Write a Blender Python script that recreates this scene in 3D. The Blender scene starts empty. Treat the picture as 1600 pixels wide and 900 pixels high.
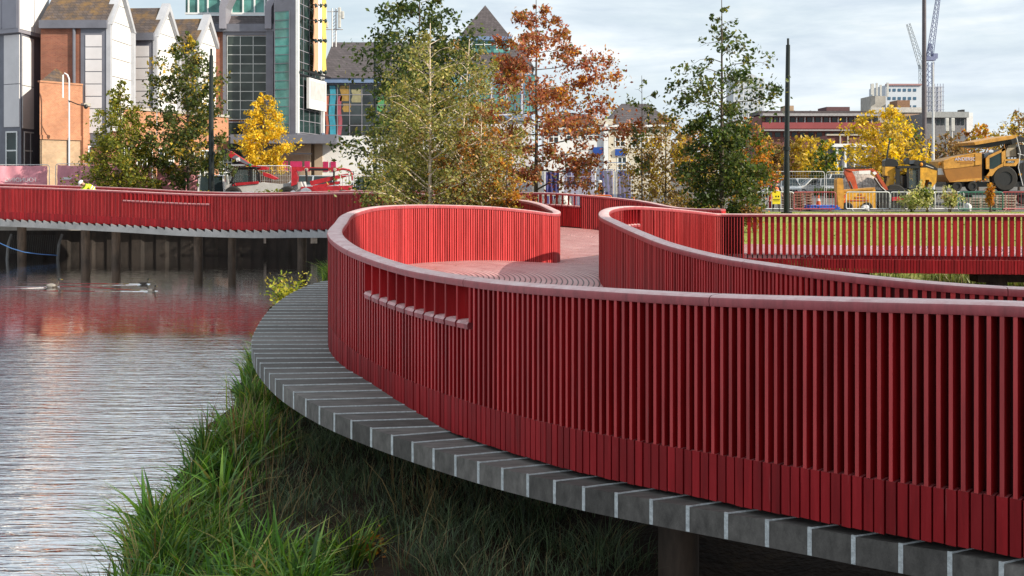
import bpy, bmesh, math, random
import numpy as np
from mathutils import Vector, Matrix
R = math.radians
random.seed(11)
rng = np.random.default_rng(11)
scene = bpy.context.scene
COL = scene.collection
CAM_Z = 3.8
F = 1600.0

def P(px, py, d):
    """point at distance d for a direction given on a 1600x900 sheet"""
    return Vector(((px - 800) / F * d, d, CAM_Z - (py - 278) / F * d))

# ------------------------------------------------------------------ helpers
def tag(o, label=None, cat=None, group=None, kind=None):
    if label: o['label'] = label
    if cat: o['category'] = cat
    if group: o['group'] = group
    if kind: o['kind'] = kind
    return o

def empty(name, loc=(0, 0, 0), label=None, cat=None, group=None, rz=0):
    o = bpy.data.objects.new(name, None)
    COL.objects.link(o)
    o.location = loc
    o.rotation_euler = (0, 0, rz)
    o.empty_display_size = 0.2
    tag(o, label, cat, group)
    return o

def copy_tree(o, parent=None):
    c = o.copy()
    COL.objects.link(c)
    if parent: c.parent = parent
    for ch in list(o.children):
        copy_tree(ch, c)
    return c

def origin_of(o):
    v = Vector((0, 0, 0))
    while o is not None:
        v += Vector(o.location)
        o = o.parent
    return v

class MB:
    """collects boxes, prisms and tubes into one mesh"""
    def __init__(s):
        s.v = []; s.f = []; s.m = []; s.mi = 0
    def add(s, vs, fs):
        n = len(s.v)
        s.v += [tuple(x) for x in vs]
        s.f += [tuple(i + n for i in f) for f in fs]
        s.m += [s.mi] * len(fs)
        return s
    def quad(s, a, b, c, d):
        return s.add([a, b, c, d], [(0, 1, 2, 3)])
    def hexa(s, b, t):
        return s.add(list(b) + list(t), [(3, 2, 1, 0), (4, 5, 6, 7), (0, 1, 5, 4), (1, 2, 6, 5), (2, 3, 7, 6), (3, 0, 4, 7)])
    def box(s, c, size, rz=0, bev=0):
        x, y, z = (k / 2 for k in size)
        ca, sa = math.cos(rz), math.sin(rz)
        def T(px, py, pz): return (c[0] + px * ca - py * sa, c[1] + px * sa + py * ca, c[2] + pz)
        if bev <= 0:
            return s.hexa([T(-x, -y, -z), T(x, -y, -z), T(x, y, -z), T(-x, y, -z)],
                          [T(-x, -y, z), T(x, -y, z), T(x, y, z), T(-x, y, z)])
        b = bev
        rings = []
        for zz, k in ((-z, b), (-z + b, 0), (z - b, 0), (z, b)):
            X, Y = x - k, y - k
            rings.append([T(-X + b, -Y, zz), T(X - b, -Y, zz), T(X, -Y + b, zz), T(X, Y - b, zz), T(X - b, Y, zz), T(-X + b, Y, zz), T(-X, Y - b, zz), T(-X, -Y + b, zz)])
        vs = [p for r in rings for p in r]
        fs = [tuple(range(7, -1, -1)), tuple(range(24, 32))]
        for k in range(3):
            for i in range(8):
                j = (i + 1) % 8
                fs.append((k * 8 + i, k * 8 + j, k * 8 + 8 + j, k * 8 + 8 + i))
        return s.add(vs, fs)
    def prism(s, prof, y0, y1, fn=None):
        """profile of (x,z) extruded in y"""
        n = len(prof)
        vs = [(x, y0, z) for x, z in prof] + [(x, y1, z) for x, z in prof]
        if fn: vs = [fn(p) for p in vs]
        fs = [tuple(range(n)), tuple(range(2 * n - 1, n - 1, -1))]
        fs += [((i + 1) % n, i, n + i, n + (i + 1) % n) for i in range(n)]
        return s.add(vs, fs)
    def slab(s, prof, z0, z1):
        n = len(prof)
        vs = [(x, y, z0) for x, y in prof] + [(x, y, z1) for x, y in prof]
        fs = [tuple(range(n - 1, -1, -1)), tuple(range(n, 2 * n))]
        fs += [(i, (i + 1) % n, n + (i + 1) % n, n + i) for i in range(n)]
        return s.add(vs, fs)
    def tube(s, pts, radii, n=8, closed=False):
        pts = [Vector(p) for p in pts]
        if not isinstance(radii, (list, tuple)): radii = [radii] * len(pts)
        rings = []
        up = Vector((0, 0, 1))
        for i, p in enumerate(pts):
            a = pts[max(0, i - 1)]; b = pts[min(len(pts) - 1, i + 1)]
            t = (b - a)
            if t.length < 1e-9: t = Vector((0, 0, 1))
            t.normalize()
            ref = up if abs(t.z) < 0.9 else Vector((1, 0, 0))
            u = t.cross(ref).normalized(); w = u.cross(t)
            rings.append([p + (u * math.cos(2 * math.pi * k / n) + w * math.sin(2 * math.pi * k / n)) * radii[i] for k in range(n)])
        vs = [p for r in rings for p in r]
        fs = []
        for i in range(len(pts) - 1):
            for k in range(n):
                j = (k + 1) % n
                fs.append((i * n + k, i * n + j, (i + 1) * n + j, (i + 1) * n + k))
        fs.append(tuple(range(n - 1, -1, -1)))
        fs.append(tuple(range((len(pts) - 1) * n, len(pts) * n)))
        return s.add(vs, fs)
    def cyl(s, p0, p1, r0, r1=None, n=12):
        return s.tube([p0, p1], [r0, r0 if r1 is None else r1], n)
    def wheel(s, c, r, w, n=20):
        """tyre with rounded shoulders, axle along y"""
        prof = [(r * .55, -w / 2), (r * .9, -w / 2), (r, -w * .33), (r, w * .33), (r * .9, w / 2), (r * .55, w / 2)]
        vs = []
        for k in range(n):
            a = 2 * math.pi * k / n
            for rr, yy in prof: vs.append((c[0] + rr * math.cos(a), c[1] + yy, c[2] + rr * math.sin(a)))
        m = len(prof); fs = []
        for k in range(n):
            k2 = (k + 1) % n
            for i in range(m - 1): fs.append((k * m + i, k2 * m + i, k2 * m + i + 1, k * m + i + 1))
        return s.add(vs, fs)
    def sphere(s, c, r, nu=12, nv=8):
        if not isinstance(r, (list, tuple)): r = (r, r, r)
        vs = []; fs = []
        for i in range(nv + 1):
            th = math.pi * i / nv
            for k in range(nu):
                a = 2 * math.pi * k / nu
                vs.append((c[0] + r[0] * math.sin(th) * math.cos(a), c[1] + r[1] * math.sin(th) * math.sin(a), c[2] + r[2] * math.cos(th)))
        for i in range(nv):
            for k in range(nu):
                j = (k + 1) % nu
                fs.append((i * nu + k, (i + 1) * nu + k, (i + 1) * nu + j, i * nu + j))
        return s.add(vs, fs)
    def build(s, name, mat, parent=None, smooth=False, local=False, label=None):
        off = Vector((0, 0, 0)) if (local or parent is None) else origin_of(parent)
        me = bpy.data.meshes.new(name)
        me.from_pydata([(x - off.x, y - off.y, z - off.z) for x, y, z in s.v], [], s.f)
        mats = mat if isinstance(mat, (list, tuple)) else [mat]
        for m in mats: me.materials.append(m)
        if len(mats) > 1: me.polygons.foreach_set('material_index', s.m)
        if smooth:
            me.polygons.foreach_set('use_smooth', [True] * len(me.polygons))
            try: me.set_sharp_from_angle(angle=R(40))
            except Exception: pass
        me.update()
        o = bpy.data.objects.new(name, me)
        COL.objects.link(o)
        if parent: o.parent = parent
        if label: o['label'] = label
        return o

def spline(pts, step):
    """Catmull-Rom (centripetal-ish) through tuples, resampled at even xy arc length"""
    P_ = [np.array(p, float) for p in pts]
    P_ = [2 * P_[0] - P_[1]] + P_ + [2 * P_[-1] - P_[-2]]
    out = []
    for i in range(1, len(P_) - 2):
        p0, p1, p2, p3 = P_[i - 1:i + 3]
        d1 = max(np.linalg.norm((p1 - p0)[:2]) ** .5, 1e-4); d2 = max(np.linalg.norm((p2 - p1)[:2]) ** .5, 1e-4); d3 = max(np.linalg.norm((p3 - p2)[:2]) ** .5, 1e-4)
        t0, t1 = 0, d1; t2 = t1 + d2; t3 = t2 + d3
        for k in range(24):
            t = t1 + (t2 - t1) * k / 24
            A1 = (t1 - t) / (t1 - t0) * p0 + (t - t0) / (t1 - t0) * p1
            A2 = (t2 - t) / (t2 - t1) * p1 + (t - t1) / (t2 - t1) * p2
            A3 = (t3 - t) / (t3 - t2) * p2 + (t - t2) / (t3 - t2) * p3
            B1 = (t2 - t) / (t2 - t0) * A1 + (t - t0) / (t2 - t0) * A2
            B2 = (t3 - t) / (t3 - t1) * A2 + (t - t1) / (t3 - t1) * A3
            out.append((t2 - t) / (t2 - t1) * B1 + (t - t1) / (t2 - t1) * B2)
    out.append(P_[-2])
    out = np.array(out)
    # light smoothing
    for _ in range(6):
        out[1:-1] = .25 * out[:-2] + .5 * out[1:-1] + .25 * out[2:]
    s = np.concatenate([[0], np.cumsum(np.linalg.norm(np.diff(out[:, :2], axis=0), axis=1))])
    n = max(2, int(round(s[-1] / step)) + 1)
    t = np.linspace(0, s[-1], n)
    return np.stack([np.interp(t, s, out[:, k]) for k in range(out.shape[1])], 1), t

# ------------------------------------------------------------------ materials
def nodes_of(name):
    m = bpy.data.materials.new(name)
    m.use_nodes = True
    nt = m.node_tree
    return m, nt, nt.nodes['Principled BSDF']

def N(nt, t, **kw):
    n = nt.nodes.new(t)
    for k, v in kw.items():
        if k in n.inputs.keys(): n.inputs[k].default_value = v
        else: setattr(n, k, v)
    return n

def rgba(c): return (c[0], c[1], c[2], 1)

def ramp(nt, fac, stops):
    r = nt.nodes.new('ShaderNodeValToRGB')
    while len(r.color_ramp.elements) < len(stops): r.color_ramp.elements.new(.5)
    for e, (p, c) in zip(r.color_ramp.elements, stops):
        e.position = p; e.color = rgba(c)
    nt.links.new(fac, r.inputs[0])
    return r

_mc = {}
def pm(name, col, rough=.6, metal=0, var=.18, scale=3, bump=0, bscale=30, spec=.5, stretch=(1, 1, 1), island=0):
    if name in _mc: return _mc[name]
    m, nt, b = nodes_of(name)
    L = nt.links.new
    tc = N(nt, 'ShaderNodeNewGeometry')
    mp = N(nt, 'ShaderNodeMapping'); mp.inputs['Scale'].default_value = stretch
    L(tc.outputs['Position'], mp.inputs[0])
    nz = N(nt, 'ShaderNodeTexNoise', Scale=scale, Detail=6, Roughness=.65)
    L(mp.outputs[0], nz.inputs['Vector'])
    lo = tuple(c * (1 - var * 1.4) for c in col); hi = tuple(min(1, c * (1 + var)) for c in col)
    r = ramp(nt, nz.outputs['Fac'], [(.3, lo), (.7, hi)])
    out = r.outputs[0]
    if island:
        mr = N(nt, 'ShaderNodeMapRange'); mr.inputs['To Min'].default_value = 1 - island; mr.inputs['To Max'].default_value = 1 + island
        L(tc.outputs['Random Per Island'], mr.inputs['Value'])
        mm = N(nt, 'ShaderNodeMix', data_type='RGBA', blend_type='MULTIPLY'); mm.inputs[0].default_value = 1
        L(out, mm.inputs[6]); L(mr.outputs[0], mm.inputs[7]); out = mm.outputs[2]
    L(out, b.inputs['Base Color'])
    b.inputs['Roughness'].default_value = rough
    b.inputs['Metallic'].default_value = metal
    b.inputs['Specular IOR Level'].default_value = spec
    if bump:
        n2 = N(nt, 'ShaderNodeTexNoise', Scale=bscale, Detail=5)
        L(mp.outputs[0], n2.inputs['Vector'])
        bp = N(nt, 'ShaderNodeBump', Strength=bump, Distance=.02)
        L(n2.outputs['Fac'], bp.inputs['Height']); L(bp.outputs[0], b.inputs['Normal'])
    _mc[name] = m
    return m

def red_paint(name, base, dust_sheen=(.42, .19, .19), dust_sheen_amt=.5, rough=.45, spec=.28):
    m, nt, b = nodes_of(name)
    L = nt.links.new
    g = N(nt, 'ShaderNodeNewGeometry')
    mp = N(nt, 'ShaderNodeMapping'); mp.inputs['Scale'].default_value = (9, 9, .7)
    L(g.outputs['Position'], mp.inputs[0])
    nz = N(nt, 'ShaderNodeTexNoise', Scale=1.6, Detail=7, Roughness=.7)
    L(mp.outputs[0], nz.inputs['Vector'])
    r = ramp(nt, nz.outputs['Fac'], [(.28, tuple(c * .62 for c in base)), (.5, base), (.74, tuple(min(1, c * 1.22 + .008) for c in base))])
    # dusty bleaching and sky sheen coloured onto upward faces, in patches
    sx = N(nt, 'ShaderNodeSeparateXYZ'); L(g.outputs['Normal'], sx.inputs[0])
    n2 = N(nt, 'ShaderNodeTexNoise', Scale=5.5, Detail=8, Roughness=.75); L(g.outputs['Position'], n2.inputs['Vector'])
    mr = N(nt, 'ShaderNodeMapRange'); mr.inputs['From Min'].default_value = .35; mr.inputs['From Max'].default_value = .72
    L(n2.outputs['Fac'], mr.inputs['Value'])
    mr2 = N(nt, 'ShaderNodeMapRange'); mr2.inputs['From Min'].default_value = .15; mr2.inputs['From Max'].default_value = .95
    mr2.inputs['To Max'].default_value = dust_sheen_amt
    L(sx.outputs['Z'], mr2.inputs['Value'])
    mrx = N(nt, 'ShaderNodeMath', operation='MULTIPLY_ADD'); mrx.inputs[1].default_value = .65; mrx.inputs[2].default_value = .45
    L(mr.outputs[0], mrx.inputs[0])
    mu = N(nt, 'ShaderNodeMath', operation='MULTIPLY', use_clamp=True); L(mrx.outputs[0], mu.inputs[0]); L(mr2.outputs[0], mu.inputs[1])
    mx = N(nt, 'ShaderNodeMix', data_type='RGBA'); mx.inputs[7].default_value = rgba(dust_sheen)
    L(mu.outputs[0], mx.inputs[0]); L(r.outputs[0], mx.inputs[6])
    # scuffs and pale scratches
    mp3 = N(nt, 'ShaderNodeMapping'); mp3.inputs['Scale'].default_value = (26, 26, 2.2); L(g.outputs['Position'], mp3.inputs[0])
    n3 = N(nt, 'ShaderNodeTexNoise', Scale=1.0, Detail=3); L(mp3.outputs[0], n3.inputs['Vector'])
    mr3 = N(nt, 'ShaderNodeMapRange'); mr3.inputs['From Min'].default_value = .66; mr3.inputs['From Max'].default_value = .80; mr3.inputs['To Max'].default_value = .5
    L(n3.outputs['Fac'], mr3.inputs['Value'])
    mx2 = N(nt, 'ShaderNodeMix', data_type='RGBA'); mx2.inputs[7].default_value = rgba((.36, .10, .10))
    L(mr3.outputs[0], mx2.inputs[0]); L(mx.outputs[2], mx2.inputs[6])
    mr4 = N(nt, 'ShaderNodeMapRange'); mr4.inputs['To Min'].default_value = .72; mr4.inputs['To Max'].default_value = 1.18
    L(g.outputs['Random Per Island'], mr4.inputs['Value'])
    mm = N(nt, 'ShaderNodeMix', data_type='RGBA', blend_type='MULTIPLY'); mm.inputs[0].default_value = 1
    L(mx2.outputs[2], mm.inputs[6]); L(mr4.outputs[0], mm.inputs[7])
    L(mm.outputs[2], b.inputs['Base Color'])
    b.inputs['Specular IOR Level'].default_value = spec
    rr = N(nt, 'ShaderNodeMapRange'); rr.inputs['To Min'].default_value = rough - .08; rr.inputs['To Max'].default_value = rough + .14
    L(nz.outputs['Fac'], rr.inputs['Value']); L(rr.outputs[0], b.inputs['Roughness'])
    bp = N(nt, 'ShaderNodeBump', Strength=.12, Distance=.01); L(nz.outputs['Fac'], bp.inputs['Height']); L(bp.outputs[0], b.inputs['Normal'])
    return m

def glass_mat(name, tint, rough=.06):
    m, nt, b = nodes_of(name)
    L = nt.links.new
    g = N(nt, 'ShaderNodeNewGeometry')
    nz = N(nt, 'ShaderNodeTexNoise', Scale=.55, Detail=4); L(g.outputs['Position'], nz.inputs['Vector'])
    r = ramp(nt, nz.outputs['Fac'], [(.35, tuple(c * .35 for c in tint)), (.65, tint)])
    L(r.outputs[0], b.inputs['Base Color'])
    b.inputs['Roughness'].default_value = rough
    b.inputs['IOR'].default_value = 1.42
    n2 = N(nt, 'ShaderNodeTexNoise', Scale=.8, Detail=2); L(g.outputs['Position'], n2.inputs['Vector'])
    bp = N(nt, 'ShaderNodeBump', Strength=.06, Distance=.3); L(n2.outputs['Fac'], bp.inputs['Height']); L(bp.outputs[0], b.inputs['Normal'])
    return m

def brick_mat(name, c1, c2, mortar, s=1.0):
    m, nt, b = nodes_of(name)
    L = nt.links.new
    g = N(nt, 'ShaderNodeNewGeometry')
    sx = N(nt, 'ShaderNodeSeparateXYZ'); L(g.outputs['Position'], sx.inputs[0])
    ad = N(nt, 'ShaderNodeMath', operation='ADD'); L(sx.outputs['X'], ad.inputs[0]); L(sx.outputs['Y'], ad.inputs[1])
    cx = N(nt, 'ShaderNodeCombineXYZ'); L(ad.outputs[0], cx.inputs['X']); L(sx.outputs['Z'], cx.inputs['Y'])
    bt = N(nt, 'ShaderNodeTexBrick')
    bt.inputs['Color1'].default_value = rgba(c1); bt.inputs['Color2'].default_value = rgba(c2); bt.inputs['Mortar'].default_value = rgba(mortar)
    bt.inputs['Scale'].default_value = 1.0; bt.inputs['Brick Width'].default_value = .24 * s; bt.inputs['Row Height'].default_value = .085 * s; bt.inputs['Mortar Size'].default_value = .010 * s
    L(cx.outputs[0], bt.inputs['Vector'])
    nz = N(nt, 'ShaderNodeTexNoise', Scale=.6, Detail=6, Roughness=.7); L(g.outputs['Position'], nz.inputs['Vector'])
    rp = ramp(nt, nz.outputs['Fac'], [(.3, (.62, .62, .62)), (.7, (1.1, 1.1, 1.1))])
    mx = N(nt, 'ShaderNodeMix', data_type='RGBA', blend_type='MULTIPLY'); mx.inputs[0].default_value = 1
    L(bt.outputs['Color'], mx.inputs[6]); L(rp.outputs[0], mx.inputs[7])
    L(mx.outputs[2], b.inputs['Base Color']); b.inputs['Roughness'].default_value = .85
    return m

def slate_mat(name, c, moss=None):
    m, nt, b = nodes_of(name)
    L = nt.links.new
    g = N(nt, 'ShaderNodeNewGeometry')
    sx = N(nt, 'ShaderNodeSeparateXYZ'); L(g.outputs['Position'], sx.inputs[0])
    ad = N(nt, 'ShaderNodeMath', operation='ADD'); L(sx.outputs['X'], ad.inputs[0]); L(sx.outputs['Y'], ad.inputs[1])
    cx = N(nt, 'ShaderNodeCombineXYZ'); L(ad.outputs[0], cx.inputs['X']); L(sx.outputs['Z'], cx.inputs['Y'])
    bt = N(nt, 'ShaderNodeTexBrick')
    bt.inputs['Color1'].default_value = rgba(tuple(k * .75 for k in c)); bt.inputs['Color2'].default_value = rgba(tuple(k * 1.2 for k in c)); bt.inputs['Mortar'].default_value = rgba(tuple(k * .45 for k in c))
    bt.inputs['Scale'].default_value = 1.0; bt.inputs['Brick Width'].default_value = .35; bt.inputs['Row Height'].default_value = .22; bt.inputs['Mortar Size'].default_value = .018
    L(cx.outputs[0], bt.inputs['Vector'])
    nz = N(nt, 'ShaderNodeTexNoise', Scale=.8, Detail=8, Roughness=.75); L(g.outputs['Position'], nz.inputs['Vector'])
    out = bt.outputs['Color']
    if moss:
        mr = N(nt, 'ShaderNodeMapRange'); mr.inputs['From Min'].default_value = .46; mr.inputs['From Max'].default_value = .66; mr.inputs['To Max'].default_value = .8
        L(nz.outputs['Fac'], mr.inputs['Value'])
        mx = N(nt, 'ShaderNodeMix', data_type='RGBA'); mx.inputs[7].default_value = rgba(moss)
        L(mr.outputs[0], mx.inputs[0]); L(out, mx.inputs[6]); out = mx.outputs[2]
    L(out, b.inputs['Base Color']); b.inputs['Roughness'].default_value = .8
    return m

def leaf_mat(name, trans=.35, rough=.5):
    m, nt, b = nodes_of(name)
    L = nt.links.new
    at = N(nt, 'ShaderNodeAttribute', attribute_name='Col')
    L(at.outputs['Color'], b.inputs['Base Color']); b.inputs['Roughness'].default_value = rough
    b.inputs['Specular IOR Level'].default_value = .35
    tr = N(nt, 'ShaderNodeBsdfTranslucent')
    hs = N(nt, 'ShaderNodeHueSaturation'); hs.inputs['Saturation'].default_value = 1.15; hs.inputs['Value'].default_value = 1.3
    L(at.outputs['Color'], hs.inputs['Color']); L(hs.outputs[0], tr.inputs['Color'])
    ms = N(nt, 'ShaderNodeMixShader'); ms.inputs[0].default_value = trans
    L(b.outputs[0], ms.inputs[1]); L(tr.outputs[0], ms.inputs[2])
    L(ms.outputs[0], nt.nodes['Material Output'].inputs['Surface'])
    return m

LEAF = leaf_mat('leaf_foliage', .42)
BLADE = leaf_mat('grass_blade', .25, .45)

def poly_mesh(name, verts, nper, cols, mat, parent=None, off=None):
    """numpy mesh of separate polygons (nper verts each) with a colour per polygon"""
    verts = np.asarray(verts, np.float32).reshape(-1, 3)
    if off is not None: verts = verts - np.array(off, np.float32)
    nv = len(verts); nf = nv // nper
    me = bpy.data.meshes.new(name)
    me.vertices.add(nv); me.vertices.foreach_set('co', verts.ravel())
    me.loops.add(nv); me.loops.foreach_set('vertex_index', np.arange(nv, dtype=np.int32))
    me.polygons.add(nf)
    me.polygons.foreach_set('loop_start', np.arange(0, nv, nper, dtype=np.int32))
    try: me.polygons.foreach_set('loop_total', np.full(nf, nper, dtype=np.int32))
    except Exception: pass
    ca = me.color_attributes.new('Col', 'FLOAT_COLOR', 'CORNER')
    c4 = np.ones((nf, nper, 4), np.float32); c4[:, :, :3] = np.asarray(cols, np.float32)[:, None, :]
    ca.data.foreach_set('color', c4.ravel())
    me.materials.append(mat)
    me.update(calc_edges=True); me.validate()
    o = bpy.data.objects.new(name, me)
    COL.objects.link(o)
    if parent: o.parent = parent
    return o
# ------------------------------------------------------------------ camera, light, sky
cd = bpy.data.cameras.new('camera'); cam = bpy.data.objects.new('camera', cd); COL.objects.link(cam)
cam.location = (0, 0, CAM_Z); cam.rotation_euler = (R(90), 0, 0)
cd.sensor_width = 36; cd.lens = 36; cd.shift_y = -172 / 1600; cd.clip_end = 6000; cd.clip_start = .05
scene.camera = cam
scene.render.resolution_x = 1024; scene.render.resolution_y = 576
scene.view_settings.view_transform = 'Standard'; scene.view_settings.look = 'None'; scene.view_settings.exposure = 0
scene.cycles.use_denoising = True
scene.cycles.max_bounces = 8; scene.cycles.transparent_max_bounces = 12

SUN_EL, SUN_AZ = R(29), R(25)
SUN_DIR = Vector((math.cos(SUN_EL) * math.cos(SUN_AZ), -math.cos(SUN_EL) * math.sin(SUN_AZ), math.sin(SUN_EL)))   # towards the sun
sd = bpy.data.lights.new('sun', 'SUN'); sun = bpy.data.objects.new('sun', sd); COL.objects.link(sun)
sd.energy = 7.0; sd.angle = R(.6); sd.color = (1, .90, .74)
sun.rotation_euler = SUN_DIR.to_track_quat('Z', 'Y').to_euler(); sun.location = (60, -20, 50)

w = bpy.data.worlds.new('World'); scene.world = w; w.use_nodes = True
nt = w.node_tree; L = nt.links.new
bg = nt.nodes['Background']; bg.inputs['Strength'].default_value = .1
sky = N(nt, 'ShaderNodeTexSky', sky_type='NISHITA'); sky.sun_disc = False
sky.sun_elevation = SUN_EL; sky.sun_rotation = R(90) + SUN_AZ; sky.air_density = 1.2; sky.dust_density = 1.5
tc = N(nt, 'ShaderNodeTexCoord')
mp = N(nt, 'ShaderNodeMapping'); mp.inputs['Scale'].default_value = (1.0, 1.0, 5.0); mp.inputs['Location'].default_value = (.35, .1, .2)
L(tc.outputs['Generated'], mp.inputs[0])
n1 = N(nt, 'ShaderNodeTexNoise', Scale=2.6, Detail=9, Roughness=.56, Distortion=.35); L(mp.outputs[0], n1.inputs['Vector'])
n2 = N(nt, 'ShaderNodeTexNoise', Scale=5.5, Detail=8, Roughness=.6, Distortion=.3); L(mp.outputs[0], n2.inputs['Vector'])
# cloud brightness: white tops, blue-grey undersides
cr = ramp(nt, n2.outputs['Fac'], [(.33, (6.9, 7.9, 9.0)), (.50, (8.7, 9.6, 10.3)), (.64, (10.5, 10.9, 11.1))])
cv = ramp(nt, n1.outputs['Fac'], [(.36, (.45, .45, .45)), (.56, (.97, .97, .97))])
hs = N(nt, 'ShaderNodeMix', data_type='RGBA'); hs.inputs[0].default_value = .55; hs.inputs[7].default_value = (7.4, 9.2, 10.3, 1)
L(sky.outputs[0], hs.inputs[6])
mx = N(nt, 'ShaderNodeMix', data_type='RGBA'); L(cv.outputs[0], mx.inputs[0]); L(hs.outputs[2], mx.inputs[6]); L(cr.outputs[0], mx.inputs[7])
L(mx.outputs[2], bg.inputs['Color'])

# ------------------------------------------------------------------ boardwalk paths: (X, Y, drop of the rail top below eye level)
def K(px, d, H): return ((px - 800) / F * d, d, H)
A_front = [(7.2, 3.2, .60), (5.4, 4.25, .66), (4.2, 5.12, .70), (3.055, 6.11, .741), (2.32, 6.76, .794), (1.433, 7.64, .864), (.63, 8.39, .897), (.012, 9.2, .937),
           (-.38, 9.72, .945), (-1.03, 10.75, .945), (-1.62, 11.75, .885), (-1.99, 12.45, .815), (-2.31, 13.4, .735), (-2.66, 15.9, .685), (-2.85, 18.1, .61), (-2.63, 19.7, .55),
           (-2.09, 20.9, .545), (-1.37, 21.9, .575), (-.4, 23.0, .647), (.45, 23.9, .762), (.93, 24.5, .845)]
A_tip = [(1.07, 24.9, .85), (1.10, 25.5, .82), (1.0, 26.3, .78)]
A_back = [K(845, 28, .71), K(820, 29.5, .645), K(765, 31.5, .60), K(700, 34, .57), K(600, 39.5, .545), K(560, 40.6, .56), K(480, 42, .63), K(400, 43, .70), K(300, 44, .68),
          K(200, 45, .57), K(130, 45.7, .50), K(60, 46.4, .43), K(0, 47, .39), K(-150, 50, .31), K(-330, 54, .3)]
B_front = [(8.6, 8.9, 1.0), (6.6, 8.8, .975), (4.45, 8.9, .951), (3.66, 9.15, .918), (3.03, 9.7, .885), (2.65, 10.6, .88), (2.38, 11.9, .895), (2.06, 13.2, .85), (1.875, 15, .79),
           (1.72, 16.7, .72), (1.677, 18.5, .68), (1.88, 20.5, .64), (2.25, 22, .626)]
B_back = [(2.86, 23.5, .646), (4.1, 25.2, .77), (4.95, 26.5, .88)]
B_right = [(5.4, 27.0, .935), (5.95, 26.9, .94), (8.2, 26.3, .92), (10.5, 25.8, .903), (12.7, 25.4, .89), (16, 24.8, .88), (22, 24, .87)]
FAR = [K(-330, 57, .2), K(-150, 53, .2), K(0, 49.5, .27), K(130, 48.6, .385), K(200, 48, .46), K(300, 47, .60), K(400, 46, .655), K(480, 45, .6), K(580, 44, .52), K(700, 40.5, .52),
       K(790, 38, .53), K(835, 37, .52), K(872, 36.5, .535), K(945, 36, .65), K(1000, 35.5, .78), K(1060, 33.5, .963), K(1130, 31.5, .95), K(1250, 30.3, .92), K(1600, 29.3, .9), (22, 28, .88)]

RED = red_paint('red_timber_paint', (.36, .0095, .0125))
RED_RAIL = red_paint('red_rail_paint', (.34, .055, .065), dust_sheen=(.68, .50, .49), dust_sheen_amt=1.0, rough=.4, spec=.6)
RED_EDGE = red_paint('red_edge_sheen', (.45, .040, .042), rough=.42, spec=.45)  # fin fronts: sky sheen and sun paleness put into the red
RED_SKIRT_SHADE = red_paint('red_skirt_shade', (.27, .006, .010), rough=.5)  # darker red with the skirt's shade put into the colour
RED_DARK = red_paint('red_gap_shade_joint', (.06, .001, .003), rough=.55)  # shade of the fin gaps put into the colour; also the rail joints
def deck_mat():
    m, nt, b = nodes_of('red_deck_boards'); L = nt.links.new
    uv = N(nt, 'ShaderNodeUVMap', uv_map='UVMap')
    sx = N(nt, 'ShaderNodeSeparateXYZ'); L(uv.outputs[0], sx.inputs[0])
    fr = N(nt, 'ShaderNodeMath', operation='FRACT'); L(sx.outputs['X'], fr.inputs[0])
    gt = N(nt, 'ShaderNodeMath', operation='LESS_THAN'); gt.inputs[1].default_value = .26; L(fr.outputs[0], gt.inputs[0])
    fl = N(nt, 'ShaderNodeMath', operation='FLOOR'); L(sx.outputs['X'], fl.inputs[0])
    wn = N(nt, 'ShaderNodeTexWhiteNoise', noise_dimensions='1D'); L(fl.outputs[0], wn.inputs['W'])
    g = N(nt, 'ShaderNodeNewGeometry')
    nz = N(nt, 'ShaderNodeTexNoise', Scale=2.4, Detail=8, Roughness=.7); L(g.outputs['Position'], nz.inputs['Vector'])
    ad = N(nt, 'ShaderNodeMath', operation='MULTIPLY_ADD'); ad.inputs[1].default_value = .22; L(wn.outputs['Value'], ad.inputs[0]); L(nz.outputs['Fac'], ad.inputs[2])
    r = ramp(nt, ad.outputs[0], [(.26, (.32, .11, .11)), (.55, (.52, .25, .245)), (.85, (.62, .38, .37))])
    mx = N(nt, 'ShaderNodeMix', data_type='RGBA'); mx.inputs[7].default_value = (.02, .008, .008, 1)
    L(gt.outputs[0], mx.inputs[0]); L(r.outputs[0], mx.inputs[6]); L(mx.outputs[2], b.inputs['Base Color'])
    b.inputs['Roughness'].default_value = .42
    bp = N(nt, 'ShaderNodeBump', Strength=.6, Distance=.01, invert=True); L(gt.outputs[0], bp.inputs['Height']); L(bp.outputs[0], b.inputs['Normal'])
    return m
DECK = deck_mat()
PLANK = pm('grey_plank', (.125, .115, .106), .68, 0, .3, 2.2, .25, 14, .35, stretch=(2, 9, 3), island=.35)
NOSING = pm('pale_nosing_strip', (.52, .55, .56), .5, 0, .25, 25, .3, 60)
PILE = pm('dark_timber_pile', (.075, .05, .035), .75, 0, .45, 5, .6, 18, stretch=(1, 1, .3))
BEAM = pm('dark_steel_beam', (.02, .018, .017), .6)

walk = empty('boardwalk', (0, 18, 0), 'red slatted curving boardwalk winding over the pond on dark piles', 'boardwalk')

PITCH = .074
WALL = 1.5; DECKDROP = 1.2; HALF = .09
def frames(path):
    t = np.gradient(path[:, :2], axis=0); t /= np.linalg.norm(t, axis=1)[:, None]
    n = np.stack([t[:, 1], -t[:, 0]], 1)      # right of travel
    return t, n

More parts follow.
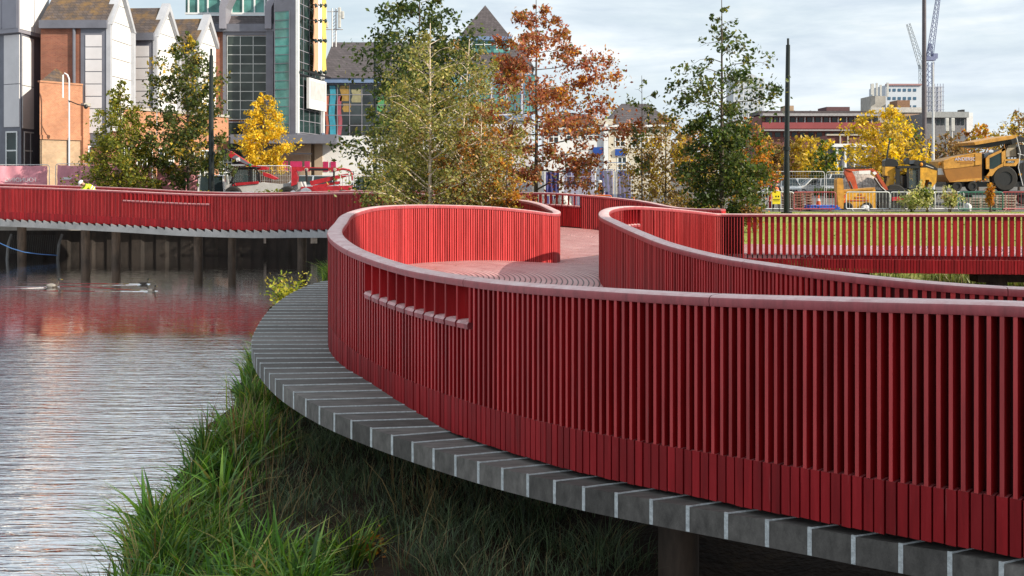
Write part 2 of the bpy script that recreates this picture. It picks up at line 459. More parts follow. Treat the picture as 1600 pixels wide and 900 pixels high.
def rail(path, name_label, windows=(), open_spans=(), out_side=1, inner_w=.047):
    """handrail + balustrade along a path; out_side=+1: the outside (skirt) is right of travel"""
    fine, s = spline(path, PITCH)
    t, n = frames(fine)
    n = n * out_side
    zt = CAM_Z - fine[:, 2]
    # ---- handrail : rounded section swept
    hr, hs_ = spline(path, .16)
    ht, hn = frames(hr); hn = hn * out_side; hz = CAM_Z - hr[:, 2]
    sec = [(-.10, -.075), (.095, -.08), (.104, -.045), (.096, -.016), (.07, -.002), (-.07, 0), (-.096, -.012), (-.104, -.04)]
    mb = MB()
    vs = []
    m = len(sec)
    for i in range(len(hr)):
        for a, b in sec: vs.append((hr[i, 0] + hn[i, 0] * a, hr[i, 1] + hn[i, 1] * a, hz[i] + b))
    fs = []
    for i in range(len(hr) - 1):
        for k in range(m):
            j = (k + 1) % m
            fs.append((i * m + k, i * m + j, (i + 1) * m + j, (i + 1) * m + k) if out_side < 0 else (i * m + j, i * m + k, (i + 1) * m + k, (i + 1) * m + j))
    fs.append(tuple(range(m))); fs.append(tuple(range((len(hr) - 1) * m, len(hr) * m)))
    mb.add(vs, fs)
    bal = MB()
    def inw(i):
        for a, b in windows:
            if a <= s[i] <= b: return True
        return False
    def ino(i):
        for a, b in open_spans:
            if a <= s[i] <= b: return True
        return False
    def blk(i, a0, a1, w, z0, z1, front=None):
        c = fine[i]; tx, ty = t[i] * w / 2; nx, ny = n[i]
        def q(a, sg, z): return (c[0] + nx * a + tx * sg, c[1] + ny * a + ty * sg, z)
        bal.hexa([q(a0, -1, z0), q(a1, -1, z0), q(a1, 1, z0), q(a0, 1, z0)], [q(a0, -1, z1), q(a1, -1, z1), q(a1, 1, z1), q(a0, 1, z1)])
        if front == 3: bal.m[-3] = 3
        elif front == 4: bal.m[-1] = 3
    pitch = s[1] - s[0]
    windows = [(s[0] + pitch * (3 * round((a / pitch) / 3) - .1), s[0] + pitch * (3 * round((b / pitch) / 3) + .1)) for a, b in windows]
    SILL = .40
    for i in range(len(fine)):
        top = zt[i] - .07
        jz = random.uniform(-.004, .004); jw = random.uniform(-.0015, .0015)
        bal.mi = 0
        wdw = inw(i); op = ino(i)
        fw = .025 + jw
        if op:
            if i % 2 == 0: blk(i, -.05, .05, .090, zt[i] - 1.06, top)
        elif wdw:
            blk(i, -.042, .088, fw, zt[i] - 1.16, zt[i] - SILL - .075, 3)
            blk(i, -.088, -.062, inner_w, zt[i] - 1.16, zt[i] - SILL - .075)
            if i % 3 == 0: blk(i, -.06, .09, .030, zt[i] - SILL - .01, top)
        else:
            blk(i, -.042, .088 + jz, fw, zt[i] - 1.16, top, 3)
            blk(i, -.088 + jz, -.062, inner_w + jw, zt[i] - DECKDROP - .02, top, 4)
        # skirt boards
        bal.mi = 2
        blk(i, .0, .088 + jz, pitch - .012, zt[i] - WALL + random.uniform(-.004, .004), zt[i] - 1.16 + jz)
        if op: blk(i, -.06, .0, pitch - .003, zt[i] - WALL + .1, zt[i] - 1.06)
    # ---- thin board behind the fins, its dark red standing in for gap shade
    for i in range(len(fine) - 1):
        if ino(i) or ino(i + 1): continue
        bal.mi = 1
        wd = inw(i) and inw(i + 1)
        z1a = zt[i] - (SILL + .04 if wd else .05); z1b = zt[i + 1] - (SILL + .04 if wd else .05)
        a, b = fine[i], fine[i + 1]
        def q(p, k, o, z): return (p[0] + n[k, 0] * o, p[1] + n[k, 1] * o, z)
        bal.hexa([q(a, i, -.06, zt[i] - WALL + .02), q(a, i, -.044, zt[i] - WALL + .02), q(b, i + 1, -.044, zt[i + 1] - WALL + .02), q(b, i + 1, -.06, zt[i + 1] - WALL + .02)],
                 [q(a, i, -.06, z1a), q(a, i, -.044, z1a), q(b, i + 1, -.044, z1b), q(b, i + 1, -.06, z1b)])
    bo = bal.build('balustrade', [RED, RED_DARK, RED_SKIRT_SHADE, RED_EDGE], walk)
    bo['label'] = name_label
    # butt joints of the rail lengths: thin dark rings
    mb.mi = 1
    for i in range(9, len(hr) - 1, 18):
        tv = np.array([ht[i, 0], ht[i, 1]]) * .0035
        ra = [(hr[i, 0] + hn[i, 0] * a * 1.006 - tv[0], hr[i, 1] + hn[i, 1] * a * 1.006 - tv[1], hz[i] + b + .0008) for a, b in sec]
        rb = [(hr[i, 0] + hn[i, 0] * a * 1.006 + tv[0], hr[i, 1] + hn[i, 1] * a * 1.006 + tv[1], hz[i] + b + .0008) for a, b in sec]
        mb.add(ra + rb, [(k, (k + 1) % m, m + (k + 1) % m, m + k) for k in range(m)])
    ho = mb.build('handrail', [RED_RAIL, RED_DARK], bo, smooth=True)
    # ---- sills of the openings: rounded little pads between the posts
    for (wa, wb) in windows:
        idx = [i for i in range(len(fine)) if wa <= s[i] <= wb]
        sb = MB()
        posts = [i for i in idx if i % 3 == 0]
        for a, b in zip(posts[:-1], posts[1:]):
            for k in range(a, b):
                p0, p1 = fine[k], fine[k + 1]
                e0 = .016 if k == a else 0; e1 = .016 if k == b - 1 else 0
                def q(p, kk, o, z, e): return (p[0] + n[kk, 0] * o + t[kk, 0] * e, p[1] + n[kk, 1] * o + t[kk, 1] * e, z)
                prof = [(-.10, -.075), (.10, -.075), (.105, -.03), (.085, -.006), (.04, .0), (-.04, .0), (-.085, -.006), (-.105, -.03)]
                va = [q(p0, k, o, zt[k] - SILL + z, e0) for o, z in prof]; vb = [q(p1, k + 1, o, zt[k + 1] - SILL + z, -e1) for o, z in prof]
                m = len(prof)
                sb.add(va + vb, [tuple(range(m)), tuple(range(2 * m - 1, m - 1, -1))] + [((i + 1) % m, i, m + i, m + (i + 1) % m) for i in range(m)])
        if sb.v: sb.build('opening_sill', RED_RAIL, bo, smooth=True)
    return fine, s

def s_at_px(path, px, lo, hi):
    """arc length where a path passes a screen column, used to size the openings"""
    fine, s = spline(path, PITCH)
    best = None
    for i in range(len(fine)):
        if lo <= s[i] <= hi:
            e = abs(800 + F * fine[i, 0] / fine[i, 1] - px)
            if best is None or e < best[0]: best = (e, s[i])
    return best[1]

A1 = A_front + A_tip + A_back
B1 = B_front + B_back + B_right
# along A the outside of the loop is on the left of travel (travelling right -> left in front)
sA = [s_at_px(A1, 741, 0, 14), s_at_px(A1, 577, 0, 14.0)]
fineA, sAll = rail(A1, 'near slatted balustrade with rounded pink rail and small square openings', windows=[(sA[0], sA[1] + .02), (s_at_px(A1, 327, 50, 400), s_at_px(A1, 193, 50, 400))], out_side=-1)
sB0 = s_at_px(B1, 1166, 22, 80)
fineB, sBall = rail(B1, 'inner balustrade curling into an open slatted run before the lawn', windows=[(s_at_px(B1, 968, 14.5, 30), s_at_px(B1, 996, 14.5, 30))], open_spans=[(sB0, 999)], out_side=1, inner_w=.039)
sF = [s_at_px(FAR, 835, 0, 200), s_at_px(FAR, 903, 0, 200)]
fineF, sFall = rail(FAR[:-3], 'far balustrade with a row of square openings', windows=[sF], out_side=-1)

# ------------------------------------------------------------------ deck
def strip(mb_v, mb_f, mb_uv, pa, pb, n, across=24, u0=0, board=.095, centre=(-2.9, 18.6)):
    a, sa = spline(pa, .1); b, sb_ = spline(pb, .1)
    ua = np.linspace(0, 1, len(a)); ub = np.linspace(0, 1, len(b)); u = np.linspace(0, 1, n)
    A = np.stack([np.interp(u, ua, a[:, k]) for k in range(3)], 1); B = np.stack([np.interp(u, ub, b[:, k]) for k in range(3)], 1)
    base = len(mb_v)
    mid = .5 * (A + B); ln = np.concatenate([[0], np.cumsum(np.linalg.norm(np.diff(mid[:, :2], axis=0), axis=1))]) / board + u0
    for i in range(n):
        for k in range(across + 1):
            f = k / across
            # the board lines bow across the walk
            ii = min(n - 1, max(0, i))
            p = A[ii] * (1 - f) + B[ii] * f
            mb_v.append((p[0], p[1], CAM_Z - p[2] - DECKDROP)); mb_uv.append((math.hypot(p[0] - centre[0], p[1] - centre[1]) / board + 200, f))
    for i in range(n - 1):
        for k in range(across):
            q = base + i * (across + 1) + k
            mb_f.append((q, q + 1, q + across + 2, q + across + 1))
    return ln[-1]
dv, df, du = [], [], []
sA_front = A_front + A_tip[:1]
fA, _ = spline(A_front, .1); fB, _ = spline(B_front, .1)
u1 = strip(dv, df, du, A_front, B_front, 160)
u1 = strip(dv, df, du, A_tip + A_back, [(2.25, 22, .626)] + [K(1000, 35.5, .78), K(945, 36, .65), K(872, 36.5, .535)] + FAR[:11][::-1] if False else [K(1000, 35.5, .78), K(945, 36, .65), K(872, 36.5, .535), K(835, 37, .52)] + FAR[:11][::-1], 220, u0=u1, centre=(2.2, 33))
strip(dv, df, du, [(2.25, 22, .626)] + B_back + B_right, FAR[14:], 140, u0=200, centre=(2.2, 33))
# junction patch between the two tips and the far rail
strip(dv, df, du, [(.93, 24.5, .845), (1.07, 24.9, .85), (1.1, 25.5, .82), (1.0, 26.3, .78)], [(2.25, 22, .626), (3.2, 25.0, .70), (4.0, 30, .75), K(1000, 35.5, .78)], 60, u0=90, centre=(2.2, 33))
me = bpy.data.meshes.new('deck')
off = origin_of(walk)
me.from_pydata([(x - off.x, y - off.y, z - off.z) for x, y, z in dv], [], df)
uvl = me.uv_layers.new(name='UVMap')
for lp in me.loops: uvl.data[lp.index].uv = du[lp.vertex_index]
me.materials.append(DECK); me.update()
dko = bpy.data.objects.new('deck', me); COL.objects.link(dko); dko.parent = walk
md = dko.modifiers.new('thick', 'SOLIDIFY'); md.thickness = .14; md.offset = -1

# ------------------------------------------------------------------ grey plank apron
def K2(px, py, zd):
    d = zd * F / (py - 278); return ((px - 800) / F * d, d, zd)
lip = [(4.6, 4.75, 2.22), (3.6, 5.45, 2.26), K2(1600, 886, 2.28), K2(1508, 867, 2.30), K2(1410, 850, 2.33), K2(1322, 835, 2.35), K2(1242, 820, 2.37), K2(1168, 807, 2.38), K2(1021, 781, 2.41), K2(914, 761, 2.43), K2(820, 740, 2.46), K2(741, 720, 2.48),
       K2(618, 682, 2.47), K2(547, 656, 2.42), K2(493, 632, 2.38), K2(442, 601, 2.31), K2(417, 579, 2.28), K2(400, 557, 2.25), K2(393, 535, 2.22), K2(405, 505, 2.18), K2(425, 480, 2.14), K2(455, 458, 2.10),
       K2(490, 443, 2.07), K2(525, 435, 2.05), (-3.1, 21.9, 2.05), (-2.3, 22.6, 2.06)]

def apron(outer, inner_fn, pitch, thick, drop, strip_w, label, mat, flip=False):
    pts, s = spline(outer, pitch)
    z = CAM_Z - pts[:, 2]
    mp_ = MB(); ms = MB()
    for i in range(len(pts) - 1):
        o0 = Vector((pts[i, 0], pts[i, 1], z[i])); o1 = Vector((pts[i + 1, 0], pts[i + 1, 1], z[i + 1]))
        i0 = inner_fn(o0, i / len(pts)); i1 = inner_fn(o1, (i + 1) / len(pts))
        dz1 = Vector((0, 0, -drop)); dt = Vector((0, 0, -thick))
        mid0 = o0.lerp(i0, .5); mid1 = o1.lerp(i1, .5)
        mp_.hexa([o0 + dt, o1 + dt, i1 + dt, i0 + dt], [o0 + dz1, o1, i1, i0 + dz1] if flip else [o0, o1 + dz1, i1 + dz1, i0])
        if not strip_w: continue
        # pale metal nosing: end-face strip and thin top edge on the high side of each plank
        along = (o1 - o0).normalized(); out = (o0 - i0).normalized(); nrm = Vector((along.y, -along.x, 0)); 
        if nrm.dot(out) < 0: nrm = -nrm
        a = o0 + nrm * .004 + Vector((0, 0, .003)); b = a + along * strip_w
        ms.hexa([a + dt, b + dt, b + dt - nrm * .012, a + dt - nrm * .012], [a, b, b - nrm * .012, a - nrm * .012])
        c0 = o0 + Vector((0, 0, .004)); c1 = i0 + Vector((0, 0, .004)); wv = along * .008
        ms.hexa([c0 - Vector((0, 0, .011)) - wv * .15, c0 + wv - Vector((0, 0, .011)), c1 + wv - Vector((0, 0, .011)), c1 - Vector((0, 0, .011)) - wv * .15], [c0 - wv * .15, c0 + wv, c1 + wv, c1 - wv * .15])
    po = mp_.build('plank_apron', mat, walk); po['label'] = label
    if strip_w: ms.build('edge_strip', NOSING, po)
    return pts
fa_xy = fineA[:, :2]
def inner_near(o, f):
    # planks run in under the balustrade, fanning with the curve
    dist = np.linalg.norm(fa_xy - np.array([o.x, o.y]), axis=1)
    k = int(np.argmin(dist)); c = fineA[k]
    near = Vector((c[0], c[1], 0)); v = near - Vector((o.x, o.y, 0))
    if v.length < 1e-3: v = Vector((1, 0, 0))
    v.normalize()
    dirx = Vector((1, -.12, 0)) if o.y > 10 else Vector((1, .12, 0))
    d = (dirx * .8 + v * .35).normalized()
    # march until past the wall
    step = .05; p = Vector((o.x, o.y, 0)); best = p.copy()
    for q in range(90):
        p = p + d * step
        dd = np.linalg.norm(fa_xy - np.array([p.x, p.y]), axis=1)
        kk = int(np.argmin(dd)); tt = fineA[min(kk + 1, len(fineA) - 1)] - fineA[max(0, kk - 1)]
        side = tt[0] * (p.y - fineA[kk, 1]) - tt[1] * (p.x - fineA[kk, 0])   # >0: left of travel = outside
        if side < 0 and dd[kk] > .16: break
    return Vector((p.x, p.y, o.z + .01))
apron(lip, inner_near, .305, .19, .006, .030, 'grey plank apron with pale strips below the near balustrade', PLANK)
# apron of the far left run; light on its faces put into paler planks
iA = [i for i in range(len(fineA)) if sAll[i] > 27.5]
far_edge = []
for i in iA[::12]:
    tt, nn = None, None
    c = fineA[i]; c2 = fineA[min(i + 1, len(fineA) - 1)]; tv = Vector((c2[0] - c[0], c2[1] - c[1], 0))
    if tv.length < 1e-6: continue
    tv.normalize(); no = Vector((-tv.y, tv.x, 0))     # left of travel
    far_edge.append((c[0] + no.x * .28, c[1] + no.y * .28, c[2] + WALL - .03))
def inner_far(o, f):
    dist = np.linalg.norm(fa_xy - np.array([o.x, o.y]), axis=1); k = int(np.argmin(dist)); k = min(k + 2, len(fineA) - 1)
    c = fineA[k]; v = Vector((c[0] - o.x, c[1] - o.y, 0)); v = v.normalized() if v.length > .01 else Vector((0, 1, 0))
    p = Vector((o.x, o.y, 0)) + v * .6
    return Vector((p.x, p.y, o.z))
apron(far_edge, inner_far, .40, .34, .13, 0, 'grey stepped plank edge under the far left run', pm('lit_grey_plank', (.24, .24, .25), .55, 0, .2, 1.5), True)

# edge beams below the skirts and the piles
def beam(fine, s, lo, hi, side, off, label):
    mb = MB(); t, n = frames(fine); prev = None
    idx = [i for i in range(len(fine)) if lo <= s[i] <= hi][::4]
    for i in idx:
        z = CAM_Z - fine[i, 2] - WALL
        a = [(fine[i, 0] + n[i, 0] * side * o, fine[i, 1] + n[i, 1] * side * o, z + h) for o, h in ((off - .1, .1), (off + .1, .1), (off + .1, -.22), (off - .1, -.22))]
        if prev: mb.hexa(prev, a)
        prev = a
    mb.build('edge_beam', BEAM, walk)
beam(fineA, sAll, 30, 999, 1, .6, '')
for px, d, r in ((130, 46.2, .2), (178, 45.8, .19), (307, 44.6, .19), (360, 44.2, .17), (470, 42.6, .19), (517, 42.0, .2), (30, 47.2, .2)):
    p = P(px, 372, d); MB().cyl((p.x, p.y + .25, -1.2), (p.x, p.y + .25, 1.62), r, r, 14).build('support_pile', PILE, walk, smooth=True)
for px, d, r in ((1060, 8.6, .17), (700, 11.8, .17), (1500, 6.9, .17)):
    MB().cyl(((px - 800) / F * d, d, -.3), ((px - 800) / F * d, d, 1.2), r, r, 14).build('support_pile', PILE, walk, smooth=True)
for px, d in ((1575, 25.9), (1330, 26.5)):
    x = (px - 800) / F * d
    MB().cyl((x, d + .6, -.5), (x, d + .6, 1.2), .26, .26, 14).box((x, d + .6, 1.22), (1.2, .5, .2)).build('support_pile', PILE, walk)
# small pale tag screwed to the inside of the loop
MB().box(P(678, 337, 22.05), (.06, .03, .16), rz=.6).build('tag_plate', pm('pale_tag', (.55, .55, .5), .4), walk)
# ------------------------------------------------------------------ land and water
def smooth(a, b, x): 
    t = np.clip((x - a) / (b - a), 0, 1); return t * t * (3 - 2 * t)
SHORE_Y = np.array([-10, 5, 8, 9.3, 11, 14, 17, 20, 24, 28, 31, 34, 37, 41, 46, 52])
SHORE_X = np.array([-3.2, -3.3, -3.5, -3.7, -3.85, -4.15, -4.6, -5.2, -5.7, -6.5, -7.1, -6.9, -6.3, -5.0, -3.5, -2.0])
def height(x, y):
    sx = np.interp(y, SHORE_Y, SHORE_X) + .22 * np.sin(y * 2.3) + .15 * np.sin(y * 5.1 + 1)
    isl = -1.0 + 1.25 * smooth(-.6, .35, x - sx) + .14 * smooth(.3, 3, x - sx)
    bumps = .05 * np.sin(x * 1.7 + y * .9) + .04 * np.sin(x * 3.1 - y * 2.3)
    isl = isl + bumps * smooth(0, 1, x - sx)
    lawn = .15 + 1.05 * smooth(28.3, 32.5, y) + .35 * smooth(32.9, 33.4, y) + .33 * smooth(34, 58, y) + .25 * smooth(60, 74, y)
    back = 1.9 + .25 * smooth(60, 74, y)
    z = np.where(y < 28, isl, np.maximum(isl, -1 + (np.minimum(lawn, back) + 1) * smooth(-4.5, .5, x - np.interp(y, [28, 40, 50], [1.5, 0, -2]))))
    z = np.where((y > 50.3), back, z)
    return z
xs = np.concatenate([[-3000, -1200, -500, -250, -140], np.arange(-100, -12, 3), np.arange(-12, 20, .32), np.arange(20, 100, 3), [140, 250, 500, 1200, 3000]])
ys = np.concatenate([[-60, -20, 0, 4], np.arange(5, 44, .33), np.arange(44, 50.2, .6), [50.29, 50.31, 51.5], np.arange(53, 110, 3), [150, 250, 500, 1000, 2000, 4500]])
X, Y = np.meshgrid(xs, ys); Z = height(X, Y)
nx_, ny_ = len(xs), len(ys)
me = bpy.data.meshes.new('ground')
idx = np.arange(nx_ * ny_).reshape(ny_, nx_)
fq = np.stack([idx[:-1, :-1], idx[:-1, 1:], idx[1:, 1:], idx[1:, :-1]], -1).reshape(-1, 4)
me.from_pydata(np.stack([X.ravel(), Y.ravel(), Z.ravel()], 1).tolist(), [], fq.tolist())
me.polygons.foreach_set('use_smooth', [True] * len(me.polygons))
def ground_mat():
    m, nt, b = nodes_of('ground_soil_lawn_asphalt'); L = nt.links.new
    g = N(nt, 'ShaderNodeNewGeometry'); sx = N(nt, 'ShaderNodeSeparateXYZ'); L(g.outputs['Position'], sx.inputs[0])
    nz = N(nt, 'ShaderNodeTexNoise', Scale=2.2, Detail=9, Roughness=.72); L(g.outputs['Position'], nz.inputs['Vector'])
    nb = N(nt, 'ShaderNodeTexNoise', Scale=.35, Detail=4); L(g.outputs['Position'], nb.inputs['Vector'])
    soil = ramp(nt, nz.outputs['Fac'], [(.3, (.012, .008, .006)), (.55, (.035, .022, .013)), (.75, (.08, .05, .026))])
    lawn = ramp(nt, nz.outputs['Fac'], [(.3, (.18, .215, .045)), (.55, (.28, .32, .075)), (.75, (.42, .42, .15))])
    asph = ramp(nt, nz.outputs['Fac'], [(.3, (.09, .085, .08)), (.7, (.2, .19, .18))])
    yj = N(nt, 'ShaderNodeMath', operation='MULTIPLY_ADD'); yj.inputs[1].default_value = 2.0; L(nb.outputs['Fac'], yj.inputs[0]); L(sx.outputs['Y'], yj.inputs[2])
    f1 = N(nt, 'ShaderNodeMapRange'); f1.inputs['From Min'].default_value = 31.5; f1.inputs['From Max'].default_value = 32.5; L(yj.outputs[0], f1.inputs['Value'])
    f2 = N(nt, 'ShaderNodeMapRange'); f2.inputs['From Min'].default_value = 57.9; f2.inputs['From Max'].default_value = 58.6; L(yj.outputs[0], f2.inputs['Value'])
    fx = N(nt, 'ShaderNodeMapRange'); fx.inputs['From Min'].default_value = 1.0; fx.inputs['From Max'].default_value = 0.0; L(sx.outputs['X'], fx.inputs['Value'])
    fx2 = N(nt, 'ShaderNodeMapRange'); fx2.inputs['From Min'].default_value = 50.29; fx2.inputs['From Max'].default_value = 50.3; L(sx.outputs['Y'], fx2.inputs['Value'])
    fm = N(nt, 'ShaderNodeMath', operation='MULTIPLY'); L(fx.outputs[0], fm.inputs[0]); L(fx2.outputs[0], fm.inputs[1])
    fz = N(nt, 'ShaderNodeMath', operation='MAXIMUM'); L(f2.outputs[0], fz.inputs[0]); L(fm.outputs[0], fz.inputs[1])
    m1 = N(nt, 'ShaderNodeMix', data_type='RGBA'); L(f1.outputs[0], m1.inputs[0]); L(soil.outputs[0], m1.inputs[6]); L(lawn.outputs[0], m1.inputs[7])
    m2 = N(nt, 'ShaderNodeMix', data_type='RGBA'); L(fz.outputs[0], m2.inputs[0]); L(m1.outputs[2], m2.inputs[6]); L(asph.outputs[0], m2.inputs[7])
    L(m2.outputs[2], b.inputs['Base Color']); b.inputs['Roughness'].default_value = .95; b.inputs['Specular IOR Level'].default_value = .2
    n3 = N(nt, 'ShaderNodeTexNoise', Scale=14, Detail=6); L(g.outputs['Position'], n3.inputs['Vector'])
    bp = N(nt, 'ShaderNodeBump', Strength=.9, Distance=.06); L(n3.outputs['Fac'], bp.inputs['Height']); L(bp.outputs[0], b.inputs['Normal'])
    return m
me.materials.append(ground_mat()); me.update()
go = bpy.data.objects.new('ground', me); COL.objects.link(go); tag(go, kind='structure')

def water_mat():
    m, nt, b = nodes_of('pond_water'); L = nt.links.new
    g = N(nt, 'ShaderNodeNewGeometry')
    mp = N(nt, 'ShaderNodeMapping'); mp.inputs['Scale'].default_value = (.22, 2.2, 1); L(g.outputs['Position'], mp.inputs[0])
    a = N(nt, 'ShaderNodeTexNoise', Scale=2.3, Detail=4, Roughness=.5, Distortion=.6); L(mp.outputs[0], a.inputs['Vector'])
    mp2 = N(nt, 'ShaderNodeMapping'); mp2.inputs['Scale'].default_value = (.6, 4.2, 1); mp2.inputs['Rotation'].default_value = (0, 0, R(3)); L(g.outputs['Position'], mp2.inputs[0])
    c = N(nt, 'ShaderNodeTexNoise', Scale=4.2, Detail=2, Roughness=.5, Distortion=.4); L(mp2.outputs[0], c.inputs['Vector'])
    ad = N(nt, 'ShaderNodeMath', operation='MULTIPLY_ADD'); ad.inputs[1].default_value = .45; L(c.outputs['Fac'], ad.inputs[0]); L(a.outputs['Fac'], ad.inputs[2])
    # calm under the far bridge, ruffled nearer
    sx = N(nt, 'ShaderNodeSeparateXYZ'); L(g.outputs['Position'], sx.inputs[0])
    nl = N(nt, 'ShaderNodeTexNoise', Scale=.22, Detail=3); L(g.outputs['Position'], nl.inputs['Vector'])
    yy = N(nt, 'ShaderNodeMath', operation='MULTIPLY_ADD'); yy.inputs[1].default_value = 6.0; L(nl.outputs['Fac'], yy.inputs[0]); L(sx.outputs['Y'], yy.inputs[2])
    mr = N(nt, 'ShaderNodeMapRange'); mr.inputs['From Min'].default_value = 24.5; mr.inputs['From Max'].default_value = 28; mr.inputs['To Min'].default_value = .44; mr.inputs['To Max'].default_value = .07
    L(yy.outputs[0], mr.inputs['Value'])
    bp = N(nt, 'ShaderNodeBump', Distance=.085); L(ad.outputs[0], bp.inputs['Height']); L(mr.outputs[0], bp.inputs['Strength'])
    gl = N(nt, 'ShaderNodeBsdfGlossy'); gl.inputs['Roughness'].default_value = .03; gl.inputs['Color'].default_value = (.97, .97, .98, 1); L(bp.outputs[0], gl.inputs['Normal'])
    df = N(nt, 'ShaderNodeBsdfDiffuse'); df.inputs['Color'].default_value = (.022, .024, .016, 1)
    fr = N(nt, 'ShaderNodeFresnel', IOR=1.6); L(bp.outputs[0], fr.inputs['Normal'])
    mu = N(nt, 'ShaderNodeMath', operation='MULTIPLY_ADD', use_clamp=True); mu.inputs[1].default_value = .2; mu.inputs[2].default_value = .85; L(fr.outputs[0], mu.inputs[0])
    ms = N(nt, 'ShaderNodeMixShader'); L(mu.outputs[0], ms.inputs[0]); L(df.outputs[0], ms.inputs[1]); L(gl.outputs[0], ms.inputs[2])
    L(ms.outputs[0], nt.nodes['Material Output'].inputs['Surface'])
    return m
WATER = water_mat()
wo = MB().quad((-140, -20, 0), (30, -20, 0), (30, 50.25, 0), (-140, 50.25, 0)).build('water', WATER); tag(wo, kind='structure')

# ------------------------------------------------------------------ grasses on the bank (nobody could count them)
def blades(name, pos, h, wd, lean, cols, seg=3):
    """curved blades: pos (N,3), height, width, lean (N,2 horizontal tip offset)"""
    n = len(pos)
    az = rng.uniform(0, math.pi, n); side = np.stack([np.cos(az), np.sin(az), np.zeros(n)], 1)
    quads = []; qc = []
    prevL = prevR = None
    for k in range(seg + 1):
        t = k / seg
        c = pos.copy(); c[:, 2] += h * (t - .25 * t * t * np.clip(np.linalg.norm(lean, axis=1) / np.maximum(h, .01), 0, 1.6)); c[:, :2] += lean * (t ** 2)[None] if False else lean * t * t
        ww = (wd * (1 - t ** 1.6) * .5 + .0008)[:, None] * side
        Lf, Rt = c - ww, c + ww
        if k:
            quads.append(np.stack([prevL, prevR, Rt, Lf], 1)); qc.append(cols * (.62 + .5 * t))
        prevL, prevR = Lf, Rt
    return poly_mesh(name, np.concatenate(quads).reshape(-1, 3), 4, np.concatenate(qc), BLADE)

def tuft_field(centres, per, hr, spread, wd, leanf, palette, pw):
    ps, hs_, ls, cs, ws = [], [], [], [], []
    for (x, y, sc) in centres:
        n = int(per * sc)
        r = np.abs(rng.normal(0, spread * sc, n)); a = rng.uniform(0, 2 * math.pi, n)
        px_, py_ = x + r * np.cos(a), y + r * np.sin(a)
        h = rng.uniform(hr[0], hr[1], n) * sc
        ln = np.stack([np.cos(a), np.sin(a)], 1) * (h * rng.uniform(.1, leanf, n))[:, None] + rng.normal(0, .05, (n, 2))
        c = palette[rng.choice(len(palette), n, p=pw)] * rng.uniform(.7, 1.3, (n, 1)) * rng.uniform(.5, 1.35)
        z = np.maximum(height(px_, py_), -.05)
        ps.append(np.stack([px_, py_, z - .02], 1)); hs_.append(h); ls.append(ln); cs.append(c); ws.append(rng.uniform(.6, 1.3, n) * wd)
    return np.concatenate(ps), np.concatenate(hs_), np.concatenate(ws), np.concatenate(ls), np.concatenate(cs)
def shore_x(y): return np.interp(y, SHORE_Y, SHORE_X)
gpal = np.array([(.10, .21, .026), (.17, .30, .035), (.06, .13, .025), (.30, .36, .06), (.40, .32, .09), (.24, .10, .04)])
# broad green sedge along the water's edge
cen = []
for _ in range(112):
    y = 8.3 + 23 * rng.random() ** 1.4; cen.append((shore_x(y) + abs(rng.normal(0, .55)) + .12, y, rng.uniform(.55, 1.2)))
for _ in range(18):
    y = rng.uniform(7.9, 9.6); cen.append((rng.uniform(-3.0, -1.35), y, rng.uniform(.6, 1.0)))
for _ in range(16): cen.append((rng.uniform(-6.6, -5.0), rng.uniform(33, 37), rng.uniform(1.2, 1.7)))
for _ in range(14): y_ = rng.uniform(22, 30); cen.append((shore_x(y_) + rng.uniform(.3, 1.6), y_, rng.uniform(.7, 1.0)))
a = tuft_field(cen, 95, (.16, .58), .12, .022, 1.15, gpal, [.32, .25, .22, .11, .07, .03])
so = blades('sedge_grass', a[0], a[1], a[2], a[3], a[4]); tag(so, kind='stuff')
# broad strap-leaved clumps and brown reed stems among the sedge
cen = []
for _ in range(34):
    y = 8.3 + 8.5 * rng.random(); cen.append((shore_x(y) + abs(rng.normal(.15, .5)) + .1, y, rng.uniform(.7, 1.15)))
for _ in range(12): cen.append((rng.uniform(-2.9, -1.5), rng.uniform(8.2, 9.4), rng.uniform(.7, 1.1)))
a = tuft_field(cen, 30, (.3, .68), .10, .048, 1.25, np.array([(.15, .30, .04), (.10, .22, .04), (.24, .36, .06), (.08, .17, .05), (.34, .28, .08)]), [.34, .26, .18, .14, .08])
so = blades('strap_leaf_clumps', a[0], a[1], a[2], a[3], a[4], 4); tag(so, kind='stuff')
cen = [(shore_x(y_) + rng.uniform(.1, 1.3), y_, rng.uniform(.8, 1.1)) for y_ in rng.uniform(8.6, 17, 26)]
a = tuft_field(cen, 7, (.6, 1.0), .10, .010, .35, np.array([(.30, .19, .09), (.22, .11, .06), (.36, .28, .12)]), [.4, .3, .3])
so = blades('reed_stems', a[0], a[1], a[2], a[3], a[4]); tag(so, kind='stuff')
# finer dark grass in the shade under the walk
cen = []
for _ in range(900):
    y = rng.uniform(8.2, 17); x = rng.uniform(-4, 1.2)
    if x > shore_x(y) + .7 and x < 1.4 - (y - 8) * .2: cen.append((x, y, rng.uniform(.5, 1.0)))
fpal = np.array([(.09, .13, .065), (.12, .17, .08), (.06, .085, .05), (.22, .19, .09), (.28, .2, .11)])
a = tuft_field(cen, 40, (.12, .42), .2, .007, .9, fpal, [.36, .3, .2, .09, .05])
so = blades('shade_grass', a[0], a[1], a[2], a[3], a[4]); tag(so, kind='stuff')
# dry stems and a reddish low weed
cen = [(rng.uniform(-3.4, -.6), rng.uniform(8.6, 13), rng.uniform(.7, 1.1)) for _ in range(16)]
a = tuft_field(cen, 10, (.4, .9), .12, .006, .5, np.array([(.28, .2, .09), (.2, .13, .06), (.12, .07, .03)]), [.4, .35, .25])
so = blades('dry_grass_stems', a[0], a[1], a[2], a[3], a[4]); tag(so, kind='stuff')
